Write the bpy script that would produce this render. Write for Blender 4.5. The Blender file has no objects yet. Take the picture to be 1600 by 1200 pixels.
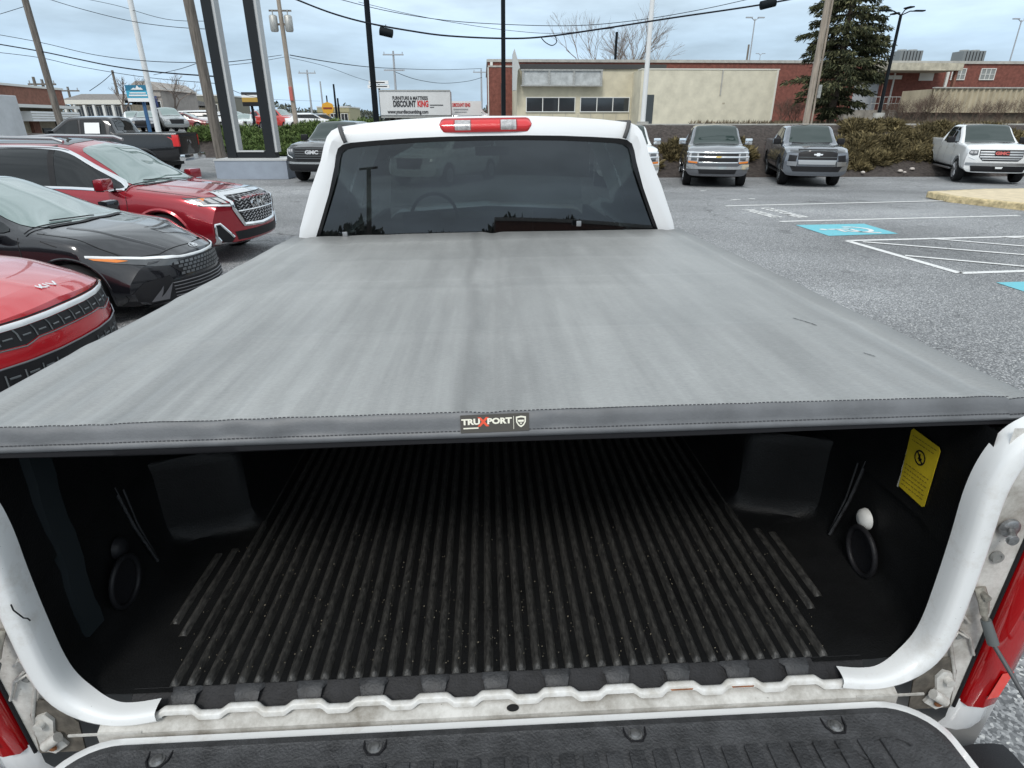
import bpy, bmesh, math, random
import numpy as np
from mathutils import Vector, Matrix
from mathutils.bvhtree import BVHTree
from math import sin, cos, pi, radians as R

C = bpy.context.scene
COL = C.collection
# ------------------------------------------------------------------ camera
H, F, PIT, YAW = 1.87, 940., R(23.57), R(2.51)
cam = bpy.data.cameras.new('camera'); camo = bpy.data.objects.new('camera', cam); COL.objects.link(camo)
camo.location = (0, 0, H); camo.rotation_euler = (R(90) - PIT, 0, -YAW)
cam.sensor_width = 36; cam.lens = F / 1600 * 36; cam.clip_start = .02; cam.clip_end = 4000
C.camera = camo
# ------------------------------------------------------------------ light
SUN_EL, SUN_AZ = R(48), R(200)      # overcast, weak and very soft, from behind left
w = bpy.data.worlds.new("World"); C.world = w; w.use_nodes = True
nt = w.node_tree; N = nt.nodes; L = nt.links
bg = N['Background']; bg.inputs[1].default_value = 1.0
sky = N.new('ShaderNodeTexSky'); sky.sky_type = 'NISHITA'; sky.sun_disc = False
sky.sun_elevation = SUN_EL; sky.sun_rotation = SUN_AZ
sky.air_density = 1.3; sky.dust_density = 2.0
skm = N.new('ShaderNodeMix'); skm.data_type = 'RGBA'; skm.blend_type = 'MULTIPLY'; skm.inputs[0].default_value = 1
L.new(sky.outputs[0], skm.inputs[6]); skm.inputs[7].default_value = (.11, .11, .11, 1)
tc = N.new('ShaderNodeTexCoord'); sp = N.new('ShaderNodeSeparateXYZ'); L.new(tc.outputs['Generated'], sp.inputs[0])
rmp = N.new('ShaderNodeValToRGB'); L.new(sp.outputs[2], rmp.inputs[0])
e = rmp.color_ramp.elements
e[0].position = 0.0; e[0].color = (.39, .54, .69, 1)
e[1].position = .40; e[1].color = (.76, .83, .87, 1)
q = e.new(.10); q.color = (.43, .57, .72, 1)
q = e.new(.19); q.color = (.56, .67, .76, 1)
mp = N.new('ShaderNodeMapping'); mp.inputs['Scale'].default_value = (1.2, 1.2, 5.5); L.new(tc.outputs['Generated'], mp.inputs[0])
nz = N.new('ShaderNodeTexNoise'); nz.inputs['Scale'].default_value = 2.6; nz.inputs['Detail'].default_value = 7; nz.inputs['Roughness'].default_value = .55
L.new(mp.outputs[0], nz.inputs['Vector'])
cr = N.new('ShaderNodeMapRange'); L.new(nz.outputs[0], cr.inputs[0])
for i, v in ((1, .36), (2, .64), (3, .70), (4, 1.14)): cr.inputs[i].default_value = v
cm = N.new('ShaderNodeMix'); cm.data_type = 'RGBA'; cm.blend_type = 'MULTIPLY'; cm.inputs[0].default_value = 1
L.new(rmp.outputs[0], cm.inputs[6]); L.new(cr.outputs[0], cm.inputs[7])
mx = N.new('ShaderNodeMix'); mx.data_type = 'RGBA'; mx.inputs[0].default_value = .88
L.new(skm.outputs[2], mx.inputs[6]); L.new(cm.outputs[2], mx.inputs[7]); L.new(mx.outputs[2], bg.inputs[0])
sun = bpy.data.lights.new('sun', 'SUN'); sun.energy = 1.2; sun.angle = R(16); sun.color = (1, .97, .92)
so = bpy.data.objects.new('sun', sun); COL.objects.link(so)
so.rotation_euler = (R(90) - SUN_EL, 0, pi - SUN_AZ)
so.location = (0, 0, 30)
C.view_settings.view_transform = 'Standard'; C.view_settings.look = 'None'
C.view_settings.exposure = 0.55; C.view_settings.gamma = 1.0

# ------------------------------------------------------------------ helpers
_f = Vector((sin(YAW) * cos(PIT), cos(YAW) * cos(PIT), -sin(PIT)))
_r = Vector((cos(YAW), -sin(YAW), 0)); _u = _r.cross(_f)
def ray(u, v): return _r * ((u - 800) / F) - _u * ((v - 600) / F) + _f
def PZ(u, v, z=0.): d = ray(u, v); t = (z - H) / d.z; return Vector((0, 0, H)) + d * t
def PY(u, v, y): d = ray(u, v); t = y / d.y; return Vector((0, 0, H)) + d * t
def PX(u, v, x): d = ray(u, v); t = x / d.x; return Vector((0, 0, H)) + d * t

def ss(a, b, x):
    t = min(1, max(0, (x - a) / (b - a))); return t * t * (3 - 2 * t)
def toe(x):       # where the bank starts behind the lot
    return 24.3 + 9.5 * ss(4, 10, -x) - 0.02 * max(0, x - 14)
def plateau(x): return 1.62 - .45 * ss(2, 14, -x)
def gz(x, y):
    t = toe(x)
    z = plateau(x) * ss(t, t + 3.6, y)
    if y < t: z += .16 * ss(17, 24, y) * ss(8, 13, -x)
    z -= .07 * ss(-1.5, -4.5, x) * (1 - ss(14, 20, y))
    z -= .12 * ss(15, 21, y) * ss(1, 5, x) * (1 - ss(t, t + 3.6, y))
    return z

MATS = {}
def mat(name, col, rough=.6, metal=0., noise=0., nscale=8., bump=0., bscale=40., spec=.5, coat=0., detail=5., col2=None, dist=.002, aniso=None, coordo='Object', **kw):
    if name in MATS: return MATS[name]
    m = bpy.data.materials.new(name); m.use_nodes = True; MATS[name] = m
    t = m.node_tree; b = t.nodes['Principled BSDF']
    c = (*col, 1) if len(col) == 3 else col
    b.inputs['Base Color'].default_value = c; b.inputs['Roughness'].default_value = rough
    b.inputs['Metallic'].default_value = metal; b.inputs['Specular IOR Level'].default_value = spec
    if coat: b.inputs['Coat Weight'].default_value = coat; b.inputs['Coat Roughness'].default_value = .04
    for k, v in kw.items(): b.inputs[k.replace('_', ' ')].default_value = v
    if noise or bump or col2:
        tc = t.nodes.new('ShaderNodeTexCoord'); mp = t.nodes.new('ShaderNodeMapping'); t.links.new(tc.outputs[coordo], mp.inputs[0])
        if aniso: mp.inputs['Scale'].default_value = aniso
    if noise or col2:
        n = t.nodes.new('ShaderNodeTexNoise'); n.inputs['Scale'].default_value = nscale; n.inputs['Detail'].default_value = detail
        n.inputs['Roughness'].default_value = .62
        t.links.new(mp.outputs[0], n.inputs['Vector'])
        r = t.nodes.new('ShaderNodeValToRGB'); t.links.new(n.outputs[0], r.inputs[0])
        c2 = col2 if col2 else tuple(x * (1 - noise) for x in c[:3])
        r.color_ramp.elements[0].position = .33; r.color_ramp.elements[0].color = (*c2, 1)
        r.color_ramp.elements[1].position = .66; r.color_ramp.elements[1].color = c if col2 else (*[min(1, x * (1 + noise * .6)) for x in c[:3]], 1)
        t.links.new(r.outputs[0], b.inputs['Base Color'])
    if bump:
        n2 = t.nodes.new('ShaderNodeTexNoise'); n2.inputs['Scale'].default_value = bscale; n2.inputs['Detail'].default_value = 4
        t.links.new(mp.outputs[0], n2.inputs['Vector'])
        bp = t.nodes.new('ShaderNodeBump'); bp.inputs['Strength'].default_value = bump; bp.inputs['Distance'].default_value = dist
        t.links.new(n2.outputs[0], bp.inputs['Height']); t.links.new(bp.outputs[0], b.inputs['Normal'])
    return m

class MB:
    def __init__(s): s.v = []; s.f = []; s.mi = []
    def add(s, vs, fs, mi=0):
        o = len(s.v); s.v += [tuple(v) for v in vs]; s.f += [tuple(i + o for i in f) for f in fs]; s.mi += [mi] * len(fs); return s
    def box(s, c, d, rot=None, mi=0, bev=0.):
        x, y, z = [k / 2 for k in d]
        if bev > 0:
            b = min(bev, x * .9, y * .9, z * .9); bm = bmesh.new(); bmesh.ops.create_cube(bm, size=1)
            for v in bm.verts: v.co = Vector((v.co.x * 2 * x, v.co.y * 2 * y, v.co.z * 2 * z))
            bmesh.ops.bevel(bm, geom=bm.edges[:], offset=b, segments=2, affect='EDGES', profile=.7)
            bm.verts.index_update(); vs = [v.co.copy() for v in bm.verts]; fs = [[v.index for v in f.verts] for f in bm.faces]; bm.free()
        else:
            vs = [Vector((i * x, j * y, k * z)) for i in (-1, 1) for j in (-1, 1) for k in (-1, 1)]
            fs = [(0, 1, 3, 2), (4, 6, 7, 5), (0, 4, 5, 1), (2, 3, 7, 6), (0, 2, 6, 4), (1, 5, 7, 3)]
        if rot is not None:
            if not isinstance(rot, Matrix):
                from mathutils import Euler
                rot = Euler(rot).to_matrix()
            vs = [rot @ v for v in vs]
        c = Vector(c); return s.add([v + c for v in vs], fs, mi)
    def tube(s, pts, r, n=8, cap=True, mi=0, flat=1.):
        pts = [Vector(p) for p in pts]; rs = r if isinstance(r, (list, tuple)) else [r] * len(pts)
        up = Vector((0, 0, 1)); vs = []; fs = []; prev = None
        for i, p in enumerate(pts):
            t = (pts[min(i + 1, len(pts) - 1)] - pts[max(i - 1, 0)]).normalized()
            if prev is None:
                a = t.cross(up)
                if a.length < .05: a = t.cross(Vector((1, 0, 0)))
            else: a = prev - t * prev.dot(t)
            a.normalize(); prev = a; b = t.cross(a)
            for k in range(n):
                th = 2 * pi * k / n; vs.append(p + (a * cos(th) + b * sin(th) * flat) * rs[i])
        for i in range(len(pts) - 1):
            for k in range(n): fs.append((i * n + k, i * n + (k + 1) % n, (i + 1) * n + (k + 1) % n, (i + 1) * n + k))
        if cap: fs.append(tuple(range(n))[::-1]); fs.append(tuple((len(pts) - 1) * n + k for k in range(n)))
        return s.add(vs, fs, mi)
    def cyl(s, a, b, r, n=16, mi=0, r2=None): return s.tube([a, b], [r, r if r2 is None else r2], n, True, mi)
    def lathe(s, prof, n=24, o=(0, 0, 0), axis='Z', mi=0, closed=False):
        o = Vector(o); vs = []; fs = []; m = len(prof)
        for k in range(n):
            th = 2 * pi * k / n
            for r, h in prof:
                p = (r * cos(th), r * sin(th), h)
                if axis == 'Y': p = (p[0], h, p[1])
                if axis == 'X': p = (h, p[0], p[1])
                vs.append(Vector(p) + o)
        for k in range(n):
            for i in range(m - 1 + (1 if closed else 0)):
                j = (i + 1) % m; fs.append((k * m + i, ((k + 1) % n) * m + i, ((k + 1) % n) * m + j, k * m + j))
        return s.add(vs, fs, mi)
    def prism(s, poly, fn, d, mi=0):
        """poly: 2-D outline, fn maps (a,b,depth)->xyz"""
        n = len(poly); vs = [fn(a, b, 0) for a, b in poly] + [fn(a, b, d) for a, b in poly]
        fs = [tuple(range(n))[::-1], tuple(range(n, 2 * n))] + [(i, (i + 1) % n, n + (i + 1) % n, n + i) for i in range(n)]
        return s.add(vs, fs, mi)
    def grid(s, P, mi=0, close=False):
        a = len(P); b = len(P[0]); vs = [p for row in P for p in row]
        fs = [(i * b + j, i * b + j + 1, (i + 1) * b + j + 1, (i + 1) * b + j) for i in range(a - 1) for j in range(b - 1)]
        return s.add(vs, fs, mi)
    def build(s, name, m, parent=None, smooth=None, fixn=True, merge=0.):
        me = bpy.data.meshes.new(name); me.from_pydata([tuple(v) for v in s.v], [], s.f)
        ms = m if isinstance(m, (list, tuple)) else [m]
        for q in ms: me.materials.append(q)
        if len(ms) > 1: me.polygons.foreach_set('material_index', s.mi)
        if fixn or merge:
            bm = bmesh.new(); bm.from_mesh(me)
            if merge: bmesh.ops.remove_doubles(bm, verts=bm.verts, dist=merge)
            if fixn: bmesh.ops.recalc_face_normals(bm, faces=bm.faces)
            bm.to_mesh(me); bm.free()
        return link(name, me, parent, smooth)
def link(name, me, parent=None, smooth=None):
    if smooth is not None:
        me.polygons.foreach_set('use_smooth', [True] * len(me.polygons))
        if smooth < 180: me.set_sharp_from_angle(angle=R(smooth))
    me.update()
    o = bpy.data.objects.new(name, me); COL.objects.link(o)
    if parent: o.parent = parent
    return o
def tag(o, label=None, cat=None, group=None, kind=None):
    if label: o['label'] = label
    if cat: o['category'] = cat
    if group: o['group'] = group
    if kind: o['kind'] = kind
    return o
def empty(name, loc, label, cat, group=None, rot=(0, 0, 0)):
    o = bpy.data.objects.new(name, None); COL.objects.link(o); o.location = loc; o.rotation_euler = rot; o.empty_display_size = .1
    return tag(o, label, cat, group)
def copy_tree(o, parent=None):
    c = o.copy(); COL.objects.link(c)
    if parent: c.parent = parent
    for ch in list(o.children): copy_tree(ch, c)
    return c
def text_mesh(txt, size=1., bold=0., ext=0., align='CENTER', shear=0., sx=1.):
    cu = bpy.data.curves.new('lettering', 'FONT'); cu.body = txt; cu.size = size; cu.align_x = align; cu.align_y = 'CENTER'
    cu.offset = bold; cu.extrude = ext; cu.shear = shear; cu.resolution_u = 3
    o = bpy.data.objects.new('lettering', cu); COL.objects.link(o); bpy.context.view_layer.update()
    me = bpy.data.meshes.new_from_object(o); vs = [Vector((v.co.x * sx, v.co.y, v.co.z)) for v in me.vertices]; fs = [tuple(p.vertices) for p in me.polygons]
    bpy.data.objects.remove(o); bpy.data.curves.remove(cu); bpy.data.meshes.remove(me)
    return vs, fs
def text_on(name, txt, size, m, parent, fn, bold=0., ext=.0, shear=0., align='CENTER', sx=1.):
    vs, fs = text_mesh(txt, size, bold, ext, align, shear, sx)
    mb = MB(); mb.add([fn(v.x, v.y, v.z) for v in vs], fs); return mb.build(name, m, parent, fixn=False)
def plane_fn(o, ex, ey):
    o = Vector(o); ex = Vector(ex).normalized(); ey = Vector(ey).normalized(); n = ex.cross(ey)
    return lambda a, b, c=0.: o + ex * a + ey * b + n * c
def interp(keys):
    xs = [k[0] for k in keys]; ys = [k[1] for k in keys]
    if xs[0] > xs[-1]: xs = xs[::-1]; ys = ys[::-1]
    xs = np.array(xs, float); ys = np.array(ys, float); n = len(xs)
    if n == 1: return lambda x: ys[0]
    h = np.diff(xs); d = np.diff(ys) / h; m = np.zeros(n)
    for i in range(1, n - 1):
        if d[i - 1] * d[i] > 0:
            w1 = 2 * h[i] + h[i - 1]; w2 = h[i] + 2 * h[i - 1]; m[i] = (w1 + w2) / (w1 / d[i - 1] + w2 / d[i])
    m[0] = d[0]; m[-1] = d[-1]
    def f(x):
        if x <= xs[0]: return ys[0]
        if x >= xs[-1]: return ys[-1]
        i = int(np.searchsorted(xs, x) - 1); t = (x - xs[i]) / h[i]
        return ((2 * t**3 - 3 * t**2 + 1) * ys[i] + (t**3 - 2 * t**2 + t) * h[i] * m[i] + (-2 * t**3 + 3 * t**2) * ys[i + 1] + (t**3 - t**2) * h[i] * m[i + 1])
    return f
def spline(pts, n=6, closed=False):
    """Catmull-Rom through points of any dimension"""
    P = [np.array(p, float) for p in pts]; out = []; m = len(P)
    rng = range(m if closed else m - 1)
    for i in rng:
        if closed: a, b, c, d = P[(i - 1) % m], P[i], P[(i + 1) % m], P[(i + 2) % m]
        else: a, b, c, d = P[max(i - 1, 0)], P[i], P[i + 1], P[min(i + 2, m - 1)]
        for k in range(n):
            t = k / n; out.append(.5 * ((2 * b) + (c - a) * t + (2 * a - 5 * b + 4 * c - d) * t * t + (3 * b - a - 3 * c + d) * t**3))
    if not closed: out.append(P[-1])
    return [tuple(float(x) for x in p) for p in out]

black = mat('black_plastic', (.014, .014, .016), .5, bump=.3, bscale=300, spec=.25)
rubber = mat('rubber', (.016, .016, .017), .8, spec=.2, noise=.3, nscale=30)
chrome = mat('chrome', (.78, .79, .8), .12, 1.)
satin = mat('satin_metal', (.45, .45, .46), .35, 1.)
steel = mat('galvanised_steel', (.42, .42, .40), .5, .6, noise=.25, nscale=12)
concrete = mat('concrete', (.42, .41, .38), .9, noise=.25, nscale=3, bump=.4, bscale=60)
white_paint = mat('white_paint', (.78, .79, .79), .5)
lens_red = mat('red_lens', (.35, .004, .006), .12, coat=1.)
lens_red_bright = mat('bright_red_lens', (.62, .02, .022), .25, coat=.5, bump=.5, bscale=220, dist=.003)
lens_clear = mat('clear_lens', (.50, .49, .49), .15, .3, coat=.6, noise=.45, nscale=70)
lens_amber = mat('amber_lens', (.75, .22, .03), .2, coat=.5)
lens_dark = mat('dark_lens', (.06, .065, .07), .08, coat=1.)
# ------------------------------------------------------------------ ground and setting
def asphalt():
    m = bpy.data.materials.new('asphalt'); m.use_nodes = True; t = m.node_tree; b = t.nodes['Principled BSDF']
    N = t.nodes; L = t.links
    tc = N.new('ShaderNodeTexCoord')
    v = N.new('ShaderNodeTexVoronoi'); v.inputs['Scale'].default_value = 90; L.new(tc.outputs['Object'], v.inputs[0])
    rv = N.new('ShaderNodeValToRGB'); L.new(v.outputs['Color'], rv.inputs[0])
    rv.color_ramp.elements[0].position = .25; rv.color_ramp.elements[0].color = (.105, .109, .114, 1)
    rv.color_ramp.elements[1].position = .8; rv.color_ramp.elements[1].color = (.36, .365, .37, 1)
    q = rv.color_ramp.elements.new(.93); q.color = (.58, .58, .56, 1)
    q = rv.color_ramp.elements.new(.6); q.color = (.22, .226, .233, 1)
    n = N.new('ShaderNodeTexNoise'); n.inputs['Scale'].default_value = .35; n.inputs['Detail'].default_value = 8; L.new(tc.outputs['Object'], n.inputs[0])
    mr = N.new('ShaderNodeMapRange'); L.new(n.outputs[0], mr.inputs[0])
    for i, x in ((1, .3), (2, .7), (3, .72), (4, 1.25)): mr.inputs[i].default_value = x
    mm = N.new('ShaderNodeMix'); mm.data_type = 'RGBA'; mm.blend_type = 'MULTIPLY'; mm.inputs[0].default_value = 1
    L.new(rv.outputs[0], mm.inputs[6]); L.new(mr.outputs[0], mm.inputs[7]); 
    # worn tyre lanes running across the lot
    mp = N.new('ShaderNodeMapping'); mp.inputs['Scale'].default_value = (.03, .42, 1); mp.inputs['Rotation'].default_value = (0, 0, R(-4)); L.new(tc.outputs['Object'], mp.inputs[0])
    n3 = N.new('ShaderNodeTexNoise'); n3.inputs['Scale'].default_value = 1.; n3.inputs['Detail'].default_value = 3; L.new(mp.outputs[0], n3.inputs[0])
    mr3 = N.new('ShaderNodeMapRange'); L.new(n3.outputs[0], mr3.inputs[0])
    for i, x in ((1, .35), (2, .65), (3, .86), (4, 1.2)): mr3.inputs[i].default_value = x
    m3 = N.new('ShaderNodeMix'); m3.data_type = 'RGBA'; m3.blend_type = 'MULTIPLY'; m3.inputs[0].default_value = 1
    L.new(mm.outputs[2], m3.inputs[6]); L.new(mr3.outputs[0], m3.inputs[7]); 
    # oil drips and older darker repairs
    n5 = N.new('ShaderNodeTexNoise'); n5.inputs['Scale'].default_value = 1.5; n5.inputs['Detail'].default_value = 6; L.new(tc.outputs['Object'], n5.inputs[0])
    m5 = N.new('ShaderNodeMapRange'); L.new(n5.outputs[0], m5.inputs[0])
    for i, x in ((1, .27), (2, .37), (3, .62), (4, 1.)): m5.inputs[i].default_value = x
    v2 = N.new('ShaderNodeTexVoronoi'); v2.feature = 'DISTANCE_TO_EDGE'; v2.inputs['Scale'].default_value = .13
    wn = N.new('ShaderNodeVectorMath'); wn.operation = 'MULTIPLY_ADD'; wn.inputs[1].default_value = (1.6, 1.6, 0); L.new(n5.outputs['Color'], wn.inputs[0]); L.new(tc.outputs['Object'], wn.inputs[2]); L.new(wn.outputs[0], v2.inputs[0])
    m6 = N.new('ShaderNodeMapRange'); L.new(v2.outputs['Distance'], m6.inputs[0])
    for i, x in ((1, .0008), (2, .0022), (3, .45), (4, 1.)): m6.inputs[i].default_value = x
    mu = N.new('ShaderNodeMath'); mu.operation = 'MULTIPLY'; L.new(m5.outputs[0], mu.inputs[0]); L.new(m6.outputs[0], mu.inputs[1])
    m7 = N.new('ShaderNodeMix'); m7.data_type = 'RGBA'; m7.blend_type = 'MULTIPLY'; m7.inputs[0].default_value = 1; L.new(m3.outputs[2], m7.inputs[6]); L.new(mu.outputs[0], m7.inputs[7]); L.new(m7.outputs[2], b.inputs['Base Color'])
    n2 = N.new('ShaderNodeTexNoise'); n2.inputs['Scale'].default_value = 70; n2.inputs['Detail'].default_value = 3; L.new(tc.outputs['Object'], n2.inputs[0])
    bp = N.new('ShaderNodeBump'); bp.inputs['Strength'].default_value = .7; bp.inputs['Distance'].default_value = .006; L.new(n2.outputs[0], bp.inputs['Height'])
    L.new(bp.outputs[0], b.inputs['Normal']); b.inputs['Roughness'].default_value = .8
    return m
asph = asphalt()
mulch = mat('mulch', (.085, .070, .062), .95, col2=(.028, .022, .02), nscale=9, detail=10, bump=1., bscale=25, dist=.05)
def axis_(a):
    return sorted(set([round(v, 3) for v in a]))
xs = axis_(list(np.linspace(-60, 60, 121)) + [-3000, -1500, -700, -350, -180, -110, -80, 80, 110, 180, 350, 700, 1500, 3000])
ys = axis_([-3000, -1200, -500, -200, -90, -40, -20, -10, 0, 5, 10, 15, 17] + list(np.linspace(18, 40, 67)) + [42, 46, 52, 60, 75, 100, 150, 250, 500, 1000, 1800, 3500])
mb = MB(); mb.grid([[(x, y, gz(x, y)) for x in xs] for y in ys])
tag(mb.build('ground', asph, smooth=180, fixn=False), kind='structure')
# planted bank of dark mulch on the slope
mb = MB(); rows = []
for k in range(0, 22):
    row = []
    for x in np.linspace(-34, 48, 240):
        t0 = toe(x); y = t0 - .1 + k / 21 * 3.75
        bm_ = .06 * sin(x * 3.1 + k) * sin(k * .9 + x * 1.7) * (1 if 0 < k < 20 else 0)
        row.append((x, y, gz(x, y) + .11 + bm_ + (0 if 0 < k else -.14)))
    rows.append(row)
mb.grid(rows); tag(mb.build('planting_bank', mulch, smooth=180, fixn=False), kind='structure')
# kerb along the top of the bank on the right, with the street behind
mb = MB(); rows = []
for x in np.linspace(2.5, 60, 40):
    y = toe(x) + 3.72; z = gz(x, y)
    rows.append([(x, y, z), (x, y, z + .15), (x, y + .22, z + .16), (x, y + .22, z)])
mb.grid(rows); tag(mb.build('kerb', concrete, fixn=True), kind='structure')
street_m = mat('street_asphalt', (.30, .30, .30), .9, noise=.2, nscale=.6)
mb = MB()
mb.grid([[(x, y, gz(x, y) + .008) for x in np.linspace(-60, 3, 40)] for y in np.linspace(44, 52, 3)])
tag(mb.build('street', street_m, fixn=False), kind='structure')

def line_quad(mb, a, b, wd, z=.006):
    a = Vector((a[0], a[1], 0)); b = Vector((b[0], b[1], 0)); d = (b - a).normalized(); n = Vector((-d.y, d.x, 0)) * wd / 2
    k = max(1, int((b - a).length / .5)); rws = []
    for i in range(k + 1):
        p = a + (b - a) * i / k; rws.append([(p.x - n.x, p.y - n.y, z), (p.x + n.x, p.y + n.y, z)])
    mb.grid(rws)
def worn(name, c, amt=.45):
    """road paint worn through to the asphalt in specks"""
    m = bpy.data.materials.new(name); m.use_nodes = True; t = m.node_tree; b = t.nodes['Principled BSDF']; N = t.nodes; L = t.links
    tc = N.new('ShaderNodeTexCoord'); n = N.new('ShaderNodeTexNoise'); n.inputs['Scale'].default_value = 26; n.inputs['Detail'].default_value = 8; n.inputs['Roughness'].default_value = .7
    L.new(tc.outputs['Object'], n.inputs[0]); r = N.new('ShaderNodeValToRGB'); L.new(n.outputs[0], r.inputs[0])
    r.color_ramp.elements[0].position = amt - .06; r.color_ramp.elements[0].color = (.16, .165, .17, 1)
    r.color_ramp.elements[1].position = amt; r.color_ramp.elements[1].color = (*c, 1)
    L.new(r.outputs[0], b.inputs['Base Color']); b.inputs['Roughness'].default_value = .7
    return m
linepaint = worn('white_line_paint', (.70, .70, .69), .43)
bluepaint = worn('blue_line_paint', (.14, .47, .55), .40)
def px2(u, v): p = PZ(u, v, 0); return (p.x, p.y)
mb = MB(); line_quad(mb, px2(1134, 322), px2(1474, 314), .11); tag(mb.build('bay_line', linepaint, fixn=False), kind='structure')
mb = MB(); line_quad(mb, px2(1218, 346.5), px2(1592, 337), .11); tag(mb.build('bay_line', linepaint, fixn=False), kind='structure')
mb = MB()
K = {'a': (6.17, 10.12), 'b': (6.36, 7.73), 'c': (13.5, 8.7), 'd': (13.5, 11.25)}
line_quad(mb, K['a'], K['b'], .12); line_quad(mb, (6.37, 7.73), (13, 8.3), .11); line_quad(mb, (6.17, 10.14), px2(1610, 369.5), .11)
for (a, b_) in ((px2(1348, 378.5), px2(1640, 402)), (px2(1414, 400), px2(1640, 420.5)), (px2(1450, 373), px2(1640, 388.5)), (px2(1565, 370.5), px2(1640, 376))):
    line_quad(mb, a, b_, .09, .0095)
tag(mb.build('hatched_bay_marking', linepaint, fixn=False), kind='structure')
def sheet(poly, z=.006):
    mb = MB(); mb.add([(p[0], p[1], z) for p in poly], [tuple(range(len(poly)))]); return mb
tag(sheet([px2(1243, 352), px2(1295, 369), px2(1403, 365.5), px2(1350, 350)]).build('blue_bay_marking', bluepaint, fixn=False), kind='structure')
tag(sheet([px2(1556, 442), (6.42, 5.9), (7.95, 6.0), (7.98, 7.32)]).build('blue_bay_marking', bluepaint, fixn=False), kind='structure')
# wheelchair symbol in the first blue square (drawn sideways as it lies in the bay)
def wheelchair(cx, cy, s):
    mb = MB(); z = .0105
    def ringarc(c, r0, r1, a0, a1, n=20):
        rw = []
        for i in range(n + 1):
            a = R(a0 + (a1 - a0) * i / n); rw.append([(c[0] + r0 * cos(a), c[1] + r0 * sin(a), z), (c[0] + r1 * cos(a), c[1] + r1 * sin(a), z)])
        mb.grid(rw)
    ringarc((cx + .12 * s, cy), .22 * s, .30 * s, -150, 110)
    mb.add([(cx - .45 * s + .07 * s * cos(a), cy + .02 + .07 * s * sin(a), z) for a in np.linspace(0, 2 * pi, 13)[:-1]], [tuple(range(12))])
    for a, b_ in (((-.36, .02), (.05, .04)), ((-.2, .02), (-.18, -.25)), ((.05, .04), (.08, -.28)), ((.08, -.28), (.38, -.36))):
        line_quad(mb, (cx + a[0] * s, cy + a[1] * s), (cx + b_[0] * s, cy + b_[1] * s), .075 * s, z)
    return mb
tag(wheelchair(6.83, 11.25, 1.05).build('wheelchair_symbol', linepaint, fixn=False), kind='structure')
# two lines of stencilled words in the bay behind it, read from the driving lane
fnp = plane_fn((6.1, 13.45, .0068), (.12, 1, 0), (-1, .12, 0))
def word_rows():
    for txt, x, y, k in (('CUSTOMER', 6.66, 13.6, .385), ('PARKING', 6.12, 13.5, .385)):
        tag(text_on('stencilled_words', txt, k, linepaint, None, plane_fn((x, y, .0068), (.10, -1, 0), (1, .10, 0)), bold=.014, sx=.80), kind='structure')
word_rows()
# old paint flecks
mb = MB(); random.seed(5)
for (u, v) in ((1145, 313), (1152, 312), (1175, 311), (745, 330), (1098, 298)):
    p = px2(u, v); mb.add([(p[0] + .12 * cos(a) * random.uniform(.5, 1.3), p[1] + .05 * sin(a) * random.uniform(.5, 1.4), .006) for a in np.linspace(0, 2 * pi, 8)[:-1]], [tuple(range(7))])
tag(mb.build('paint_flecks', linepaint, fixn=False), kind='structure')
# raised island with yellow painted kerb
yel = mat('yellow_kerb_paint', (.58, .47, .27), .8, noise=.5, nscale=9, bump=.5, bscale=50)
tan = mat('tan_concrete', (.62, .52, .36), .9, noise=.15, nscale=5, bump=.3, bscale=80)
isl = [(11.72, 15.3), (12.3, 13.75), (13.0, 13.3), (20, 12.4), (22, 17.3), (14, 17.0), (11.9, 16.4)]
mb = MB(); c0 = Vector((16, 15, 0)); n = len(isl)
def ring_(o, z): return [(p[0] + (c0.x - p[0]) * o, p[1] + (c0.y - p[1]) * o, z) for p in isl]
mb.add(ring_(0, 0) + ring_(0.002, .13) + ring_(.006, .15) + ring_(.05, .152), [(k * n + i, k * n + (i + 1) % n, (k + 1) * n + (i + 1) % n, (k + 1) * n + i) for k in range(3) for i in range(n)])
tag(mb.build('island_kerb', yel), kind='structure')
tag(sheet([p[:2] for p in ring_(.05, 0)], .151).build('island_pavement', tan, fixn=False), kind='structure')
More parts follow.
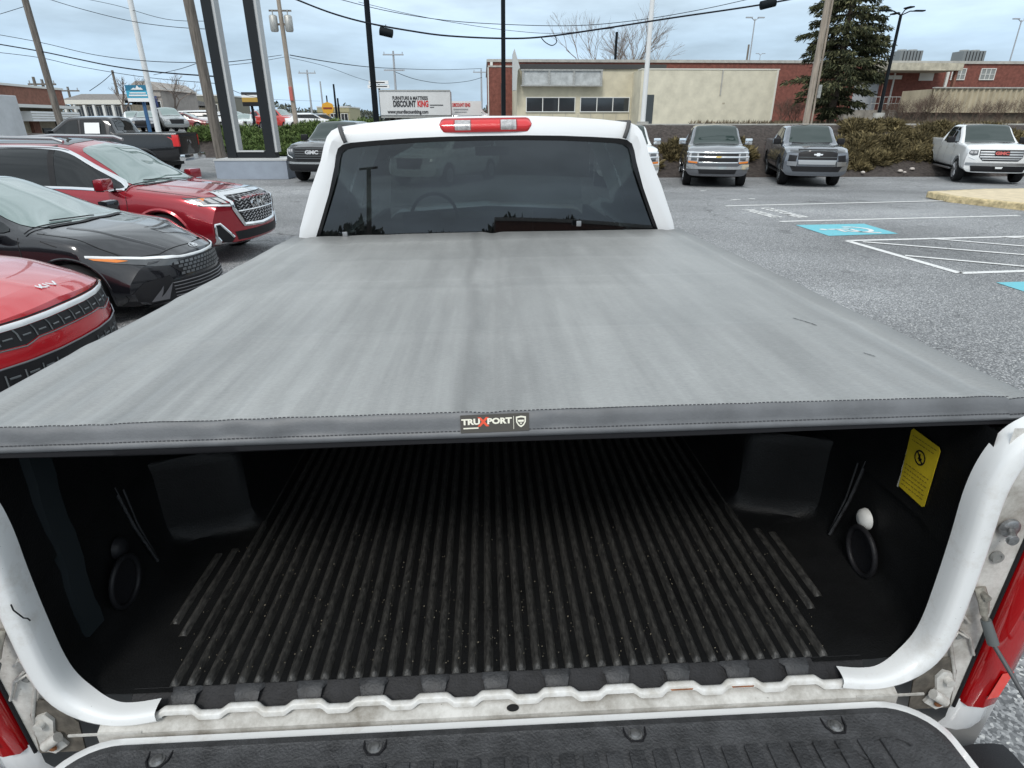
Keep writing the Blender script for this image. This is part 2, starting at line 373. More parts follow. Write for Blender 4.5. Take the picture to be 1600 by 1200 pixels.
# ------------------------------------------------------------------ the white pickup we look over
def paint(name, c, rough=.28, flake=0., dirt=0.):
    m = bpy.data.materials.new(name); m.use_nodes = True; t = m.node_tree; b = t.nodes['Principled BSDF']; N = t.nodes; L = t.links
    b.inputs['Base Color'].default_value = (*c, 1); b.inputs['Roughness'].default_value = rough; b.inputs['Metallic'].default_value = flake
    b.inputs['Coat Weight'].default_value = 1; b.inputs['Coat Roughness'].default_value = .03
    if dirt:
        tc = N.new('ShaderNodeTexCoord'); n = N.new('ShaderNodeTexNoise'); n.inputs['Scale'].default_value = 7; n.inputs['Detail'].default_value = 12; n.inputs['Roughness'].default_value = .75
        L.new(tc.outputs['Object'], n.inputs[0]); r = N.new('ShaderNodeValToRGB'); L.new(n.outputs[0], r.inputs[0])
        r.color_ramp.elements[0].position = .30 if dirt > .5 else .16; k_ = 1 if dirt > .5 else 2.0; r.color_ramp.elements[0].color = (c[0] * .30 * k_, c[1] * .27 * k_, c[2] * .23 * k_, 1)
        r.color_ramp.elements[1].position = .38 + dirt * .35; r.color_ramp.elements[1].color = (*c, 1)
        v = N.new('ShaderNodeTexVoronoi'); v.inputs['Scale'].default_value = 75; L.new(tc.outputs['Object'], v.inputs[0])
        r2 = N.new('ShaderNodeValToRGB'); L.new(v.outputs['Distance'], r2.inputs[0]); r2.color_ramp.elements[0].position = .035 if dirt < .5 else .05; r2.color_ramp.elements[0].color = (.25, .22, .18, 1)
        r2.color_ramp.elements[1].position = .075 if dirt < .5 else .13; r2.color_ramp.elements[1].color = (1, 1, 1, 1)
        n2 = N.new('ShaderNodeTexNoise'); n2.inputs['Scale'].default_value = 14; L.new(tc.outputs['Object'], n2.inputs[0])
        mr = N.new('ShaderNodeMapRange'); L.new(n2.outputs[0], mr.inputs[0]); mr.inputs[1].default_value = .5; mr.inputs[2].default_value = .62
        mq = N.new('ShaderNodeMath'); mq.operation = 'MULTIPLY'; mq.inputs[1].default_value = max(.62, dirt * 1.2); mq.use_clamp = True; L.new(mr.outputs[0], mq.inputs[0])
        mm = N.new('ShaderNodeMix'); mm.data_type = 'RGBA'; mm.blend_type = 'MULTIPLY'
        L.new(mq.outputs[0], mm.inputs[0]); L.new(r.outputs[0], mm.inputs[6]); L.new(r2.outputs[0], mm.inputs[7]); L.new(mm.outputs[2], b.inputs['Base Color'])
    return m
truck_white = paint('white_truck_paint', (.74, .75, .76), .3)
worn_white = paint('chipped_white_paint', (.76, .77, .77), .4, dirt=.22)
jamb_white = paint('grimy_white_paint', (.64, .63, .60), .55, dirt=.62)
for m_ in (jamb_white,): m_.node_tree.nodes['Principled BSDF'].inputs['Coat Weight'].default_value = .15
rust = mat('rust', (.34, .13, .045), .9, col2=(.12, .05, .025), nscale=60, bump=.6, bscale=120)

def vinyl():
    m = bpy.data.materials.new('faded_vinyl'); m.use_nodes = True; t = m.node_tree; b = t.nodes['Principled BSDF']; N = t.nodes; L = t.links
    tc = N.new('ShaderNodeTexCoord')
    def noise(sc, det, scale=(1, 1, 1), rough=.6):
        mp = N.new('ShaderNodeMapping'); mp.inputs['Scale'].default_value = scale; L.new(tc.outputs['Object'], mp.inputs[0])
        n = N.new('ShaderNodeTexNoise'); n.inputs['Scale'].default_value = sc; n.inputs['Detail'].default_value = det; n.inputs['Roughness'].default_value = rough; L.new(mp.outputs[0], n.inputs[0]); return n
    n1 = noise(1.5, 9, (1.6, .8, 1), .66); n2 = noise(4, 6, (3.2, .45, 1), .6)
    r = N.new('ShaderNodeValToRGB'); L.new(n1.outputs[0], r.inputs[0])
    r.color_ramp.elements[0].position = .3; r.color_ramp.elements[0].color = (.222, .225, .221, 1)
    r.color_ramp.elements[1].position = .7; r.color_ramp.elements[1].color = (.296, .300, .294, 1)
    mr = N.new('ShaderNodeMapRange'); L.new(n2.outputs[0], mr.inputs[0])
    for i, x in ((1, .3), (2, .7), (3, .90), (4, 1.11)): mr.inputs[i].default_value = x
    mm = N.new('ShaderNodeMix'); mm.data_type = 'RGBA'; mm.blend_type = 'MULTIPLY'; mm.inputs[0].default_value = 1
    L.new(r.outputs[0], mm.inputs[6]); L.new(mr.outputs[0], mm.inputs[7])
    # chalky wear and painted sheen along the puckers, strongest towards the rear left; dirt and painted shade in the long centre creases, old folds paler
    st = noise(1.0, 6, (21, .6, 1), .6); ms = N.new('ShaderNodeMapRange'); L.new(st.outputs[0], ms.inputs[0])
    for i, x in ((1, .36), (2, .64), (3, .80), (4, 1.17)): ms.inputs[i].default_value = x
    sx = N.new('ShaderNodeSeparateXYZ'); L.new(tc.outputs['Object'], sx.inputs[0])
    mk = N.new('ShaderNodeMapRange'); L.new(sx.outputs[1], mk.inputs[0])
    for i, x in ((1, .9), (2, 2.1), (3, 1.0), (4, .28)): mk.inputs[i].default_value = x
    mxl = N.new('ShaderNodeMapRange'); L.new(sx.outputs[0], mxl.inputs[0])
    for i, x in ((1, -.6), (2, .5), (3, 1.0), (4, .45)): mxl.inputs[i].default_value = x
    mq = N.new('ShaderNodeMath'); mq.operation = 'MULTIPLY'; L.new(mk.outputs[0], mq.inputs[0]); L.new(mxl.outputs[0], mq.inputs[1])
    m5 = N.new('ShaderNodeMix'); m5.data_type = 'RGBA'; m5.blend_type = 'MULTIPLY'; L.new(mq.outputs[0], m5.inputs[0]); L.new(mm.outputs[2], m5.inputs[6]); L.new(ms.outputs[0], m5.inputs[7])
    last = m5.outputs[2]
    wv = noise(150, 4, (.6, 2.6, 1), .7); mw = N.new('ShaderNodeMapRange'); L.new(wv.outputs[0], mw.inputs[0])
    for i, x in ((1, .3), (2, .7), (3, .86), (4, 1.14)): mw.inputs[i].default_value = x
    m6 = N.new('ShaderNodeMix'); m6.data_type = 'RGBA'; m6.blend_type = 'MULTIPLY'; m6.inputs[0].default_value = 1; L.new(last, m6.inputs[6]); L.new(mw.outputs[0], m6.inputs[7]); last = m6.outputs[2]
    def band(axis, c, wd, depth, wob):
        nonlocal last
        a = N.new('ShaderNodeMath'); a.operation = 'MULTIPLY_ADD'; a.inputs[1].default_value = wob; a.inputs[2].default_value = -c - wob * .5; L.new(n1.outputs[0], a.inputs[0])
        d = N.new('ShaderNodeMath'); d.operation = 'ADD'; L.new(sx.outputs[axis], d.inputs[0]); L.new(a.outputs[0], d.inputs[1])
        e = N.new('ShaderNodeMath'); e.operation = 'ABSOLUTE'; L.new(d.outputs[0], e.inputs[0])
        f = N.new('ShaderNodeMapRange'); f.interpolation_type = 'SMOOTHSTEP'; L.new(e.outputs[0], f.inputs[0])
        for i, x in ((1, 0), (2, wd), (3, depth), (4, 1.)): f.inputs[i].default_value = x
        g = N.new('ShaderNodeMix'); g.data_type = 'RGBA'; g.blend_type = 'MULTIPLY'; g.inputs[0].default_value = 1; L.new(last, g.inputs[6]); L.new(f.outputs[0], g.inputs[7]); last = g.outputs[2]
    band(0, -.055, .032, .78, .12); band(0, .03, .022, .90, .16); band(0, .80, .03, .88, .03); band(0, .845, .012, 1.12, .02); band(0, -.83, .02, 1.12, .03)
    band(1, 1.30, .012, 1.07, .03); band(1, 1.84, .014, 1.08, .03); band(1, 2.35, .012, 1.08, .03); band(1, 2.82, .28, .60, .08); band(0, .93, .13, .62, .03); band(0, -.95, .05, .80, .03)  # cab end and side edges darkened: reflection and shade put into the colour
    L.new(last, b.inputs['Base Color'])
    mr2 = N.new('ShaderNodeMapRange'); L.new(n1.outputs[0], mr2.inputs[0])
    for i, x in ((1, .3), (2, .7), (3, .42), (4, .47)): mr2.inputs[i].default_value = x
    L.new(mr2.outputs[0], b.inputs['Roughness']); b.inputs['Specular IOR Level'].default_value = .6
    # woven backing shows through as fine grain, with soft broad undulation
    n3 = noise(300, 3, (1, 1.6, 1)); n4 = noise(6, 3, (3.0, .6, 1))
    ad = N.new('ShaderNodeMath'); ad.operation = 'MULTIPLY_ADD'; ad.inputs[1].default_value = .22; L.new(n3.outputs[0], ad.inputs[0])
    a2 = N.new('ShaderNodeMath'); a2.operation = 'MULTIPLY'; a2.inputs[1].default_value = .4; L.new(n4.outputs[0], a2.inputs[0]); L.new(a2.outputs[0], ad.inputs[2])
    bp = N.new('ShaderNodeBump'); bp.inputs['Strength'].default_value = .45; bp.inputs['Distance'].default_value = .006; L.new(ad.outputs[0], bp.inputs['Height']); L.new(bp.outputs[0], b.inputs['Normal'])
    return m
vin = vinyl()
vin_edge = mat('grey_vinyl_binding', (.125, .130, .138), .5, noise=.25, nscale=9, bump=.35, bscale=300, dist=.001)
vin_dark = mat('dark_vinyl_underside', (.012, .012, .014), .6, spec=.2)
liner = mat('bed_liner_plastic', (.0075, .0078, .0082), .5, noise=.35, nscale=7, bump=.6, bscale=240, spec=.26)
liner_dusty = mat('dusty_rib_plastic', (.056, .054, .050), .45, col2=(.012, .012, .012), nscale=130, detail=9, aniso=(1, .35, 1), bump=.9, bscale=260, spec=.45)
gate_liner = mat('tailgate_liner_plastic', (.042, .043, .046), .55, noise=.45, nscale=24, bump=.9, bscale=210, dist=.0025)

TR = empty('pickup_truck', (.036, 0, 0), 'white pickup seen from behind, tailgate down, grey vinyl cover over its bed', 'pickup truck', rot=(R(-1.0), R(-.8), 0))

# --- vinyl cover
CX, Y0, Y1, CZ = .952, .855, 2.800, 1.452
def cover_z(x, y):
    z = 0.
    a = abs(x) / CX; v = (y - Y0) / (Y1 - Y0)
    z -= .006 * a * a
    # draped over the side rails
    z -= .0035 * math.exp(-((abs(x) - .845) / .018) ** 2)
    z -= .045 * max(0, (a - .945) / .055) ** 2.2
    # pulled tight between the cross bows, old fold lines across
    for c in (1.28, 1.72, 2.16, 2.58): z += .0022 * math.exp(-((y - c) / .035) ** 2)
    z += .0013 * math.exp(-((x + .055 - .02 * v) / .016) ** 2) - .0065 * math.exp(-((x + .012 - .03 * v) / .028) ** 2)
    # tension puckers that run in from the rear rail, strongest on the left
    s = 1 - v
    lam = .0021 * (s ** 2.4) * ss(1.0, .86, a) * (.5 + .5 * ss(.2, -.3, x))
    z += lam * (sin(x * 92 + 2.4 * sin(x * 11) + .8 * sin(y * 3)) + .8 * sin(x * 57 + 1.5 * sin(x * 7) + y)) * (.6 + .4 * sin(x * 17 + 1))
    z += .0022 * ss(.0, -.5, x) * ss(1.0, .84, a) * sin(40 * (x + .10 * y) + 1.8 * sin(x * 6) + 1.2 * sin(y * 2.3)) * (.45 + .55 * s)
    # short puckers under the cab edge
    z += .0016 * ss(.80, .95, v) * ss(1.0, .985, v) * sin(x * 46 + 1.5 * sin(x * 7)) * ss(1, .9, a)
    z += .0016 * sin(x * 6.1 + y * 3.2) * sin(y * 7.3 - x * 2.1)
    return z * (.35 + .65 * ss(0, .03, v)) if a < .9 else z
nx, ny = 260, 220
xs_ = [CX * math.copysign(1 - (1 - abs(t)) ** 1.35, t) for t in np.linspace(-1, 1, nx)]
ys_ = [Y0 + (Y1 - Y0) * t ** 1.0 for t in np.linspace(0, 1, ny)]
mb = MB()
rows = []
for j, y in enumerate(ys_):
    row = []
    for x in xs_:
        xx = x * (1 - .012 * (y - Y0) / 2)
        row.append((xx, y + .004 * sin(x * 9), CZ + cover_z(x, y)))
    # side hems turned down
    l, r_ = row[0], row[-1]
    row = [(l[0] + .004, l[1], l[2] - .035), (l[0] - .004, l[1], l[2] - .012)] + row + [(r_[0] + .004, r_[1], r_[2] - .012), (r_[0] - .004, r_[1], r_[2] - .035)]
    rows.append(row)
mb.grid(rows)
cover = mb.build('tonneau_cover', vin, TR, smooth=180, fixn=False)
cover['label'] = 'faded grey vinyl bed cover rolled flat over the truck bed'
# rear rail: bound hem (lighter strip), rounded lower bead, dark lip
def hem(prof, name, m, amp, nxx=240, par=cover):
    mb = MB(); rows = []
    for x in np.linspace(-CX - .012, CX + .012, nxx):
        w_ = sin(x * 60 + 2 * sin(x * 11)) * (.5 + .5 * sin(x * 13)) * (1 if x < .1 else .35)
        dz = cover_z(max(-CX * .94, min(CX * .94, x)), Y0)
        rows.append([(x, y + amp * w_ * k, z + dz * (1 - i / max(1, len(prof) - 1)) + .004 * .5 * amp * w_) for i, (y, z, k) in enumerate(prof)])
    mb.grid(rows); return mb.build(name, m, par, smooth=50, fixn=False)
ZB = CZ
hem([(.856, ZB - .0005, 0), (.8535, ZB + .0016, 0), (.8495, ZB - .0015, .2), (.8465, ZB - .010, 1), (.844, ZB - .019, 1), (.8425, ZB - .027, .5), (.841, ZB - .0285, 0), (.8385, ZB - .032, 0), (.839, ZB - .036, 0), (.843, ZB - .040, 0)], 'rear_hem', vin_edge, .0022)
mb = MB(); rows = []
for x in np.linspace(-CX - .008, CX + .008, 160):
    d = .0035 * sin(x * 5.3 + 1) * sin(x * 2.1); c = max(0, abs(x) - .86) * .10
    rows.append([(x, .8445, ZB - .038), (x, .8425, ZB - .048 - d * .5 + c), (x, .850, ZB - .053 - d + c), (x, .885, ZB - .052 + c), (x, .93, ZB - .045)])
mb.grid(rows); mb.build('underside_lip', vin_dark, cover, smooth=60, fixn=False)
# stitching: one dashed thread at the top of the hem and one above its bead
thread = mat('dark_thread', (.05, .05, .055), .7)
for (yy, zz) in ((.8535, ZB + .0023), (.8415, ZB - .0262)):
    x = -CX + .01; mb = MB()
    while x < CX - .01:
        d0 = cover_z(x, Y0) * (.9 if zz > ZB - .01 else .25)
        mb.box((x, yy, zz + d0), (.0042, .0011, .0011)); x += .0068
    mb.build('stitching', thread, cover, fixn=False)
# side clamps/rails that carry the cover
for s in (-1, 1):
    mb = MB(); mb.box((s * .885, 1.85, 1.40), (.07, 1.93, .05), bev=.006); mb.build('side_rail', black, cover, smooth=40)
mb = MB()
for s in (-1, 1):
    mb.prism([(s * .87, 1.412), (s * .95, 1.405), (s * .945, 1.385), (s * .90, 1.372), (s * .88, 1.39)], lambda a, b, c: (a, .862 + c, b), .03)
mb.build('corner_cap', black, cover)
# maker's patch with its lettering
patch_m = mat('dark_brown_patch', (.065, .06, .052), .6, bump=.4, bscale=400, dist=.0005)
pfn = plane_fn((-.006, .8452, ZB - .0140), (1, 0, .012), (0, .26, .965))
mb = MB(); mb.prism([(-.0555, -.0155), (.0555, -.0155), (.0555, .0135), (-.0555, .0135)], lambda a, b, c: pfn(a, b, c - .001), .0032); patch = mb.build('maker_patch', patch_m, cover)
ink = mat('cream_print', (.80, .78, .66), .6); inkred = mat('red_print', (.75, .09, .04), .6)
po = .0026
def pf(dx, dy): return lambda a, b, c=0.: pfn(a + dx, b + dy, po + c)
text_on('lettering', 'TRU', .0128, ink, patch, pf(-.0385, .0022), bold=.0006, sx=1.22)
text_on('lettering', 'X', .0195, inkred, patch, pf(-.0185, .0012), bold=.0009, sx=1.1)
text_on('lettering', 'PORT', .0128, ink, patch, pf(.0075, .0022), bold=.0006, sx=1.22)
mb = MB(); mb.prism([(-.051, -.0088), (-.0265, -.0088), (-.0265, -.0068), (-.051, -.0068)], pf(0, 0), .0003)
mb.prism([(.0302, -.012), (.0309, -.012), (.0309, .0095), (.0302, .0095)], pf(0, 0), .0003)
sh = [(-.0083, .008), (0, .0095), (.0083, .008), (.0078, -.001), (.0045, -.0065), (0, -.0095), (-.0045, -.0065), (-.0078, -.001)]
n = len(sh); o_ = pf(.0425, 0)
mb.add([o_(a, b) for a, b in sh] + [o_(a * .72, b * .72) for a, b in sh], [(i, (i + 1) % n, n + (i + 1) % n, n + i) for i in range(n)])
mb.add([o_(-.005, .0028), o_(.005, .0028), o_(.0042, -.0005), o_(-.0042, -.0005)], [(0, 1, 2, 3)])
mb.add([o_(-.0022, -.0018), o_(.0022, -.0018), o_(0, -.0048)], [(0, 1, 2)])
mb.build('printed_emblem', ink, patch, fixn=False)
# two scuffs on the vinyl
mb = MB()
for a, b_ in (((1262, 512), (1300, 527)), ((1377, 573), (1396, 579))):
    p = PZ(*a, 1.42); q_ = PZ(*b_, 1.42); d = (q_ - p); 
    for k in range(4):
        s0 = p + d * (k / 4 + .02 * (k % 2)); s1 = p + d * ((k + 1) / 4); nrm = Vector((-d.y, d.x, 0)).normalized() * .0016
        def zz(P_): return CZ + cover_z(P_.x - .042, P_.y) + .0012
        mb.add([(t.x - .042, t.y, zz(t)) for t in (s0 - nrm, s0 + nrm, s1 + nrm * .5, s1 - nrm * .5)], [(0, 1, 2, 3)])
mb.build('scuff', vin_dark, cover, fixn=False)

# --- cab
rim = [(.900, 2.832, 1.28), (.893, 2.834, 1.40), (.872, 2.838, 1.48), (.806, 2.848, 1.64), (.742, 2.858, 1.77), (.722, 2.864, 1.83), (.704, 2.872, 1.870), (.683, 2.880, 1.893), (.650, 2.886, 1.908), (.52, 2.890, 1.923), (.36, 2.893, 1.935), (.18, 2.895, 1.942), (0, 2.896, 1.944)]
win = [(.825, 2.812, 1.38), (.816, 2.813, 1.41), (.780, 2.816, 1.49), (.720, 2.826, 1.63), (.682, 2.838, 1.745), (.672, 2.845, 1.79), (.660, 2.850, 1.820), (.636, 2.852, 1.836), (.60, 2.853, 1.843), (.48, 2.855, 1.851), (.34, 2.856, 1.858), (.18, 2.857, 1.862), (0, 2.858, 1.863)]
def bow(x): return -.035 * (1 - (x / .8) ** 2)
win = [(x, y + bow(x) + .035, z) for x, y, z in win]
rim = [(x, y + .5 * bow(x) + .017, z) for x, y, z in rim]
full = lambda c: [(-x, y, z) for x, y, z in c] + [(x, y, z) for x, y, z in c[::-1][1:]]
rimf, winf = full(rim), full(win)
stn = [3.16, 3.30, 3.95, 4.03, 4.55]
def station(y):
    k = ss(2.9, 3.4, y); zt = .012 * ss(3.0, 3.6, y) - .03 * ss(3.8, 4.6, y)
    out = []
    for (x, y_, z) in rimf:
        sx = 1 + .02 * k * (1 if abs(x) > .6 else 1)
        out.append((x * sx, max(y, y_ + .02), z + zt * max(0, (z - 1.4) / .5)))
    return out
cols_ = [rimf] + [station(y) for y in stn]
# windscreen descends to the cowl
front = []
for (x, y, z) in station(4.6):
    t = (1.93 - z) / .65
    front.append((x * (1.0 + .1 * 0), 4.62 if z > 1.86 else 4.62 + (1.9 - z) * 1.35, z))
cols_.append(front)
nC = len(rimf)
mb = MB(); P = cols_; vs = [p for r_ in P for p in r_]; fs = []
side_js = {1, 2, 3, 4}
for i in range(len(P) - 1):
    for j in range(nC - 1):
        jj = min(j, nC - 2 - j)
        if i in (1, 3) and jj in (1, 2, 3, 4): continue        # door glass
        if i == 5 and jj in (1, 2, 3, 4): continue
        if i == 0 and False: continue
        fs.append((i * nC + j, i * nC + j + 1, (i + 1) * nC + j + 1, (i + 1) * nC + j))
mb.add(vs, fs)
mb.grid([rimf, [tuple((np.array(a) * .5 + np.array(b) * .5) + np.array([0, -.012, .004])) for a, b in zip(rimf, winf)], winf])
# lower cab wall and doors
rb = [(s * .885, 2.866, 1.28) for s in (-1, 1)]
mb.box((0, 2.875, .98), (1.66, .02, .86))
for s in (-1, 1):
    mb.grid([[(s * .885, y, 1.285) for y in (2.87, 3.5, 4.2, 5.45)], [(s * .97, y, 1.18) for y in (2.87, 3.5, 4.2, 5.45)], [(s * 1.0, y, .9) for y in (2.87, 3.5, 4.2, 5.45)], [(s * .97, y, .5) for y in (2.87, 3.5, 4.2, 5.45)], [(s * .85, y, .42) for y in (2.87, 3.5, 4.2, 5.45)]])
cab = mb.build('cab', truck_white, TR, smooth=38)
# hood and nose beyond
mb = MB(); rows = []
for y, h_, w_ in ((5.42, 1.26, .90), (5.7, 1.27, .92), (6.2, 1.24, .93), (6.5, 1.19, .90), (6.62, 1.08, .86), (6.66, .7, .9), (6.6, .5, .9)):
    rows.append([(-w_, y, .5 if y < 6.6 else h_ - .02), (-w_ * 1.04, y, .9 if y < 6.6 else h_ - .01), (-w_, y, h_ - .09), (-w_ * .85, y, h_ - .01), (0, y, h_ + .03), (w_ * .85, y, h_ - .01), (w_, y, h_ - .09), (w_ * 1.04, y, .9 if y < 6.6 else h_ - .01), (w_, y, .5 if y < 6.6 else h_ - .02)])
mb.grid(rows); mb.build('hood', truck_white, TR, smooth=40)
# dark seams where the roof skin meets the side pillars
mb = MB()
for s in (-1, 1):
    pts = []
    for k in range(9):
        t = k / 8
        a = Vector((s * .643, 2.884, 1.911)) * (1 - t) + Vector((s * .618, 2.852, 1.842)) * t
        pts.append(a + Vector((0, -.002 - .012 * sin(pi * t), .001)))
    mb.tube(pts, .0095, 6)
    mb.tube([(s * .643, 2.884, 1.911), (s * .655, 3.16, 1.916), (s * .66, 4.5, 1.890)], .008, 6)
mb.build('roof_seam', mat('seam_sealer', (.06, .06, .062), .6), cab, smooth=180)
# tinted glass
def glass(name, tint, trans=.55, rough=.0):
    m = bpy.data.materials.new(name); m.use_nodes = True; t = m.node_tree; N = t.nodes; L = t.links
    N.remove(N['Principled BSDF']); o = N['Material Output']
    g = N.new('ShaderNodeBsdfGlossy'); g.inputs['Roughness'].default_value = .012; g.inputs['Color'].default_value = (.95, .97, 1, 1)
    tr = N.new('ShaderNodeBsdfTransparent'); tr.inputs[0].default_value = (*tint, 1)
    df = N.new('ShaderNodeBsdfDiffuse'); df.inputs[0].default_value = (.02, .02, .022, 1)
    fr = N.new('ShaderNodeFresnel'); fr.inputs[0].default_value = 1.7 if 'rear' in name else 1.52
    m1 = N.new('ShaderNodeMixShader'); m1.inputs[0].default_value = trans; L.new(df.outputs[0], m1.inputs[1]); L.new(tr.outputs[0], m1.inputs[2])
    m2 = N.new('ShaderNodeMixShader'); L.new(fr.outputs[0], m2.inputs[0]); L.new(m1.outputs[0], m2.inputs[1]); L.new(g.outputs[0], m2.inputs[2]); L.new(m2.outputs[0], o.inputs[0])
    return m
rear_tint = glass('tinted_rear_glass', (.06, .075, .072), .85)
clear_glass = glass('clear_glass', (.75, .8, .78), .95)
side_tint = glass('tinted_side_glass', (.12, .13, .14), .7)
mb = MB(); rows = []
for k in range(9):
    t = k / 8; rows.append([(x * 1.0, y + .006, z) for x, y, z in [(xb + (xt - xb) * t, yb + (yt - yb) * t, zb + (zt - zb) * t) for (xb, yb, zb), (xt, yt, zt) in zip([(x_, 2.814 + bow(x_) + .035, 1.385) for x_ in np.linspace(-.823, .823, 33)], [(x_, 2.860 + bow(x_) + .035, 1.868 - .03 * (x_ / .68) ** 2 * 1.0) for x_ in np.linspace(-.676, .676, 33)])]])
rw = mb.grid(rows); mb.build('rear_window', rear_tint, TR, smooth=180, fixn=False)
# black ceramic band round the glass and two small latches at its foot
def inset(c, k): return [(x * (1 - k), y + .002, z - (k * .9 if z > 1.7 else -k * .1)) for x, y, z in c]
mb = MB(); mb.grid([[(x, y + .001, z) for x, y, z in winf], inset(winf, .022)]); rf = mb.build('window_surround', mat('black_ceramic_band', (.006, .006, .007), .25), TR, smooth=60, fixn=False)
for (u, v) in ((545, 364), (911, 352)):
    p = PY(u, v, 2.80); mb = MB(); mb.box((p.x - .035, 2.782, p.z + .05), (.022, .012, .024), bev=.003); mb.build('window_clip', satin, rf, smooth=40)
# windscreen, door glass
def gpane(name, quad, m, par=TR, n=6):
    a, b, c, d = [Vector(q_) for q_ in quad]; mb = MB()
    mb.grid([[(a.lerp(b, i / n)).lerp(d.lerp(c, i / n), j / n) for i in range(n + 1)] for j in range(n + 1)]); return mb.build(name, m, par, smooth=180, fixn=False)
gpane('windscreen', [(-.84, 5.44, 1.29), (.84, 5.44, 1.29), (.66, 4.63, 1.90), (-.66, 4.63, 1.90)], clear_glass)
for s in (-1, 1):
    for i in (1, 3):
        js = [j for j in range(nC - 1) if min(j, nC - 2 - j) in (1, 2, 3, 4) and (j < nC / 2) == (s < 0)]; mb = MB()
        mb.grid([[tuple(cols_[q][j]) for j in js + [js[-1] + 1]] for q in (i, i + 1)]); mb.build('side_window', side_tint, TR, smooth=60, fixn=False)
# interior
intr = mat('cabin_trim', (.045, .045, .047), .8); seatm = mat('seat_fabric', (.07, .07, .072), .9)
mb = MB(); mb.box((0, 4.1, .62), (1.7, 2.4, .1)); mb.box((0, 5.25, 1.12), (1.6, .42, .26), bev=.05)
for s in (-1, 1): mb.box((s * .84, 4.1, 1.0), (.04, 2.4, .6))
mb.box((0, 2.92, 1.1), (1.62, .04, .5)); mb.build('cabin_lining', intr, cab)
for s in (-1, 1):
    mb = MB(); mb.box((s * .42, 4.02, 1.02), (.50, .14, .5), (R(12), 0, 0), bev=.05); mb.box((s * .42, 4.1, .82), (.5, .5, .16), bev=.04)
    mb.box((s * .42, 3.98, 1.33), (.25, .09, .17), (R(8), 0, 0), bev=.03); mb.build('front_seat', seatm, cab, smooth=50)
mb = MB(); mb.box((0, 3.2, 1.02), (1.5, .13, .55), (R(10), 0, 0), bev=.05); mb.build('rear_seat', seatm, cab, smooth=50)
mb = MB(); mb.tube([(-.42 + .18 * cos(a), 4.92 + .05 * sin(a), 1.27 + .17 * sin(a)) for a in np.linspace(0, 2 * pi, 25)], .014, 8); mb.cyl((-.42, 4.92, 1.27), (-.42, 5.1, 1.2), .05); mb.build('steering_wheel', black, cab, smooth=60)
mb = MB(); mb.box((.05, 4.68, 1.755), (.25, .03, .065), bev=.014); mb.cyl((.05, 4.7, 1.79), (.05, 4.75, 1.88), .012); mb.build('inner_mirror', black, cab, smooth=60)
# high brake light
BL = MB(); pts = []
def bl(x, z): return (x, 2.846 + bow(x) * .75 + .026 + (z - 1.863) * .45 + .008 * abs(x / .19) ** 3, z)
def blp(x0, x1, z0, z1, out=.012, nm='lens', m=lens_red, par=None, rl=0, rr=0):
    mb = MB(); n_ = 36; rows = []
    for k in range(9):
        t = k / 8; row = []
        for i in range(n_ + 1):
            s_ = .5 - .5 * cos(pi * i / n_); x = x0 + (x1 - x0) * s_; e0 = 0
            ce = (z1 - z0) / 2; rx = ce
            if rl and x < x0 + rx: e0 = ce * (1 - math.sqrt(max(0, 1 - ((x0 + rx - x) / rx) ** 2)))
            if rr and x > x1 - rx: e0 = ce * (1 - math.sqrt(max(0, 1 - ((x - x1 + rx) / rx) ** 2)))
            z = z0 + e0 + (z1 - z0 - 2 * e0) * t; p = bl(x, z); b_ = 1 - (2 * t - 1) ** 2
            row.append((p[0], p[1] - out * b_ - .001, p[2]))
        rows.append(row)
    mb.grid(rows); return mb.build(nm, m, par, smooth=180)
hl = blp(-.206, .206, 1.878, 1.936, .010, 'brake_light', lens_red, TR, 1, 1)
striped_red = mat('ribbed_red_lens', (.62, .015, .02), .15, coat=1.); 
blp(-.202, -.140, 1.882, 1.932, .016, 'red_lens', striped_red, hl, 1, 0)
blp(-.135, -.067, 1.882, 1.932, .016, 'clear_lens', lens_clear, hl)
blp(-.063, .063, 1.882, 1.932, .017, 'red_lens', lens_red_bright, hl)
blp(.067, .135, 1.882, 1.932, .016, 'clear_lens', lens_clear, hl)
blp(.140, .202, 1.882, 1.932, .016, 'red_lens', striped_red, hl, 0, 1)
# door mirrors
for s in (-1, 1):
    mb = MB(); mb.box((s * 1.10, 4.75, 1.30), (.20, .11, .26), (0, 0, R(-8 * s)), bev=.03); mb.cyl((s * .93, 4.78, 1.24), (s * 1.05, 4.77, 1.26), .03); mr_ = mb.build('door_mirror', black, TR, smooth=50)
    mb = MB(); mb.box((s * 1.10, 4.692, 1.30), (.17, .006, .22), (0, 0, R(-8 * s)), bev=.01); mb.build('mirror_glass', chrome, mr_)

# --- bed: inner liner
def along(pts, r=None): return pts
FZ = .912      # floor
mb = MB()
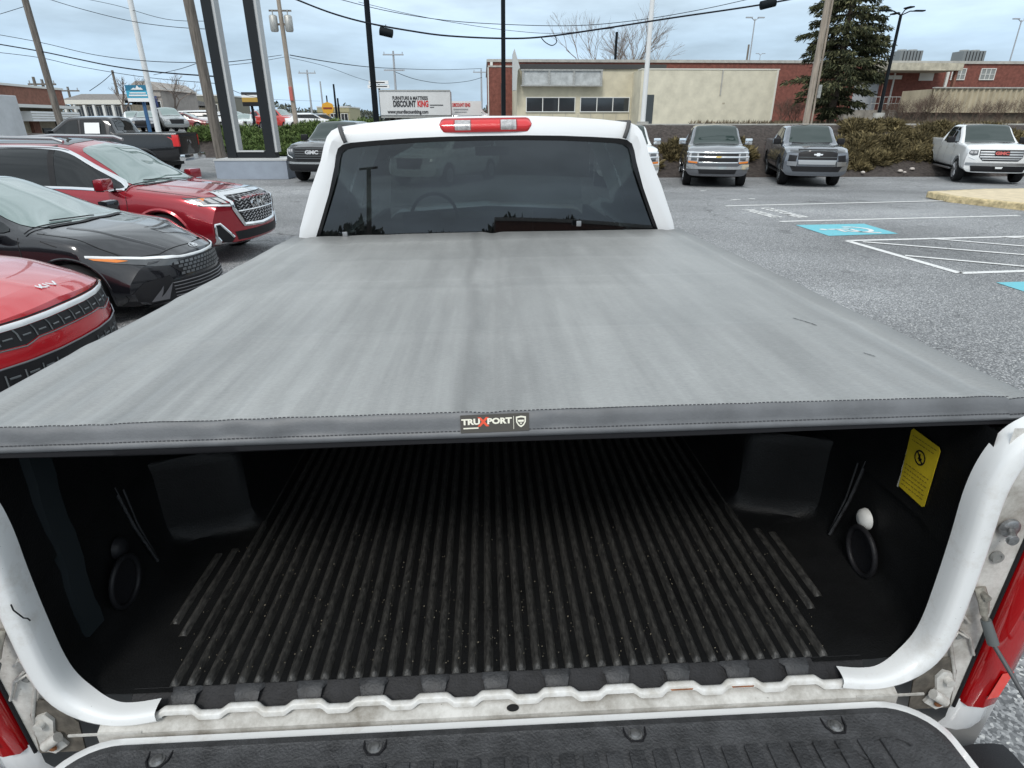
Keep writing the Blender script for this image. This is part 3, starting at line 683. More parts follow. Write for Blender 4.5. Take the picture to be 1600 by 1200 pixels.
# floor sheet with corner fillet up the side walls; profile across x
def wall_prof(y):
    wh = ss(1.26, 1.34, y) * (1 - ss(2.22, 2.30, y))
    xi = .765 - .165 * wh; zt = 1.16
    base = [(-.765, 1.40), (-.775, 1.25)]
    return wh
for s in (-1, 1):
    rows = []
    for y in list(np.linspace(.815, 1.24, 18)) + list(np.linspace(1.25, 1.36, 8)) + [1.5, 1.8, 2.1, 2.2, 2.24, 2.28, 2.32, 2.5, 2.79]:
        wh = ss(1.26, 1.345, y) * (1 - ss(2.22, 2.30, y)); fl = ss(.95, .82, y)
        xo = .840 - .022 * fl
        xw = xo - .185 * wh                 # wheelhouse pushes the wall in
        zt = FZ + .235 + 0 * wh
        rows.append([(s * .60, y, FZ), (s * min(xw - .06, .715), y, FZ), (s * (xw - .035), y, FZ + .006), (s * (xw - .01), y, FZ + .022), (s * xw, y, FZ + .055), (s * xw, y, zt - .03), (s * (xw + .01 * wh + .003), y, zt - .008), (s * (xw + .03 * wh + .004), y, zt), (s * (xo - .004), y, zt + .004), (s * (xo + .004), y, 1.30), (s * (xo + .003), y, 1.405)])
    mb.grid(rows)
mb.grid([[(-.60, .825, FZ), (-.60, 2.79, FZ)], [(.60, .825, FZ), (.60, 2.79, FZ)]])
mb.grid([[(-.85, 2.79, FZ - .01), (-.85, 2.79, 1.42)], [(.85, 2.79, FZ - .01), (.85, 2.79, 1.42)]])
bed = mb.build('bed_liner', liner, TR, smooth=45, merge=.0005)
# ribs moulded into the floor
mb = MB(); nr = 41; rnd = random.Random(3)
for k in range(nr):
    x = -.628 + 1.256 * k / (nr - 1)
    y0 = .830
    r0 = .0067
    sect = [(-1.45, -.1), (-.95, .55), (-.55, .95), (0, 1.08), (.55, .95), (.95, .55), (1.45, -.1)]
    rows = []
    for y, sc in [(y0 - .004, .15), (y0, .8), (y0 + .006, 1.0)] + [(y0 + .02 + t * .12, 1) for t in range(16)]:
        rows.append([(x + a * r0 * (.8 + .2 * sc), min(y, 2.78), FZ + max(-.002, b * r0 * 1.5 * sc)) for a, b in sect])
    mb.grid(rows)
for s in (-1, 1):
    for x, y0, y1 in ((.668, .952, 1.24), (.700, .985, 1.22)):
        rows = []
        for y, sc in ((y0, .2), (y0 + .008, 1), ((y0 + y1) / 2, 1), (y1, .2)): rows.append([(s * x + a * .0065, y, FZ + max(-.002, b * .009 * sc) + (.002 if x > .69 else 0)) for a, b in sect])
        mb.grid(rows)
mb.build('floor_rib', liner_dusty, bed, smooth=60)
# moulded pads along the rear edge and the sloping edge flange
mb = MB(); blk_m = mat('worn_liner_edge', (.038, .039, .042), .5, noise=.4, nscale=40, bump=.6, bscale=240, spec=.4)
padx = [-.60 + .1163 * k for k in range(11)]
for x in padx:
    mb = MB(); rows = []
    for y, z, wd in ((.8265, FZ - .001, .032), (.8235, FZ + .0035, .030), (.806, FZ + .0015, .0235), (.794, FZ - .016, .019)):
        rows.append([(x - wd, y, z if z < FZ else z), (x - wd + .005, y, z + .0005), (x + wd - .005, y, z + .0005), (x + wd, y, z)])
    rows = [[(p[0], p[1], p[2] - (.007 if k in (0, 3) and 0 < i < 2 else 0)) for k, p in enumerate(r_)] for i, r_ in enumerate(rows)]
    mb.grid(rows); mb.build('edge_pad', blk_m, bed, smooth=50)
mb = MB(); rows = []
for x in np.linspace(-.70, .70, 57): rows.append([(x, .826, FZ + .0003), (x, .820, FZ - .003), (x, .806, FZ - .014), (x, .782, FZ - .026)])
mb.grid(rows); mb.build('rear_flange', mat('flange_plastic', (.016, .016, .018), .6, noise=.4, nscale=30, bump=.6, bscale=240, spec=.3), bed, smooth=80, fixn=False)
# grit and seed husks lying between the ribs: loose stuff on the floor
grit_m = mat('grit', (.19, .165, .12), .9); mb = MB(); rnd = random.Random(8)
for k in range(900):
    y = .84 + abs(rnd.gauss(0, .28)); x = rnd.uniform(-.66, .66)
    if y > 1.75: continue
    s_ = rnd.uniform(.0004, .0010) * (1.5 if rnd.random() < .06 else 1); a = rnd.uniform(0, pi); kk = (x + .628) / .0314; on = abs(kk - round(kk)) < .22
    z = FZ + (.0095 if on else .001); c_, s__ = cos(a) * s_ * 1.6, sin(a) * s_ * 1.6
    mb.add([(x - c_, y - s__, z), (x + s__ * .6, y - c_ * .6, z), (x + c_, y + s__, z + .001), (x - s__ * .6, y + c_ * .6, z + .001)], [(0, 1, 2, 3)])
tag(mb.build('loose_grit', grit_m, None, fixn=False), 'pale grit and seed husks scattered over the ribbed floor of the truck bed', 'debris', kind='stuff').matrix_world = Matrix.Translation((.042, 0, 0)) @ Matrix.Rotation(R(-.8), 4, 'Y') @ Matrix.Rotation(R(-1.0), 4, 'X')
# side wall features: tall moulded band on the left, thin drip channels, tie-down rings
mb = MB()
for i, s in enumerate((-1,)):
    rows = []
    for k in range(15):
        t = k / 14; z = 1.395 - t * (1.395 - .955); y = .950 + .004 * math.copysign(1, sin(t * 14)) * .7 - .012 * t
        rows.append([(s * .848, y - .026, z), (s * .826, y - .022, z), (s * .822, y + .022, z), (s * .848, y + .027, z)])
    mb.grid(rows)
mb.build('stake_cover', mat('blue_black_plastic', (.018, .023, .026), .45, spec=.25), bed, smooth=40)
for s in (-1, 1):
    mb = MB(); y0 = 1.15
    mb.tube([(s * .840, y0 - .02, 1.17), (s * .835, y0, 1.05), (s * .823, y0 + .025, .935)], .0045, 6); mb.tube([(s * .840, y0 + .006, 1.16), (s * .836, y0 + .014, 1.05), (s * .824, y0 + .028, .94)], .003, 6); mb.build('drip_channel', blk_m, bed, smooth=60)
    mb = MB(); rp = []
    for k in range(29):
        a = 2 * pi * k / 28; rp.append((s * (.816 - .004 * sin(a)), 1.045 + .050 * cos(a), .985 + .056 * sin(a)))
    mb.tube(rp, .0062, 8, False); mb.add([Vector(p) + Vector((s * .004, 0, 0)) for p in rp[:-1]], [tuple(range(28))]); mb.build('tie_down_ring', black, bed, smooth=60)
    mb = MB(); mb.lathe([(0.0001, -.016), (.014, -.015), (.022, -.009), (.025, 0)], 20, (s * .832, 1.076, 1.050), 'X')
    mb.v = [(v[0] if s > 0 else -2 * .832 - v[0], v[1], v[2]) for v in mb.v] if s < 0 else mb.v
    mb.build('ring_mount', mat('scuffed_white_plastic', (.62, .62, .6), .5) if s > 0 else black, bed, smooth=60)
# caution sticker
stick = mat('yellow_sticker', (.56, .42, .02), .5, noise=.12, nscale=30)
sd = plane_fn((.8375, .975, 1.243), (0, -1, .03), (0.0, .03, 1)); sd2 = lambda a, b, c=0.: sd(a * 1.18, b * 1.22, 0) + Vector((-.002 - c, 0, 0))
mb = MB(); mb.prism([(-.032, -.052), (.030, -.056), (.034, -.053), (.037, .048), (.033, .053), (-.030, .057), (-.034, .052)], sd2, .001); stk = mb.build('caution_sticker', stick, bed)
mb = MB(); n_ = 24; 
mb.add([sd2(.013 * cos(a) * 1, .018 + .013 * sin(a), .0016) for a in np.linspace(0, 2 * pi, n_ + 1)[:-1]] + [sd2(.0102 * cos(a), .018 + .0102 * sin(a), .0016) for a in np.linspace(0, 2 * pi, n_ + 1)[:-1]], [(i, (i + 1) % n_, n_ + (i + 1) % n_, n_ + i) for i in range(n_)])
def sbar(x0, y0, x1, y1, w_): 
    d = Vector((x1 - x0, y1 - y0)).normalized(); nn = Vector((-d.y, d.x)) * w_ / 2
    mb.add([sd2(x0 - nn.x, y0 - nn.y, .0016), sd2(x1 - nn.x, y1 - nn.y, .0016), sd2(x1 + nn.x, y1 + nn.y, .0016), sd2(x0 + nn.x, y0 + nn.y, .0016)], [(0, 1, 2, 3)])
sbar(-.008, .026, .008, .010, .003); sbar(-.002, .024, .001, .012, .004); sbar(-.004, .016, .005, .017, .003)
mb.build('warning_symbol', black, stk, fixn=False)
mb = MB(); rnd = random.Random(1)
for k in range(13):
    yy = .046 - k * .0075
    if .034 > yy > .001: 
        continue
    x = -.027
    while x < .026:
        l_ = rnd.uniform(.003, .008); sbar(x, yy, min(x + l_, .03), yy, .0014); x += l_ + .0018
mb.build('printed_lines', mat('brown_print', (.20, .14, .02), .6), stk, fixn=False)
mb = MB()
for k in range(9): mb.box((.8375, 1.0155 - .0006 * (k % 3), 1.180 + .0125 * k), (.003, .0035, .0128))
mb.build('torn_edge', mat('torn_paper', (.6, .58, .5), .9), stk)

# --- rear opening: rounded white rims, jambs
inner = [(.635, .916), (.68, .909), (.722, .911), (.760, .921), (.790, .948), (.804, 1.00), (.808, 1.10), (.808, 1.20), (.806, 1.28), (.811, 1.335), (.824, 1.378), (.846, 1.41), (.880, 1.432)]
inner = spline(inner, 4)
def rim_sweep(s):
    # section: (offset outward from opening, y)
    sect = [(-.004, .826), (-.003, .806), (.001, .793), (.007, .785), (.016, .7815), (.044, .7785), (.054, .781), (.060, .788), (.063, .797), (.075, .798)]
    rows = []
    for i, (x, z) in enumerate(inner):
        a = Vector(inner[max(0, i - 1)]); b = Vector(inner[min(len(inner) - 1, i + 1)]); t = (b - a).normalized(); n = Vector((t.y, -t.x))
        lo = ss(.80, .70, x) * ss(1.05, .93, z); k = .60 - .24 * lo
        rows.append([(s * (x + n.x * o * k), y * (1 - lo) + (.798 + (y - .826) * .72) * lo, z + n.y * o * k) for o, y in sect])
    return rows
for s in (-1, 1):
    mb = MB(); mb.grid(rim_sweep(s)); mb.build('bed_corner_rim', worn_white, TR, smooth=34)
    # flat jamb plate beside the rim
    mb = MB()
    jo = [(.905, .795), (.912, 1.0), (.922, 1.2), (.935, 1.43)]
    ji = [(.80, .795), (.808, .95), (.822, 1.2), (.83, 1.42)]
    rows = []
    for t in np.linspace(0, 1, 16):
        z = .80 + .62 * t; xi = .805 + .025 * ss(0, .3, t); xo = .893 + .028 * t
        rows.append([(s * xi, .7985, z), (s * (xi + .02), .7975, z), (s * (xi * .4 + xo * .6), .796, z), (s * xo, .794, z), (s * (xo + .004), .83, z)])
    mb.grid(rows)
    # pressed hollow around the hinge
    j = mb.build('tailgate_jamb', jamb_white, TR, smooth=60)
    mb = MB(); pts = [(s * .868, .789, .985), (s * .845, .789, 1.0), (s * .838, .789, .975), (s * .866, .789, .90), (s * .876, .789, .85)]
    mb.tube(pts, .0035, 6)
    mb.tube([(s * .85, .789, 1.005), (s * .872, .789, .985), (s * .893, .789, .94)], .003, 6)
    mb.build('pressed_edge', jamb_white, j, smooth=60)
    # hinge pocket and cup
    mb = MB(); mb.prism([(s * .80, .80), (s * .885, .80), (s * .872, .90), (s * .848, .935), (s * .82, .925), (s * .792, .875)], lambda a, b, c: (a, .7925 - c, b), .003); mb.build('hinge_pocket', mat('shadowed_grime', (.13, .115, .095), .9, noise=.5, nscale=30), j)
    mb = MB(); mb.prism([(s * .822, .825), (s * .85, .805), (s * .872, .815), (s * .871, .86), (s * .858, .9), (s * .84, .907), (s * .83, .89), (s * .838, .86)], lambda a, b, c: (a, .789 - c, b), .006)
    mb.cyl((s * .852, .785, .885), (s * .852, .772, .885), .0085); mb.tube([(s * .825, .775, .858), (s * .85, .77, .842)], .010, 10); h_ = mb.build('tailgate_hinge', jamb_white, j, smooth=50)
    mb = MB(); mb.lathe([(.0001, -.003), (.007, -.002), (.009, .001)], 10, (s * .848, .7785, .826), 'Y'); mb.build('rust_patch', rust, h_)
    # clip and plug
    mb = MB(); mb.tube([(s * .822, .788, 1.052), (s * .832, .784, 1.038), (s * .842, .786, 1.036), (s * .838, .786, 1.026), (s * .828, .786, 1.028)], .004, 6); mb.tube([(s * .84, .789, 1.045), (s * .862, .789, 1.02)], .0025, 6); mb.build('wire_clip', jamb_white, j, smooth=60)
    mb = MB(); mb.lathe([(.0001, -.002), (.006, -.002), (.0065, 0), (.0085, -.0005), (.0095, .003)], 18, (s * .855, .793, .985), 'Y'); mb.build('drain_plug', mat('grey_rubber_plug', (.20, .20, .19), .7), j, smooth=40)
    # cable bracket
    mb = MB(); mb.tube([(s * .856, .788, 1.105), (s * .859, .775, 1.085), (s * .864, .770, 1.06)], [.012, .012, .009], 10, flat=.55); mb.cyl((s * .856, .79, 1.098), (s * .856, .765, 1.098), .006); mb.tube([(s * .864, .770, 1.06), (s * .868, .768, 1.045)], .005, 8)
    br = mb.build('cable_bracket', mat('dirty_zinc', (.30, .28, .24), .6, .5, noise=.5, nscale=60), TR, smooth=50)
    mb = MB(); mb.tube([(s * .868, .768, 1.048), (s * .882, .752, 1.006)], [.0085, .0095], 10); mb.build('cable_sleeve', mat('grey_rubber_sleeve', (.10, .11, .11), .5), br, smooth=60)
    mb = MB(); mb.tube(spline([(s * .882, .752, 1.006), (s * .896, .70, .965), (s * .895, .60, .922), (s * .86, .45, .905), (s * .80, .36, .90)], 6), .0038, 8); mb.build('tailgate_cable', mat('cable_jacket', (.07, .072, .075), .5), br, smooth=60)
# striker and plug only on the right jamb
mb = MB(); mb.lathe([(.0001, -.006), (.012, -.006), (.017, -.003), (.018, .002)], 22, (.872, .788, 1.232), 'Y'); mb.cyl((.872, .785, 1.232), (.852, .757, 1.234), .006); mb.lathe([(.0001, -.003), (.009, -.003), (.010, .001), (.009, .004), (.0001, .004)], 16, (.848, .754, 1.234), 'Y')
mb.build('latch_striker', mat('worn_steel', (.30, .30, .30), .4, .8, noise=.4, nscale=90), TR, smooth=40)
mb = MB(); mb.lathe([(.0001, -.001), (.006, -.001), (.0065, -.003), (.0105, -.003), (.0115, .003)], 20, (.872, .791, 1.168), 'Y'); mb.build('rubber_plug', MATS['grey_rubber_plug'], TR, smooth=40)
# crack in the left rim paint
mb = MB(); cp = [(-.806 + .042 - .0, 0, 1.0)]
pts = [(-.812, .779, 1.165), (-.812, .779, 1.153), (-.807, .779, 1.145), (-.803, .781, 1.134), (-.798, .782, 1.132), (-.796, .783, 1.126)]
mb.tube(pts, .0013, 5); mb.build('paint_crack', black, TR)

# --- sill with its wavy pressed lip
mb = MB(); rows = []; per = .1163
def wave(x):
    f = ((x + .60) / per + .5) % 1.0
    return 1 - (ss(.14, .30, f) - ss(.70, .86, f))         # 1 at the pads (notch), 0 between
for x in np.linspace(-.70, .70, 561):
    w_ = wave(x); y_ = .786 - .0075 * w_; z_ = FZ - .003 - .006 * w_
    rows.append([(x, y_ + .007, z_ - .008), (x, y_ + .004, z_ - .001), (x, y_ + .0, z_ + .0005), (x, y_ - .0065, z_ - .0005), (x, y_ - .009, z_ - .003), (x, y_ - .010, z_ - .011)])
mb.grid(rows); lip = mb.build('sill_lip', mat('scuffed_lip_white', (.72, .72, .71), .42, col2=(.48, .46, .42), nscale=38, detail=12), TR, smooth=50, fixn=False)
mb = MB(); rows = []
for x in np.linspace(-.74, .74, 40): rows.append([(x, .790, .890), (x, .772, .8865), (x, .758, .880), (x, .7575, .845)])
mb.grid(rows); sill = mb.build('sill', jamb_white, TR, smooth=50, fixn=False)
mb = MB(); mb.add([(.012 + .0115 * cos(a), .7665 + .0060 * sin(a), .8868 + .0060 * sin(a) * .42) for a in np.linspace(0, 2 * pi, 21)[:-1]], [tuple(range(20))]); mb.build('sill_hole', mat('hole_dark', (.004, .004, .004), .9), sill, fixn=False)
mb = MB()
for k in (8, 9):
    x = -.60 + per * k; mb.add([(x - .022, .7775, FZ - .0092), (x + .022, .7775, FZ - .0092), (x + .02, .7735, FZ - .0098), (x - .02, .7735, FZ - .0098)], [(0, 1, 2, 3)])
mb.build('rust_patch', rust, sill, fixn=False)
for s in (-1, 1):     # thin flange either side that the gate closes on
    mb = MB(); mb.box((s * .725, .7585, .8805), (.13, .003, .004)); mb.build('gate_flange', jamb_white, sill)

# --- tailgate, folded down
gz_ = .878
def gate_out(inset=0., rad=.10):
    W_, yt = .790 - inset, .7535 - inset; pts = [(-W_, .20), ]
    for k in range(9):
        a = pi - k / 8 * pi / 2; pts.append((-W_ + rad + rad * cos(a), yt - rad * .85 + rad * .85 * sin(a)))
    pts += [(-.5, yt), (-.2, yt), (0, yt), (.2, yt), (.5, yt)]
    for k in range(9):
        a = pi / 2 - k / 8 * pi / 2; pts.append((W_ - rad + rad * cos(a), yt - rad * .85 + rad * .85 * sin(a)))
    pts.append((W_, .20)); return pts
a_, b_, c_ = gate_out(0), gate_out(.004), gate_out(.02)
n = len(a_); mb = MB()
mb.add([(x, y, gz_ - .06) for x, y in a_] + [(x, y, gz_ - .004) for x, y in a_] + [(x, y, gz_) for x, y in b_] + [(x, y, gz_) for x, y in c_], [(k * n + i, k * n + i + 1, (k + 1) * n + i + 1, (k + 1) * n + i) for k in range(3) for i in range(n - 1)] + [tuple(range(3 * n, 4 * n)), tuple(range(n))[::-1]])
gate = mb.build('tailgate', worn_white, TR, smooth=40); gate['label'] = 'lowered tailgate with black textured liner panel'
a_, b_, c_ = gate_out(.0185, .09), gate_out(.023, .088), gate_out(.036, .08)
mb = MB(); mb.add([(x, y, gz_ + .0005) for x, y in a_] + [(x, y, gz_ + .008) for x, y in b_] + [(x, y, gz_ + .0105) for x, y in c_] , [(k * n + i, k * n + i + 1, (k + 1) * n + i + 1, (k + 1) * n + i) for k in range(2) for i in range(n - 1)])
d_ = [(x, y, gz_ + .0105) for x, y in c_]; e_ = [(x * .985, y - .012, gz_ + .0065) for x, y in c_]
mb.add(d_ + e_, [(i, i + 1, n + i + 1, n + i) for i in range(n - 1)] + [tuple(range(n, 2 * n))])
gl = mb.build('gate_liner', gate_liner, gate, smooth=35)
mb = MB()
for k in range(34):
    x = -.66 + k * .04; mb.box((x, .575, gz_ + .0085), (.026, .19, .007), bev=.003)
mb.build('moulded_rib', gate_liner, gl, smooth=40)
for x in (-.602, -.232, .226, .585):
    yb = .703 + (0 if abs(x) < .5 else -.004)
    mb = MB(); mb.tube([(x - .020, yb + .020, gz_ + .008), (x - .018, yb - .002, gz_ + .008), (x - .010, yb - .014, gz_ + .008), (x + .010, yb - .014, gz_ + .008), (x + .018, yb - .002, gz_ + .008), (x + .020, yb + .020, gz_ + .008)], .0020, 6); mb.build('bolt_recess', black, gl, smooth=60)
    mb = MB(); mb.lathe([(.0001, .006), (.008, .005), (.0095, .002), (.0125, .0015), (.013, -.002)], 14, (x, yb, gz_ + .0068)); mb.build('liner_bolt', MATS['worn_steel'], gl, smooth=40)
for s in (-1, 1):
    for q_ in (0, 1):
        mb = MB(); mb.tube([(s * (.66 - .09 * q_) + .035 * cos(a), .655 - .02 * q_ + .018 * sin(a), gz_ + .008) for a in np.linspace(0, pi, 13)], .003, 6); mb.build('moulded_loop', gate_liner, gl, smooth=60)

# --- tail lights, corners, outer sides, bumper
for s in (-1, 1):
    mb = MB(); rows = []
    for t in np.linspace(0, 1, 12):
        z = .818 + .46 * t; bul = .014 * sin(pi * min(1, max(0, t)))
        xo0 = .900 + .020 * t; xe = .978
        prof = [(xo0, .806), (xo0 + .001, .786), (xo0 + .006, .776 - bul), (xo0 + .03, .768 - bul), (.955, .772 - bul), (.972, .785), (.981, .805), (.983, .83), (.965, .85)]
        zz = lambda x: z + (.012 * ss(.9, .98, x) if t == 0 else 0)
        rows.append([(s * x, y, zz(x)) for x, y in prof])
    rows = [[(p[0] * .995, p[1] + .02, p[2] - .001) for p in rows[0]]] + rows + [[(p[0] * .995, p[1] + .02, p[2]) for p in rows[-1]]]
    mb.grid(rows); tl = mb.build('tail_light', lens_red, TR, smooth=60)
    def pl(x0, x1, z0, z1, m, nm, sk=.0):
        mb = MB(); rows = []
        for t in np.linspace(0, 1, 8):
            z = z0 + (z1 - z0) * t; tt = (z - .818) / .46; bul = .014 * sin(pi * tt)
            rows.append([(s * (x0 + (x1 - x0) * q_ + sk * t), .7655 - bul + .0 + .004 * q_, z) for q_ in np.linspace(0, 1, 5)])
        mb.grid(rows); return mb.build(nm, m, tl, smooth=180, fixn=False)
    pl(.924, .950, .852, .925, mat('lit_red_reflector', (.95, .05, .03), .25, coat=.6), 'reflector', .004)
    pl(.924, .962, 1.06, 1.25, mat('inner_red_lens', (.55, .012, .012), .2, coat=1.), 'upper_lens', .006)
    # dark joint between lamp and jamb
    mb = MB(); mb.tube([(s * .8945, .792, .80), (s * .903, .792, 1.0), (s * .913, .792, 1.2), (s * .918, .792, 1.28)], .0035, 6); mb.build('lamp_gasket', black, tl, smooth=60)
    # outer side skin
    mb = MB(); rows = []
    sid = [(1.41, .915), (1.405, .95), (1.385, .972), (1.30, .978), (1.1, .984), (.85, .992), (.62, .97), (.52, .93)]; fz_ = interp([(a, b) for a, b in sid])
    zs_ = [1.41, 1.405, 1.385, 1.34] + list(np.linspace(1.30, .52, 27)); ysd = [.800, .82, .84] + list(np.linspace(.88, 2.83, 60))
    for y in ysd: rows.append([(s * fz_(z), y, z) for z in zs_])
    mb.grid(rows); wc = (1.78, .42)
    mb.f = [f for f in mb.f if sum((mb.v[i][1] - wc[0]) ** 2 + (mb.v[i][2] - wc[1]) ** 2 for i in f) / 4 > .49 ** 2]; mb.mi = [0] * len(mb.f)
    bs = mb.build('bed_side', truck_white, TR, smooth=45)
    mb = MB(); mb.tube([(s * (fz_(max(.52, wc[1] + .49 * sin(a))) - .006), wc[0] + .49 * cos(a), wc[1] + .49 * sin(a)) for a in np.linspace(.15, pi - .15, 30)], .032, 10, flat=.7); mb.build('arch_lip', truck_white, bs, smooth=60)
    mb = MB(); mb.grid([[(s * x, wc[0] + .5 * cos(a), wc[1] + .5 * sin(a)) for x in (.62, .965)] for a in np.linspace(.1, pi - .1, 20)]); mb.build('wheel_arch_liner', black, bs, fixn=False)
    mb = MB()       # panel behind the lamp, above it and the curved corner below it
    rows = []
    for x, y in ((.892, .800), (.900, .790), (.92, .783), (.95, .785), (.972, .797), (.984, .83), (.989, .9)):
        rows.append([(s * x, y, .822 if x < .95 else .832), (s * x, y - .002, .80), (s * (x + .002), y, .76), (s * (x - .005), y + .006, .735)])
    mb.grid(rows); mb.build('lower_corner', truck_white, bs, smooth=60); mb = MB()
    rows = []
    for x, y in ((.905, .798), (.92, .786), (.95, .785), (.97, .797), (.980, .83)):
        rows.append([(s * x, y, 1.283), (s * x, y, 1.35), (s * (x - .006), y + .004, 1.40), (s * (x - .03), y + .02, 1.412)])
    mb.grid(rows); mb.build('upper_corner', truck_white, bs, smooth=60)
    # wheel
    for wy in (1.78, 5.45):
        mb = MB(); R_ = .40
        mb.lathe([(.22, -.11), (.33, -.125), (.385, -.12), (R_, -.09), (R_, .09), (.385, .12), (.33, .125), (.22, .11)], 40, (s * .835, wy, R_ + .045 * (1 if wy > 3 else .5)), 'X'); wl = mb.build('wheel', rubber, TR, smooth=50)
        mb = MB(); mb.lathe([(.0001, s * .07), (.06, s * .08), (.1, s * .05), (.2, s * .06), (.225, s * .11), (.23, 0)], 30, (s * .835, wy, R_ + .045 * (1 if wy > 3 else .5)), 'X'); mb.build('rim', satin, wl, smooth=50)
mb = MB(); mb.prism([(-.93, .60), (-.90, .70), (.90, .70), (.93, .60), (.90, .50), (-.90, .50)], lambda a, b, c: (a, .60 + c, b), .14); mb.build('rear_bumper', truck_white, TR)
for s in (-1, 1):
    mb = MB(); mb.box((s * .935, .675, .70), (.10, .16, .10), bev=.03); mb.build('bumper_end_cap', black, TR, smooth=50)
mb = MB(); mb.box((0, 2.0, .70), (1.5, 2.5, .25)); mb.box((0, 3.8, .5), (1.1, 5.2, .2)); mb.build('chassis', black, TR)
# ------------------------------------------------------------------ vehicles
def ring_half(keys, rnd, nseg):
    """keys: outline points (y,z) bottom centre -> top centre; rounded corners, fixed number of samples"""
    P = [np.array(k, float) for k in keys]; out = [P[0]]
    for i in range(1, len(P) - 1):
        r = rnd[i]; a = P[i] + (P[i - 1] - P[i]) * r; b = P[i] + (P[i + 1] - P[i]) * r
        prev = out[-1]
        for k in range(1, nseg[i]): out.append(prev + (a - prev) * k / nseg[i])
        for t in np.linspace(0, 1, 5): out.append((1 - t) ** 2 * a + 2 * t * (1 - t) * P[i] + t * t * b)
    prev = out[-1]
    for k in range(1, nseg[-1] + 1): out.append(prev + (P[-1] - prev) * k / nseg[-1])
    return out
def car_shell(sp, nst=64):
    f = {k: interp(sp[k]) for k in ('zb', 'wm', 'zm', 'ws', 'zs', 'wr', 'zr', 'zt')}
    x0, x1 = sp['x0'], sp['x1']
    base = sorted(set([round(x, 4) for x in list(np.linspace(x0, x1, nst)) + [k[0] for q in ('zt', 'zs') for k in sp[q]] + [x1 - .01, x1 - .04, x1 - .09, x0 + .01, x0 + .04, x0 + .09]]), reverse=True)
    base = [x for x in base if x0 <= x <= x1]
    fl, rl = interp(sp['flean']), interp(sp['rlean']); bf, br = sp.get('bowf', .3), sp.get('bowr', .12); wf = sp['wref']
    rnd = sp.get('rnd', [0, .4, .4, .45, .3, .45, 0]); ns = sp.get('nseg', [0, 3, 2, 3, 4, 5, 6])
    def warp(x, y, z):
        tf = ss(x1 - sp.get('fz', .9), x1, x); tr = ss(x0 + .6, x0, x)
        a = min(1.15, abs(y) / wf)
        return (x - tf * (bf * a ** sp.get('bp', 2.4)) - tf * fl(z) + tr * br * a ** 2.4 + tr * rl(z), y, z)
    rings = []
    for x in base:
        K = [(0, f['zb'](x)), (f['wm'](x) * .86, f['zb'](x)), (f['wm'](x) * .985, f['zb'](x) + .13 * min(1, (f['zm'](x) - f['zb'](x)) / .3)), (f['wm'](x), f['zm'](x)), (f['ws'](x), f['zs'](x)), (f['wr'](x), f['zr'](x)), (0, f['zt'](x))]
        rings.append((x, ring_half(K, rnd, ns)))
    m = len(rings[0][1]); V = []; Fc = []
    for x, h in rings:
        full_ = [(-p[0], p[1]) for p in h[1:-1]][::-1]
        loop = [(p[0], p[1]) for p in h] + full_        # bottom centre, up the left, top centre, down the right
        V += [warp(x, y, z) for y, z in loop]
    n = 2 * m - 2
    for i in range(len(rings) - 1):
        for k in range(n): Fc.append((i * n + k, (i + 1) * n + k, (i + 1) * n + (k + 1) % n, i * n + (k + 1) % n))
    def cap(i, flip):
        x, h = rings[i]; nn = 8; idx = []
        for k in range(m):
            l_ = i * n + k; r_ = i * n + (n - k) % n
            if k in (0, m - 1): idx.append([l_]); continue
            row = [l_]
            for q in range(1, nn):
                y = h[k][0] * (1 - 2 * q / nn); V.append(warp(x, y, h[k][1])); row.append(len(V) - 1)
            row.append(r_); idx.append(row)
        for k in range(m - 1):
            a, b = idx[k], idx[k + 1]
            if len(a) == 1 and len(b) > 1:
                for q in range(nn): Fc.append((a[0], b[q], b[q + 1])[::(-1 if flip else 1)])
            elif len(b) == 1 and len(a) > 1:
                for q in range(nn): Fc.append((a[q + 1], a[q], b[0])[::(-1 if flip else 1)])
            else:
                for q in range(nn): Fc.append((a[q], b[q], b[q + 1], a[q + 1])[::(-1 if flip else 1)])
    cap(0, False); cap(len(rings) - 1, True)
    return V, Fc
def cut(V, Fc, cutters):
    """carve wheel arches / load bed out of the shell"""
    me = bpy.data.meshes.new('shell'); me.from_pydata(V, [], Fc)
    bm = bmesh.new(); bm.from_mesh(me); bmesh.ops.remove_doubles(bm, verts=bm.verts, dist=1e-5); bmesh.ops.recalc_face_normals(bm, faces=bm.faces); bm.to_mesh(me); bm.free()
    me.materials.append(truck_white); me.materials.append(black)
    o = bpy.data.objects.new('shell', me); COL.objects.link(o); tmp = [o]
    for mb in cutters:
        cme = bpy.data.meshes.new('cutter'); cme.from_pydata([tuple(v) for v in mb.v], [], mb.f)
        bm = bmesh.new(); bm.from_mesh(cme); bmesh.ops.recalc_face_normals(bm, faces=bm.faces); bm.to_mesh(cme); bm.free()
        cme.materials.append(truck_white); cme.materials.append(black); cme.polygons.foreach_set('material_index', [1] * len(cme.polygons))
        co = bpy.data.objects.new('cutter', cme); COL.objects.link(co); tmp.append(co)
        md = o.modifiers.new('b', 'BOOLEAN'); md.operation = 'DIFFERENCE'; md.solver = 'EXACT'; md.object = co
    bpy.context.view_layer.update()
    dg = bpy.context.evaluated_depsgraph_get(); out = bpy.data.meshes.new_from_object(o.evaluated_get(dg))
    for t in tmp:
        d = t.data; bpy.data.objects.remove(t); bpy.data.meshes.remove(d)
    return out
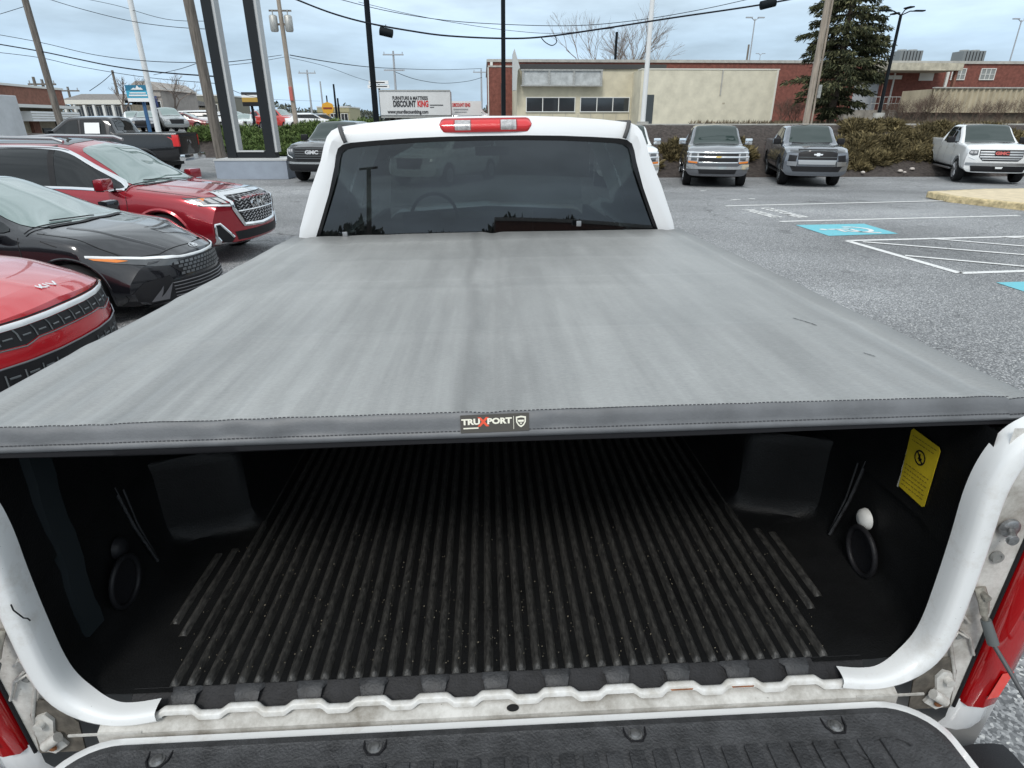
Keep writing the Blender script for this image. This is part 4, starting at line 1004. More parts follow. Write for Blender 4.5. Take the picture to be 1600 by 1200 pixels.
class Skin:
    """throws trim pieces onto the finished body surface"""
    def __init__(s, me):
        s.t = BVHTree.FromPolygons([v.co.copy() for v in me.vertices], [tuple(p.vertices) for p in me.polygons])
    def hit(s, view, a, b):
        if view == 'front': o, d = Vector((8, a, b)), Vector((-1, 0, 0))
        elif view == 'rear': o, d = Vector((-8, a, b)), Vector((1, 0, 0))
        elif view == 'left': o, d = Vector((a, 5, b)), Vector((0, -1, 0))
        elif view == 'right': o, d = Vector((a, -5, b)), Vector((0, 1, 0))
        else: o, d = Vector((a, b, 5)), Vector((0, 0, -1))
        p, n, _, _ = s.t.ray_cast(o, d)
        if p is None: return None
        if n.dot(d) > 0: n = -n
        return p, n
def clip_poly(poly, x0, x1, y0, y1):
    def cl(P, ax, v, keep):
        out = []
        for i in range(len(P)):
            a, b = P[i - 1], P[i]; ia = keep(a[ax], v); ib = keep(b[ax], v)
            if ia != ib:
                t = (v - a[ax]) / (b[ax] - a[ax]); c = (a[0] + (b[0] - a[0]) * t, a[1] + (b[1] - a[1]) * t); out.append(c)
            if ib: out.append(b)
        return out
    P = poly
    for ax, v, k in ((0, x0, lambda q, v: q >= v), (0, x1, lambda q, v: q <= v), (1, y0, lambda q, v: q >= v), (1, y1, lambda q, v: q <= v)):
        P = cl(P, ax, v, k)
        if len(P) < 3: return []
    return P
def panel(sk, view, poly, h=.06, off=.004, depth=0.):
    """poly in view coordinates laid on the body; depth<0 sinks the middle"""
    mb = MB(); xs = [p[0] for p in poly]; ys = [p[1] for p in poly]
    a0, a1, b0, b1 = min(xs), max(xs), min(ys), max(ys); na = max(1, int(math.ceil((a1 - a0) / h))); nb = max(1, int(math.ceil((b1 - b0) / h)))
    cache = {}
    for i in range(na):
        for j in range(nb):
            P = clip_poly(poly, a0 + (a1 - a0) * i / na, a0 + (a1 - a0) * (i + 1) / na, b0 + (b1 - b0) * j / nb, b0 + (b1 - b0) * (j + 1) / nb)
            if len(P) < 3: continue
            idx = []
            for (a, b) in P:
                k = (round(a, 4), round(b, 4))
                if k not in cache:
                    r = sk.hit(view, a, b)
                    if r is None: cache[k] = None
                    else: cache[k] = len(mb.v); mb.v.append(tuple(r[0] + r[1] * off))
                idx.append(cache[k])
            idx2 = []
            for q in idx:
                if q is None: idx2 = []; break
                if q not in idx2: idx2.append(q)
            if len(idx2) >= 3: mb.f.append(tuple(idx2)); mb.mi.append(0)
    return mb
def strip(sk, view, pts, w=.01, off=.005, h=.05, raise_=0., mb=None, taper=None):
    """a band of width w following pts on the body; raise_ gives it a rounded back"""
    mb = mb or MB(); Q = []
    for a, b in zip(pts[:-1], pts[1:]):
        k = max(1, int(math.hypot(b[0] - a[0], b[1] - a[1]) / h))
        for i in range(k): Q.append((a[0] + (b[0] - a[0]) * i / k, a[1] + (b[1] - a[1]) * i / k))
    Q.append(pts[-1]); rows = []
    for i, p in enumerate(Q):
        a = Q[max(0, i - 1)]; b = Q[min(len(Q) - 1, i + 1)]; d = Vector((b[0] - a[0], b[1] - a[1]))
        if d.length < 1e-9: continue
        d.normalize(); n = Vector((-d.y, d.x)); ww = w * (taper(i / max(1, len(Q) - 1)) if taper else 1); row = []
        for q in ((-.5, 0), (0, 1), (.5, 0)) if raise_ else ((-.5, 0), (.5, 0)):
            r = sk.hit(view, p[0] + n.x * ww * q[0], p[1] + n.y * ww * q[0])
            if r is None: break
            row.append(tuple(r[0] + r[1] * (off + raise_ * q[1])))
        if len(row) == (3 if raise_ else 2):
            if rows and (Vector(rows[-1][0]) - Vector(row[0])).length > .6: 
                if len(rows) > 1: mb.grid(rows)
                rows = []
            rows.append(row)
    if len(rows) > 1: mb.grid(rows)
    return mb
def text_skin(sk, name, txt, view, cx, cy, size, m, par, sx=1., bold=0., off=.008, ang=0., flip=1, shear=0.):
    vs, fs = text_mesh(txt, size, bold, 0, 'CENTER', shear, sx); mb = MB(); ok = True
    c, s_ = cos(ang), sin(ang)
    for v in vs:
        a, b = v.x * c - v.y * s_, v.x * s_ + v.y * c
        r = sk.hit(view, cx + flip * a, cy + b) if view != 'top' else sk.hit(view, cx - b, cy + a)
        if r is None: ok = False; break
        mb.v.append(tuple(r[0] + r[1] * off))
    if ok: mb.f = fs; mb.mi = [0] * len(fs); return mb.build(name, m, par, fixn=False)
def mirror_poly(p, ax=0): return [(-a, b) for a, b in p][::-1] if ax == 0 else [(a, -b) for a, b in p][::-1]
mat('gloss_grey', (.10, .11, .115), .2)
opaque_glass = mat('dark_car_glass', (.012, .015, .017), .015, spec=.45)
truck_glass = mat('truck_windscreen', (.03, .045, .042), .015, spec=.5)
screen_glass = mat('pale_windscreen', (.17, .235, .225), .01, spec=.8, coat=.8)  # pale tint holds sky reflection and light dash in its colour
shut = mat('shut_line', (.008, .008, .009), .8)
def wheel(par, x, y, r, w, s, rimm, spokes=5, dark=None, split=True, steer=0.):
    z = r; mb = MB(); h = w / 2
    mb.lathe([(r * .60, -h * .85), (r * .80, -h), (r * .93, -h * .95), (r * .985, -h * .75), (r, -h * .4), (r, h * .4), (r * .985, h * .75), (r * .93, h * .95), (r * .80, h), (r * .60, h * .85)], 36)
    rot = Matrix.Rotation(R(90), 3, 'X')
    def put(m_): m_.v = [tuple(Vector((x, y, z)) + Matrix.Rotation(steer, 3, 'Z') @ (rot @ Vector(v))) for v in m_.v]; return m_
    wl = put(mb).build('wheel', rubber, par, smooth=40)
    mb = MB(); o = -s * h          # after rotation local +z -> -y
    mb.lathe([(r * .60, o * .9), (r * .66, o * .98), (r * .655, o * .8), (r * .60, o * .3), (r * .2, o * .15)], 30)
    put(mb).build('rim', dark or rimm, wl, smooth=40)
    mb = MB()
    for k in range(spokes):
        a = 2 * pi * k / spokes + .3
        for dd in ((-.13, .13) if split else (0,)):
            p0 = Vector((r * .12 * cos(a), r * .12 * sin(a), o * .82)); p1 = Vector((r * .645 * cos(a + dd), r * .645 * sin(a + dd), o * .97))
            mb.tube([p0, p0.lerp(p1, .5) + Vector((0, 0, o * .06)), p1], [r * .06, r * .05, r * .055], 6, True)
    mb.lathe([(.0001, o * .95), (r * .09, o * .93), (r * .13, o * .8), (r * .14, o * .3)], 16)
    put(mb).build('spokes', rimm, wl, smooth=40); return wl
def arch_cutter(x, r, half, depth=.34, zc=None, rr=None):
    out = []
    for s in (-1, 1):
        mb = MB(); rr_ = rr or r * 1.12; n = 28
        mb.v = [(x + rr_ * cos(2 * pi * k / n), s * (half - depth), (zc or r) + rr_ * sin(2 * pi * k / n)) for k in range(n)] + [(x + rr_ * cos(2 * pi * k / n), s * (half + .5), (zc or r) + rr_ * sin(2 * pi * k / n)) for k in range(n)]
        mb.f = [tuple(range(n)), tuple(range(2 * n - 1, n - 1, -1))] + [(k, (k + 1) % n, n + (k + 1) % n, n + k) for k in range(n)]; mb.mi = [0] * len(mb.f)
        out.append(mb)
    return out
def finish_body(me, name, m, par, inner=None, ang=32):
    me.materials.clear(); me.materials.append(m); me.materials.append(inner or black); me.name = name
    return link(name, me, par, ang)
def arch_pts(x, r, a0=0, a1=180, k=1.16, zc=None): return [(x + r * k * cos(R(a)), (zc or r) + r * k * sin(R(a))) for a in np.linspace(a0, a1, 24)]
def mirror_on(par, x, y, z, s, m, sz=(.12, .24, .15), stalk=.10, cap=None):
    mb = MB(); mb.box((x, s * (y + stalk + sz[1] / 2 - .02), z), sz, (0, 0, R(-8 * s)), bev=.045); o = mb.build('door_mirror', m, par, smooth=60)
    mb = MB(); mb.box((x - .01, s * (y + stalk * .6), z - sz[2] * .42), (sz[0] * .6, stalk + .16, .035), (R(8 * s), 0, 0), bev=.01); mb.build('mirror_foot', black, o, smooth=50)
    if cap: mb = MB(); mb.box((x + sz[0] * .02, s * (y + stalk + sz[1] / 2 - .02), z - sz[2] * .46), (sz[0] * .9, sz[1] * .86, .022), (0, 0, R(-8 * s)), bev=.008); mb.build('mirror_trim', cap, o, smooth=50)
    mb = MB(); mb.box((x - sz[0] / 2 - .002, s * (y + stalk + sz[1] / 2 - .01), z), (.006, sz[1] * .86, sz[2] * .8), (0, 0, R(-8 * s))); mb.build('mirror_glass', opaque_glass, o)
    return o
def rp(pts, n=4): return spline(pts, n, True)

# ---- red three-row SUV
def build_suv(loc, rz):
    t = empty('red_suv', loc, 'dark red SUV with chrome grille, farthest of the three cars parked on the left', 'SUV', rot=(0, 0, rz))
    red = paint('dark_red_metallic', (.33, .012, .024), .22, .45)
    sp = dict(x0=-2.46, x1=2.46, wref=.95, bowf=.30, bowr=.16, fz=.8,
        zb=[(-2.46, .50), (-2.2, .34), (-1.8, .27), (1.9, .25), (2.2, .27), (2.46, .33)],
        wm=[(-2.46, .82), (-2.2, .93), (-1.5, .965), (1.4, .965), (2.1, .95), (2.46, .90)],
        zm=[(-2.46, .75), (-1.4, .72), (1.4, .72), (2.1, .66), (2.46, .60)],
        ws=[(-2.46, .78), (-2.2, .88), (-1.4, .91), (.9, .90), (1.5, .89), (2.2, .85), (2.46, .80)],
        zs=[(-2.46, 1.02), (-1.4, 1.06), (.6, 1.03), (1.1, 1.03), (1.6, 1.0), (2.2, .94), (2.46, .86)],
        wr=[(-2.46, .60), (-2.2, .58), (-1.6, .63), (-.2, .665), (.35, .66), (.8, .69), (1.15, .76), (1.5, .70), (2.2, .62), (2.46, .60)],
        zr=[(-2.46, 1.16), (-2.3, 1.46), (-2.0, 1.60), (-1.2, 1.655), (-.2, 1.65), (.25, 1.58), (.7, 1.32), (1.12, 1.10), (1.6, 1.055), (2.2, .985), (2.46, .90)],
        zt=[(-2.46, 1.22), (-2.3, 1.50), (-2.0, 1.65), (-1.2, 1.72), (-.2, 1.71), (.22, 1.64), (.7, 1.37), (1.15, 1.13), (1.6, 1.10), (2.2, 1.03), (2.46, .94)],
        flean=[(.2, .10), (.4, .0), (.75, .0), (.95, .03), (1.1, .10)], rlean=[(.3, .06), (.6, 0), (1.0, .04), (1.3, .1), (1.65, .3)],
        rnd=[0, .4, .4, .45, .28, .42, 0])
    V, Fc = car_shell(sp, 66); r = .375
    me = cut(V, Fc, arch_cutter(1.48, r, .95) + arch_cutter(-1.38, r, .95)); body = finish_body(me, 'body', red, t); sk = Skin(me)
    for s, vw in ((1, 'left'), (-1, 'right')):
        for x in (1.48, -1.38): wheel(t, x, s * .86, r, .25, s, satin, 6)
        win = rp([(.98, 1.075), (.55, 1.33), (.12, 1.54), (-.3, 1.60), (-1.2, 1.60), (-1.95, 1.545), (-2.12, 1.40), (-1.9, 1.15), (-1.0, 1.11), (.2, 1.085)], 5)
        panel(sk, vw, win, .05, .007).build('side_window', opaque_glass, t, smooth=60, fixn=False)
        wl = strip(sk, vw, win + [win[0]], .034, .010, .06, .006).build('window_trim', chrome, t, smooth=60, fixn=False)
        for x0, x1 in ((-.06, -.16), (-1.05, -1.12)): strip(sk, vw, [(x0, 1.07), (x1, 1.62)], .09, .0095).build('door_pillar', black, t, fixn=False)
        for pts in ([(1.0, 1.03), (1.02, .9), (1.03, .5), (.98, .36)], [(-.05, 1.05), (-.08, .5), (-.1, .36)], [(-1.1, 1.08), (-1.08, .85), (-.95, .5)]): strip(sk, vw, pts, .009, .0025).build('door_gap', shut, t, fixn=False)
        strip(sk, vw, arch_pts(1.48, r, -25, 205), .055, .010, .05, .010).build('arch_flare', red, t, smooth=60, fixn=False)
        strip(sk, vw, arch_pts(-1.38, r, -25, 205), .055, .010, .05, .010).build('arch_flare', red, t, smooth=60, fixn=False)
        strip(sk, vw, [(.9, .38), (-.8, .38)], .06, .01, .1, .008).build('sill_trim', black, t, smooth=60, fixn=False)
        strip(sk, vw, [(.9, .455), (-.8, .46)], .018, .012, .1, .006).build('door_trim', chrome, t, smooth=60, fixn=False)
        for x in (.1, -.95): strip(sk, vw, [(x, .93), (x - .17, .935)], .03, .03, .04, .012).build('door_handle', chrome, t, smooth=60, fixn=False)
        # roof rail
        mb = MB(); mb.tube([(.02, s * .60, 1.68), (-.12, s * .61, 1.725), (-1.2, s * .60, 1.738), (-1.85, s * .57, 1.70), (-1.98, s * .565, 1.65)], .026, 8); mb.build('roof_rail', satin, t, smooth=60)
        mirror_on(t, .82, .86, 1.15, s, red, (.13, .26, .16), .06, chrome)
        # headlight wraps round the corner
        hd = [(s * .56, .955), (s * .74, .962), (s * .865, .966), (s * .865, .86), (s * .70, .845), (s * .60, .83)]
        panel(sk, vw, [(2.30, .962), (2.12, .962), (1.99, .955), (1.98, .93), (2.06, .875), (2.28, .862)], .05, .006).build('headlight_corner', lens_dark, t, smooth=60, fixn=False)
        h_ = panel(sk, 'front', hd if s > 0 else hd, .05, .007).build('headlight', lens_dark, t, smooth=60, fixn=False)
        strip(sk, 'front', [(s * .85, .935), (s * .855, .90), (s * .84, .868), (s * .60, .848)], .022, .011, .04, .004).build('lamp_strip', mat('daytime_lamp', (.85, .87, .88), .15, coat=1.), h_, smooth=60, fixn=False)
        for q in range(3): panel(sk, 'front', [(s * (.62 + .09 * q), .945), (s * (.685 + .09 * q), .945), (s * (.69 + .09 * q), .885), (s * (.63 + .09 * q), .88)], .05, .011).build('lamp_lens', lens_clear, h_, fixn=False)
        panel(sk, vw, [(2.08, .952), (2.01, .950), (2.0, .93), (2.05, .89), (2.09, .885)], .05, .010).build('side_marker', lens_amber, h_, smooth=60, fixn=False)
        # lower air intake with bright outline
        fo = [(s * .86, .60), (s * .79, .61), (s * .62, .40), (s * .66, .34), (s * .82, .36), (s * .86, .46)]
        panel(sk, 'front', fo, .05, .005).build('side_intake', black, t, smooth=60, fixn=False)
        strip(sk, 'front', [(s * .63, .41), (s * .79, .615), (s * .855, .61), (s * .86, .45), (s * .80, .345), (s * .55, .312), (0, .30)], .030, .010, .04, .010).build('bumper_trim', chrome, t, smooth=60, fixn=False)
    # windscreen
    ws_ = rp([(1.13, 0), (1.11, .4), (1.02, .70), (.66, .62), (.26, .56), (.20, .3), (.19, 0), (.20, -.3), (.26, -.56), (.66, -.62), (1.02, -.70), (1.11, -.4)], 4)
    panel(sk, 'top', ws_, .07, .005).build('windscreen', screen_glass, t, smooth=60, fixn=False)
    strip(sk, 'top', [(1.13, .5), (1.16, .2), (1.16, -.2), (1.10, -.6)], .05, .009).build('cowl', black, t, fixn=False)
    for y0 in (.05, -.35): strip(sk, 'top', [(1.10, y0), (1.0, y0 - .52)], .016, .016, .05, .01).build('wiper', black, t, smooth=60, fixn=False)
    panel(sk, 'top', [(.0, .5), (.0, -.5), (-1.4, -.5), (-1.4, .5)], .1, .004).build('roof_glass', opaque_glass, t, smooth=60, fixn=False)
    # hood creases and edge
    for s in (-1, 1):
        strip(sk, 'top', [(1.2, s * .45), (1.8, s * .42), (2.26, s * .40)], .05, .0, .05, .012).build('hood_crease', red, t, smooth=60, fixn=False)
        strip(sk, 'top', [(1.12, s * .80), (1.8, s * .79), (2.08, s * .74), (2.22, s * .60)], .009, .003).build('hood_gap', shut, t, fixn=False)
    # grille
    G = [(-.50, .99), (0, 1.0), (.50, .99), (.57, .94), (.56, .80), (.42, .56), (0, .535), (-.42, .56), (-.56, .80), (-.57, .94)]
    panel(sk, 'front', G, .05, .008).build('grille', black, t, smooth=60, fixn=False)
    g_ = strip(sk, 'front', G + [G[0]], .055, .014, .04, .016).build('grille_surround', chrome, t, smooth=60, fixn=False)
    mb = MB()
    for k in range(9):
        z = .60 + k * .043; wv = .50 - max(0, (.80 - z)) * .55
        pts = [(-wv + 2 * wv * i / 40, z + .011 * (1 if i % 4 in (0, 1) else -1)) for i in range(41)]; strip(sk, 'front', pts, .011, .013, .03, .005, mb)
    mb.build('grille_mesh', satin, g_, smooth=60, fixn=False)
    strip(sk, 'front', [(-.5, .755), (.5, .755)], .02, .018, .04, .006).build('grille_bar', chrome, g_, smooth=60, fixn=False)
    text_skin(sk, 'badge', 'GMC', 'front', 0, .83, .16, chrome, g_, 1.3, .006, .026)
    panel(sk, 'front', [(-.60, .48), (.60, .48), (.56, .36), (-.56, .36)], .06, .006).build('lower_grille', black, t, smooth=60, fixn=False)
    panel(sk, 'rear', [(-.88, .95), (-.55, .95), (-.55, .84), (-.88, .86)], .05, .006).build('tail_light', lens_red, t, fixn=False); panel(sk, 'rear', [(.55, .95), (.88, .95), (.88, .86), (.55, .84)], .05, .006).build('tail_light', lens_red, t, fixn=False)
    return t
build_suv((-5.86, 10.02, -.075), R(-9))

# ---- dark grey sedan
def build_sedan(loc, rz):
    t = empty('black_sedan', loc, 'glossy black sedan with pointed nose between the two red cars on the left', 'sedan', rot=(0, 0, rz))
    blk = paint('black_grey_metallic', (.009, .0095, .013), .2, .35)
    sp = dict(x0=-2.36, x1=2.36, wref=.90, bowf=.46, bowr=.2, fz=1.0, bp=2.2,
        zb=[(-2.36, .40), (-2.1, .26), (-1.8, .18), (1.9, .165), (2.2, .17), (2.36, .19)],
        wm=[(-2.36, .78), (-2.1, .89), (-1.4, .915), (1.3, .915), (2.0, .905), (2.36, .84)],
        zm=[(-2.36, .70), (-1.4, .60), (1.4, .58), (2.1, .48), (2.36, .42)],
        ws=[(-2.36, .70), (-2.0, .80), (-1.4, .86), (.9, .855), (1.5, .85), (2.0, .82), (2.36, .70)],
        zs=[(-2.36, .98), (-1.8, .97), (-1.4, .95), (.6, .90), (1.1, .885), (1.6, .845), (2.1, .74), (2.36, .60)],
        wr=[(-2.36, .58), (-2.0, .60), (-1.5, .56), (-.7, .57), (.1, .585), (.5, .60), (.95, .66), (1.15, .72), (1.6, .62), (2.1, .50), (2.36, .45)],
        zr=[(-2.36, 1.04), (-2.0, 1.06), (-1.7, 1.12), (-1.1, 1.31), (-.5, 1.385), (0, 1.37), (.4, 1.24), (.9, 1.03), (1.2, .945), (1.6, .90), (2.1, .79), (2.36, .645)],
        zt=[(-2.36, 1.06), (-2.0, 1.08), (-1.7, 1.15), (-1.1, 1.345), (-.5, 1.425), (0, 1.41), (.4, 1.28), (.9, 1.07), (1.2, .975), (1.6, .93), (2.1, .815), (2.36, .67)],
        flean=[(.15, .0), (.3, .0), (.55, .03), (.7, .09), (.8, .15)], rlean=[(.3, .06), (.6, 0), (1.0, .04), (1.3, .1)],
        rnd=[0, .4, .4, .5, .32, .45, 0])
    V, Fc = car_shell(sp, 66); r = .325
    me = cut(V, Fc, arch_cutter(1.42, r, .90, rr=.375) + arch_cutter(-1.30, r, .90, rr=.375)); finish_body(me, 'body', blk, t); sk = Skin(me)
    for s, vw in ((1, 'left'), (-1, 'right')):
        for x in (1.42, -1.30): wheel(t, x, s * .81, r, .22, s, satin, 5)
        win = rp([(.86, .955), (.45, 1.14), (.0, 1.30), (-.5, 1.335), (-1.1, 1.26), (-1.55, 1.10), (-1.45, 1.02), (-.5, .975), (.3, .955)], 5)
        panel(sk, vw, win, .05, .007).build('side_window', opaque_glass, t, smooth=60, fixn=False)
        strip(sk, vw, [(-.28, .94), (-.36, 1.35)], .07, .0095).build('door_pillar', black, t, fixn=False)
        for pts in ([(.97, .90), (1.0, .75), (.98, .35), (.9, .24)], [(-.25, .92), (-.28, .4), (-.3, .26)], [(1.18, .93), (1.20, .87), (1.36, .82)]): strip(sk, vw, pts, .008, .0025).build('door_gap', shut, t, fixn=False)
        strip(sk, vw, [(.7, .80), (-1.6, .84)], .05, .0, .08, .012).build('door_crease', blk, t, smooth=60, fixn=False)
        for x in (.05, -.9): strip(sk, vw, [(x, .82), (x - .18, .83)], .028, .026, .04, .01).build('door_handle', blk, t, smooth=60, fixn=False)
        mirror_on(t, .72, .80, .985, s, blk, (.12, .22, .14), .06)
        strip(sk, vw, arch_pts(1.42, r, -10, 190, 1.19), .02, .004, .05, .006).build('arch_lip', blk, t, smooth=60, fixn=False)
        # slim headlight running into the grille
        hd = [(s * .36, .612), (s * .60, .650), (s * .80, .700), (s * .85, .715), (s * .84, .69), (s * .78, .645), (s * .60, .585), (s * .42, .56)]
        h_ = panel(sk, 'front', hd, .04, .006).build('headlight', lens_dark, t, smooth=60, fixn=False)
        strip(sk, 'front', [(s * .85, .722), (s * .78, .702), (s * .60, .660), (s * .30, .628), (0, .622)], .024, .010, .03, .006).build('light_bar', mat('unlit_light_bar', (.80, .82, .83), .12, coat=1.), t, smooth=60, fixn=False)
        panel(sk, 'front', [(s * .76, .685), (s * .845, .705), (s * .835, .685), (s * .76, .650), (s * .70, .655)], .04, .010).build('amber_lamp', lens_amber, h_, smooth=60, fixn=False)
        lo = [(s * .72, .44), (s * .50, .47), (s * .42, .22), (s * .80, .215), (s * .84, .33)]
        panel(sk, 'front', lo, .05, .005).build('corner_intake', black, t, smooth=60, fixn=False)
        for q in (0, 1): panel(sk, 'front', [(s * (.50 + .09 * q), .40 - .02 * q), (s * (.52 + .09 * q), .38 - .02 * q), (s * (.66 + .05 * q), .235), (s * (.57 + .07 * q), .235)], .04, .014).build('intake_fin', mat('grey_fin', (.11, .11, .12), .3), t, smooth=60, fixn=False)
        strip(sk, 'front', [(s * .86, .20), (s * .5, .195), (0, .19)], .03, .014, .05, .015).build('front_lip', black, t, smooth=60, fixn=False)
        strip(sk, 'top', [(1.25, s * .50), (1.7, s * .47), (2.12, s * .33)], .06, .0, .05, .014).build('hood_crease', blk, t, smooth=60, fixn=False)
        strip(sk, 'top', [(1.12, s * .76), (1.6, s * .75), (1.95, s * .68), (2.12, s * .45), (2.2, 0)], .008, .003).build('hood_gap', shut, t, fixn=False)
    ws_ = rp([(1.20, 0), (1.17, .4), (1.0, .66), (.5, .57), (.12, .50), (.05, .3), (.03, 0), (.05, -.3), (.12, -.50), (.5, -.57), (1.0, -.66), (1.17, -.4)], 4)
    panel(sk, 'top', ws_, .07, .005).build('windscreen', screen_glass, t, smooth=60, fixn=False)
    strip(sk, 'top', [(1.15, .5), (1.2, .2), (1.2, -.2), (1.12, -.58)], .05, .009).build('cowl', black, t, fixn=False)
    for y0 in (.05, -.30): strip(sk, 'top', [(1.15, y0), (1.03, y0 - .5)], .015, .014, .05, .01).build('wiper', black, t, smooth=60, fixn=False)
    G = [(-.48, .575), (-.30, .60), (0, .605), (.30, .60), (.48, .575), (.38, .47), (.2, .44), (-.2, .44), (-.38, .47)]
    g_ = panel(sk, 'front', G, .05, .006).build('grille', black, t, smooth=60, fixn=False)
    mb = MB()
    for row in range(4):
        z = .465 + row * .037
        for i in range(-7, 8):
            y = i * .062 + (.031 if row % 2 else 0)
            if abs(y) > .44 - (.59 - z) * .5: continue
            q = panel(sk, 'front', [(y - .026, z - .012), (y + .022, z - .014), (y + .028, z + .014), (y - .018, z + .012)], .08, .013); mb.add(q.v, q.f)
    mb.build('grille_scales', mat('gunmetal', (.16, .165, .17), .3, .6), g_, fixn=False)
    panel(sk, 'front', [(-.52, .41), (.52, .41), (.46, .23), (-.46, .23)], .05, .005).build('lower_grille', black, t, smooth=60, fixn=False)
    mb = MB()
    for k in range(5): strip(sk, 'front', [(-.50, .25 + .034 * k), (.50, .25 + .034 * k)], .010, .012, .05, .006, mb)
    mb.build('lower_slats', MATS['grey_fin'], t, smooth=60, fixn=False)
    # badge at the nose: oval with a slanted letter
    mb = MB(); rows = []
    c_ = (2.235, 0)
    for a in np.linspace(0, 2 * pi, 25):
        row = []
        for q in (1, .8):
            h = sk.hit('top', c_[0] + .036 * cos(a) * q, c_[1] + .062 * sin(a) * q)
            if h: row.append(tuple(h[0] + h[1] * .008))
        if len(row) == 2: rows.append(row)
    mb.grid(rows); b_ = mb.build('badge', chrome, t, fixn=False)
    text_skin(sk, 'badge_letter', 'H', 'top', c_[0], c_[1], .07, chrome, b_, 1., .004, .009, shear=.3)
    return t
build_sedan((-5.48, 7.1, -.08), R(-5))

# ---- near red car
def build_red(loc, rz):
    t = empty('red_crossover', loc, 'bright red car with silver lettered badge, nearest on the left, half out of view', 'car', rot=(0, 0, rz))
    red = paint('bright_red_paint', (.52, .012, .020), .22, .1)
    sp = dict(x0=-2.25, x1=2.25, wref=.92, bowf=.36, bowr=.15, fz=.9, bp=2.6,
        zb=[(-2.25, .45), (-2.0, .30), (1.9, .22), (2.25, .26)],
        wm=[(-2.25, .80), (-2.0, .91), (1.3, .93), (2.0, .92), (2.25, .88)],
        zm=[(-2.25, .70), (1.4, .66), (2.1, .56), (2.25, .52)],
        ws=[(-2.25, .74), (-1.4, .88), (.9, .88), (1.5, .87), (2.0, .84), (2.25, .78)],
        zs=[(-2.25, 1.0), (.6, .98), (1.1, .97), (1.6, .93), (2.1, .86), (2.25, .80)],
        wr=[(-2.25, .58), (-1.5, .60), (.1, .62), (.5, .64), (.95, .70), (1.15, .75), (1.6, .68), (2.1, .60), (2.25, .58)],
        zr=[(-2.25, 1.14), (-1.8, 1.46), (-1.1, 1.55), (0, 1.53), (.4, 1.38), (.9, 1.12), (1.2, 1.03), (1.6, .985), (2.1, .905), (2.25, .84)],
        zt=[(-2.25, 1.16), (-1.8, 1.50), (-1.1, 1.60), (0, 1.58), (.4, 1.42), (.9, 1.17), (1.2, 1.07), (1.6, 1.03), (2.1, .94), (2.25, .865)],
        flean=[(.2, .06), (.4, .0), (.6, .0), (.8, .04), (.95, .10)], rlean=[(.3, .06), (.6, 0), (1.0, .04), (1.3, .1)],
        rnd=[0, .4, .4, .5, .30, .45, 0])
    V, Fc = car_shell(sp, 60); r = .345
    me = cut(V, Fc, arch_cutter(1.38, r, .91) + arch_cutter(-1.30, r, .91)); finish_body(me, 'body', red, t); sk = Skin(me)
    for s, vw in ((1, 'left'), (-1, 'right')):
        for x in (1.38, -1.30): wheel(t, x, s * .83, r, .22, s, satin, 5)
        win = rp([(.86, 1.03), (.45, 1.24), (.0, 1.42), (-.5, 1.47), (-1.3, 1.45), (-1.75, 1.30), (-1.5, 1.12), (-.5, 1.06), (.3, 1.04)], 5)
        panel(sk, vw, win, .05, .007).build('side_window', opaque_glass, t, smooth=60, fixn=False)
        strip(sk, vw, [(.98, .95), (1.0, .75), (.98, .35)], .008, .0025).build('door_gap', shut, t, fixn=False)
        strip(sk, vw, arch_pts(1.38, r, -20, 200), .07, .006, .05, .008).build('arch_cladding', black, t, smooth=60, fixn=False)
        mirror_on(t, .72, .84, 1.08, s, red, (.12, .22, .14), .06)
        hd = [(s * .64, .775), (s * .88, .79), (s * .89, .74), (s * .80, .675), (s * .66, .665)]
        h_ = panel(sk, 'front', hd, .05, .006).build('headlight', lens_dark, t, smooth=60, fixn=False)
        panel(sk, 'front', [(s * .66, .77), (s * .82, .778), (s * .81, .74), (s * .67, .73)], .05, .010).build('lamp_lens', lens_clear, h_, smooth=60, fixn=False)
        panel(sk, 'front', [(s * .88, .56), (s * .72, .58), (s * .68, .50), (s * .66, .26), (s * .88, .27)], .05, .012).build('corner_cladding', black, t, smooth=60, fixn=False)
        strip(sk, 'front', [(s * .88, .58), (s * .72, .60), (s * .66, .56)], .016, .013, .04, .006).build('cladding_trim', satin, t, smooth=60, fixn=False)
        for q in (0, 1): strip(sk, 'front', [(s * (.86 - .13 * q), .635), (s * (.76 - .13 * q), .64)], .012, .006, .03, .004).build('bumper_slot', lens_red, t, fixn=False)
    bar = mat('unlit_light_bar', (.80, .82, .83), .12)
    strip(sk, 'front', [(-.90, .792), (-.5, .795), (0, .797), (.5, .795), (.90, .792)], .036, .010, .03, .008).build('light_bar', bar, t, smooth=60, fixn=False)
    strip(sk, 'front', [(-.90, .818), (0, .824), (.90, .818)], .010, .004, .03).build('hood_gap', shut, t, smooth=60, fixn=False)
    G = [(-.66, .775), (.66, .775), (.62, .685), (.42, .672), (.32, .695), (-.32, .695), (-.42, .672), (-.62, .685)]
    g_ = panel(sk, 'front', G, .05, .006).build('grille', black, t, smooth=60, fixn=False)
    mb = MB()
    for i in range(-5, 6): strip(sk, 'front', [(i * .112, .775), (i * .112 + .012, .745), (i * .112 + .012, .70)], .011, .011, .03, .004, mb)
    for i in range(-5, 5): strip(sk, 'front', [(i * .112 + .035, .727), (i * .112 + .09, .727)], .010, .010, .03, .003, mb)
    mb.build('grille_ribs', mat('gloss_grey', (.10, .11, .115), .2), g_, smooth=60, fixn=False)
    strip(sk, 'front', [(-.66, .678), (-.42, .662), (-.32, .686), (.32, .686), (.42, .662), (.66, .678)], .008, .010, .03, .004).build('grille_trim', MATS['gloss_grey'], g_, smooth=60, fixn=False)
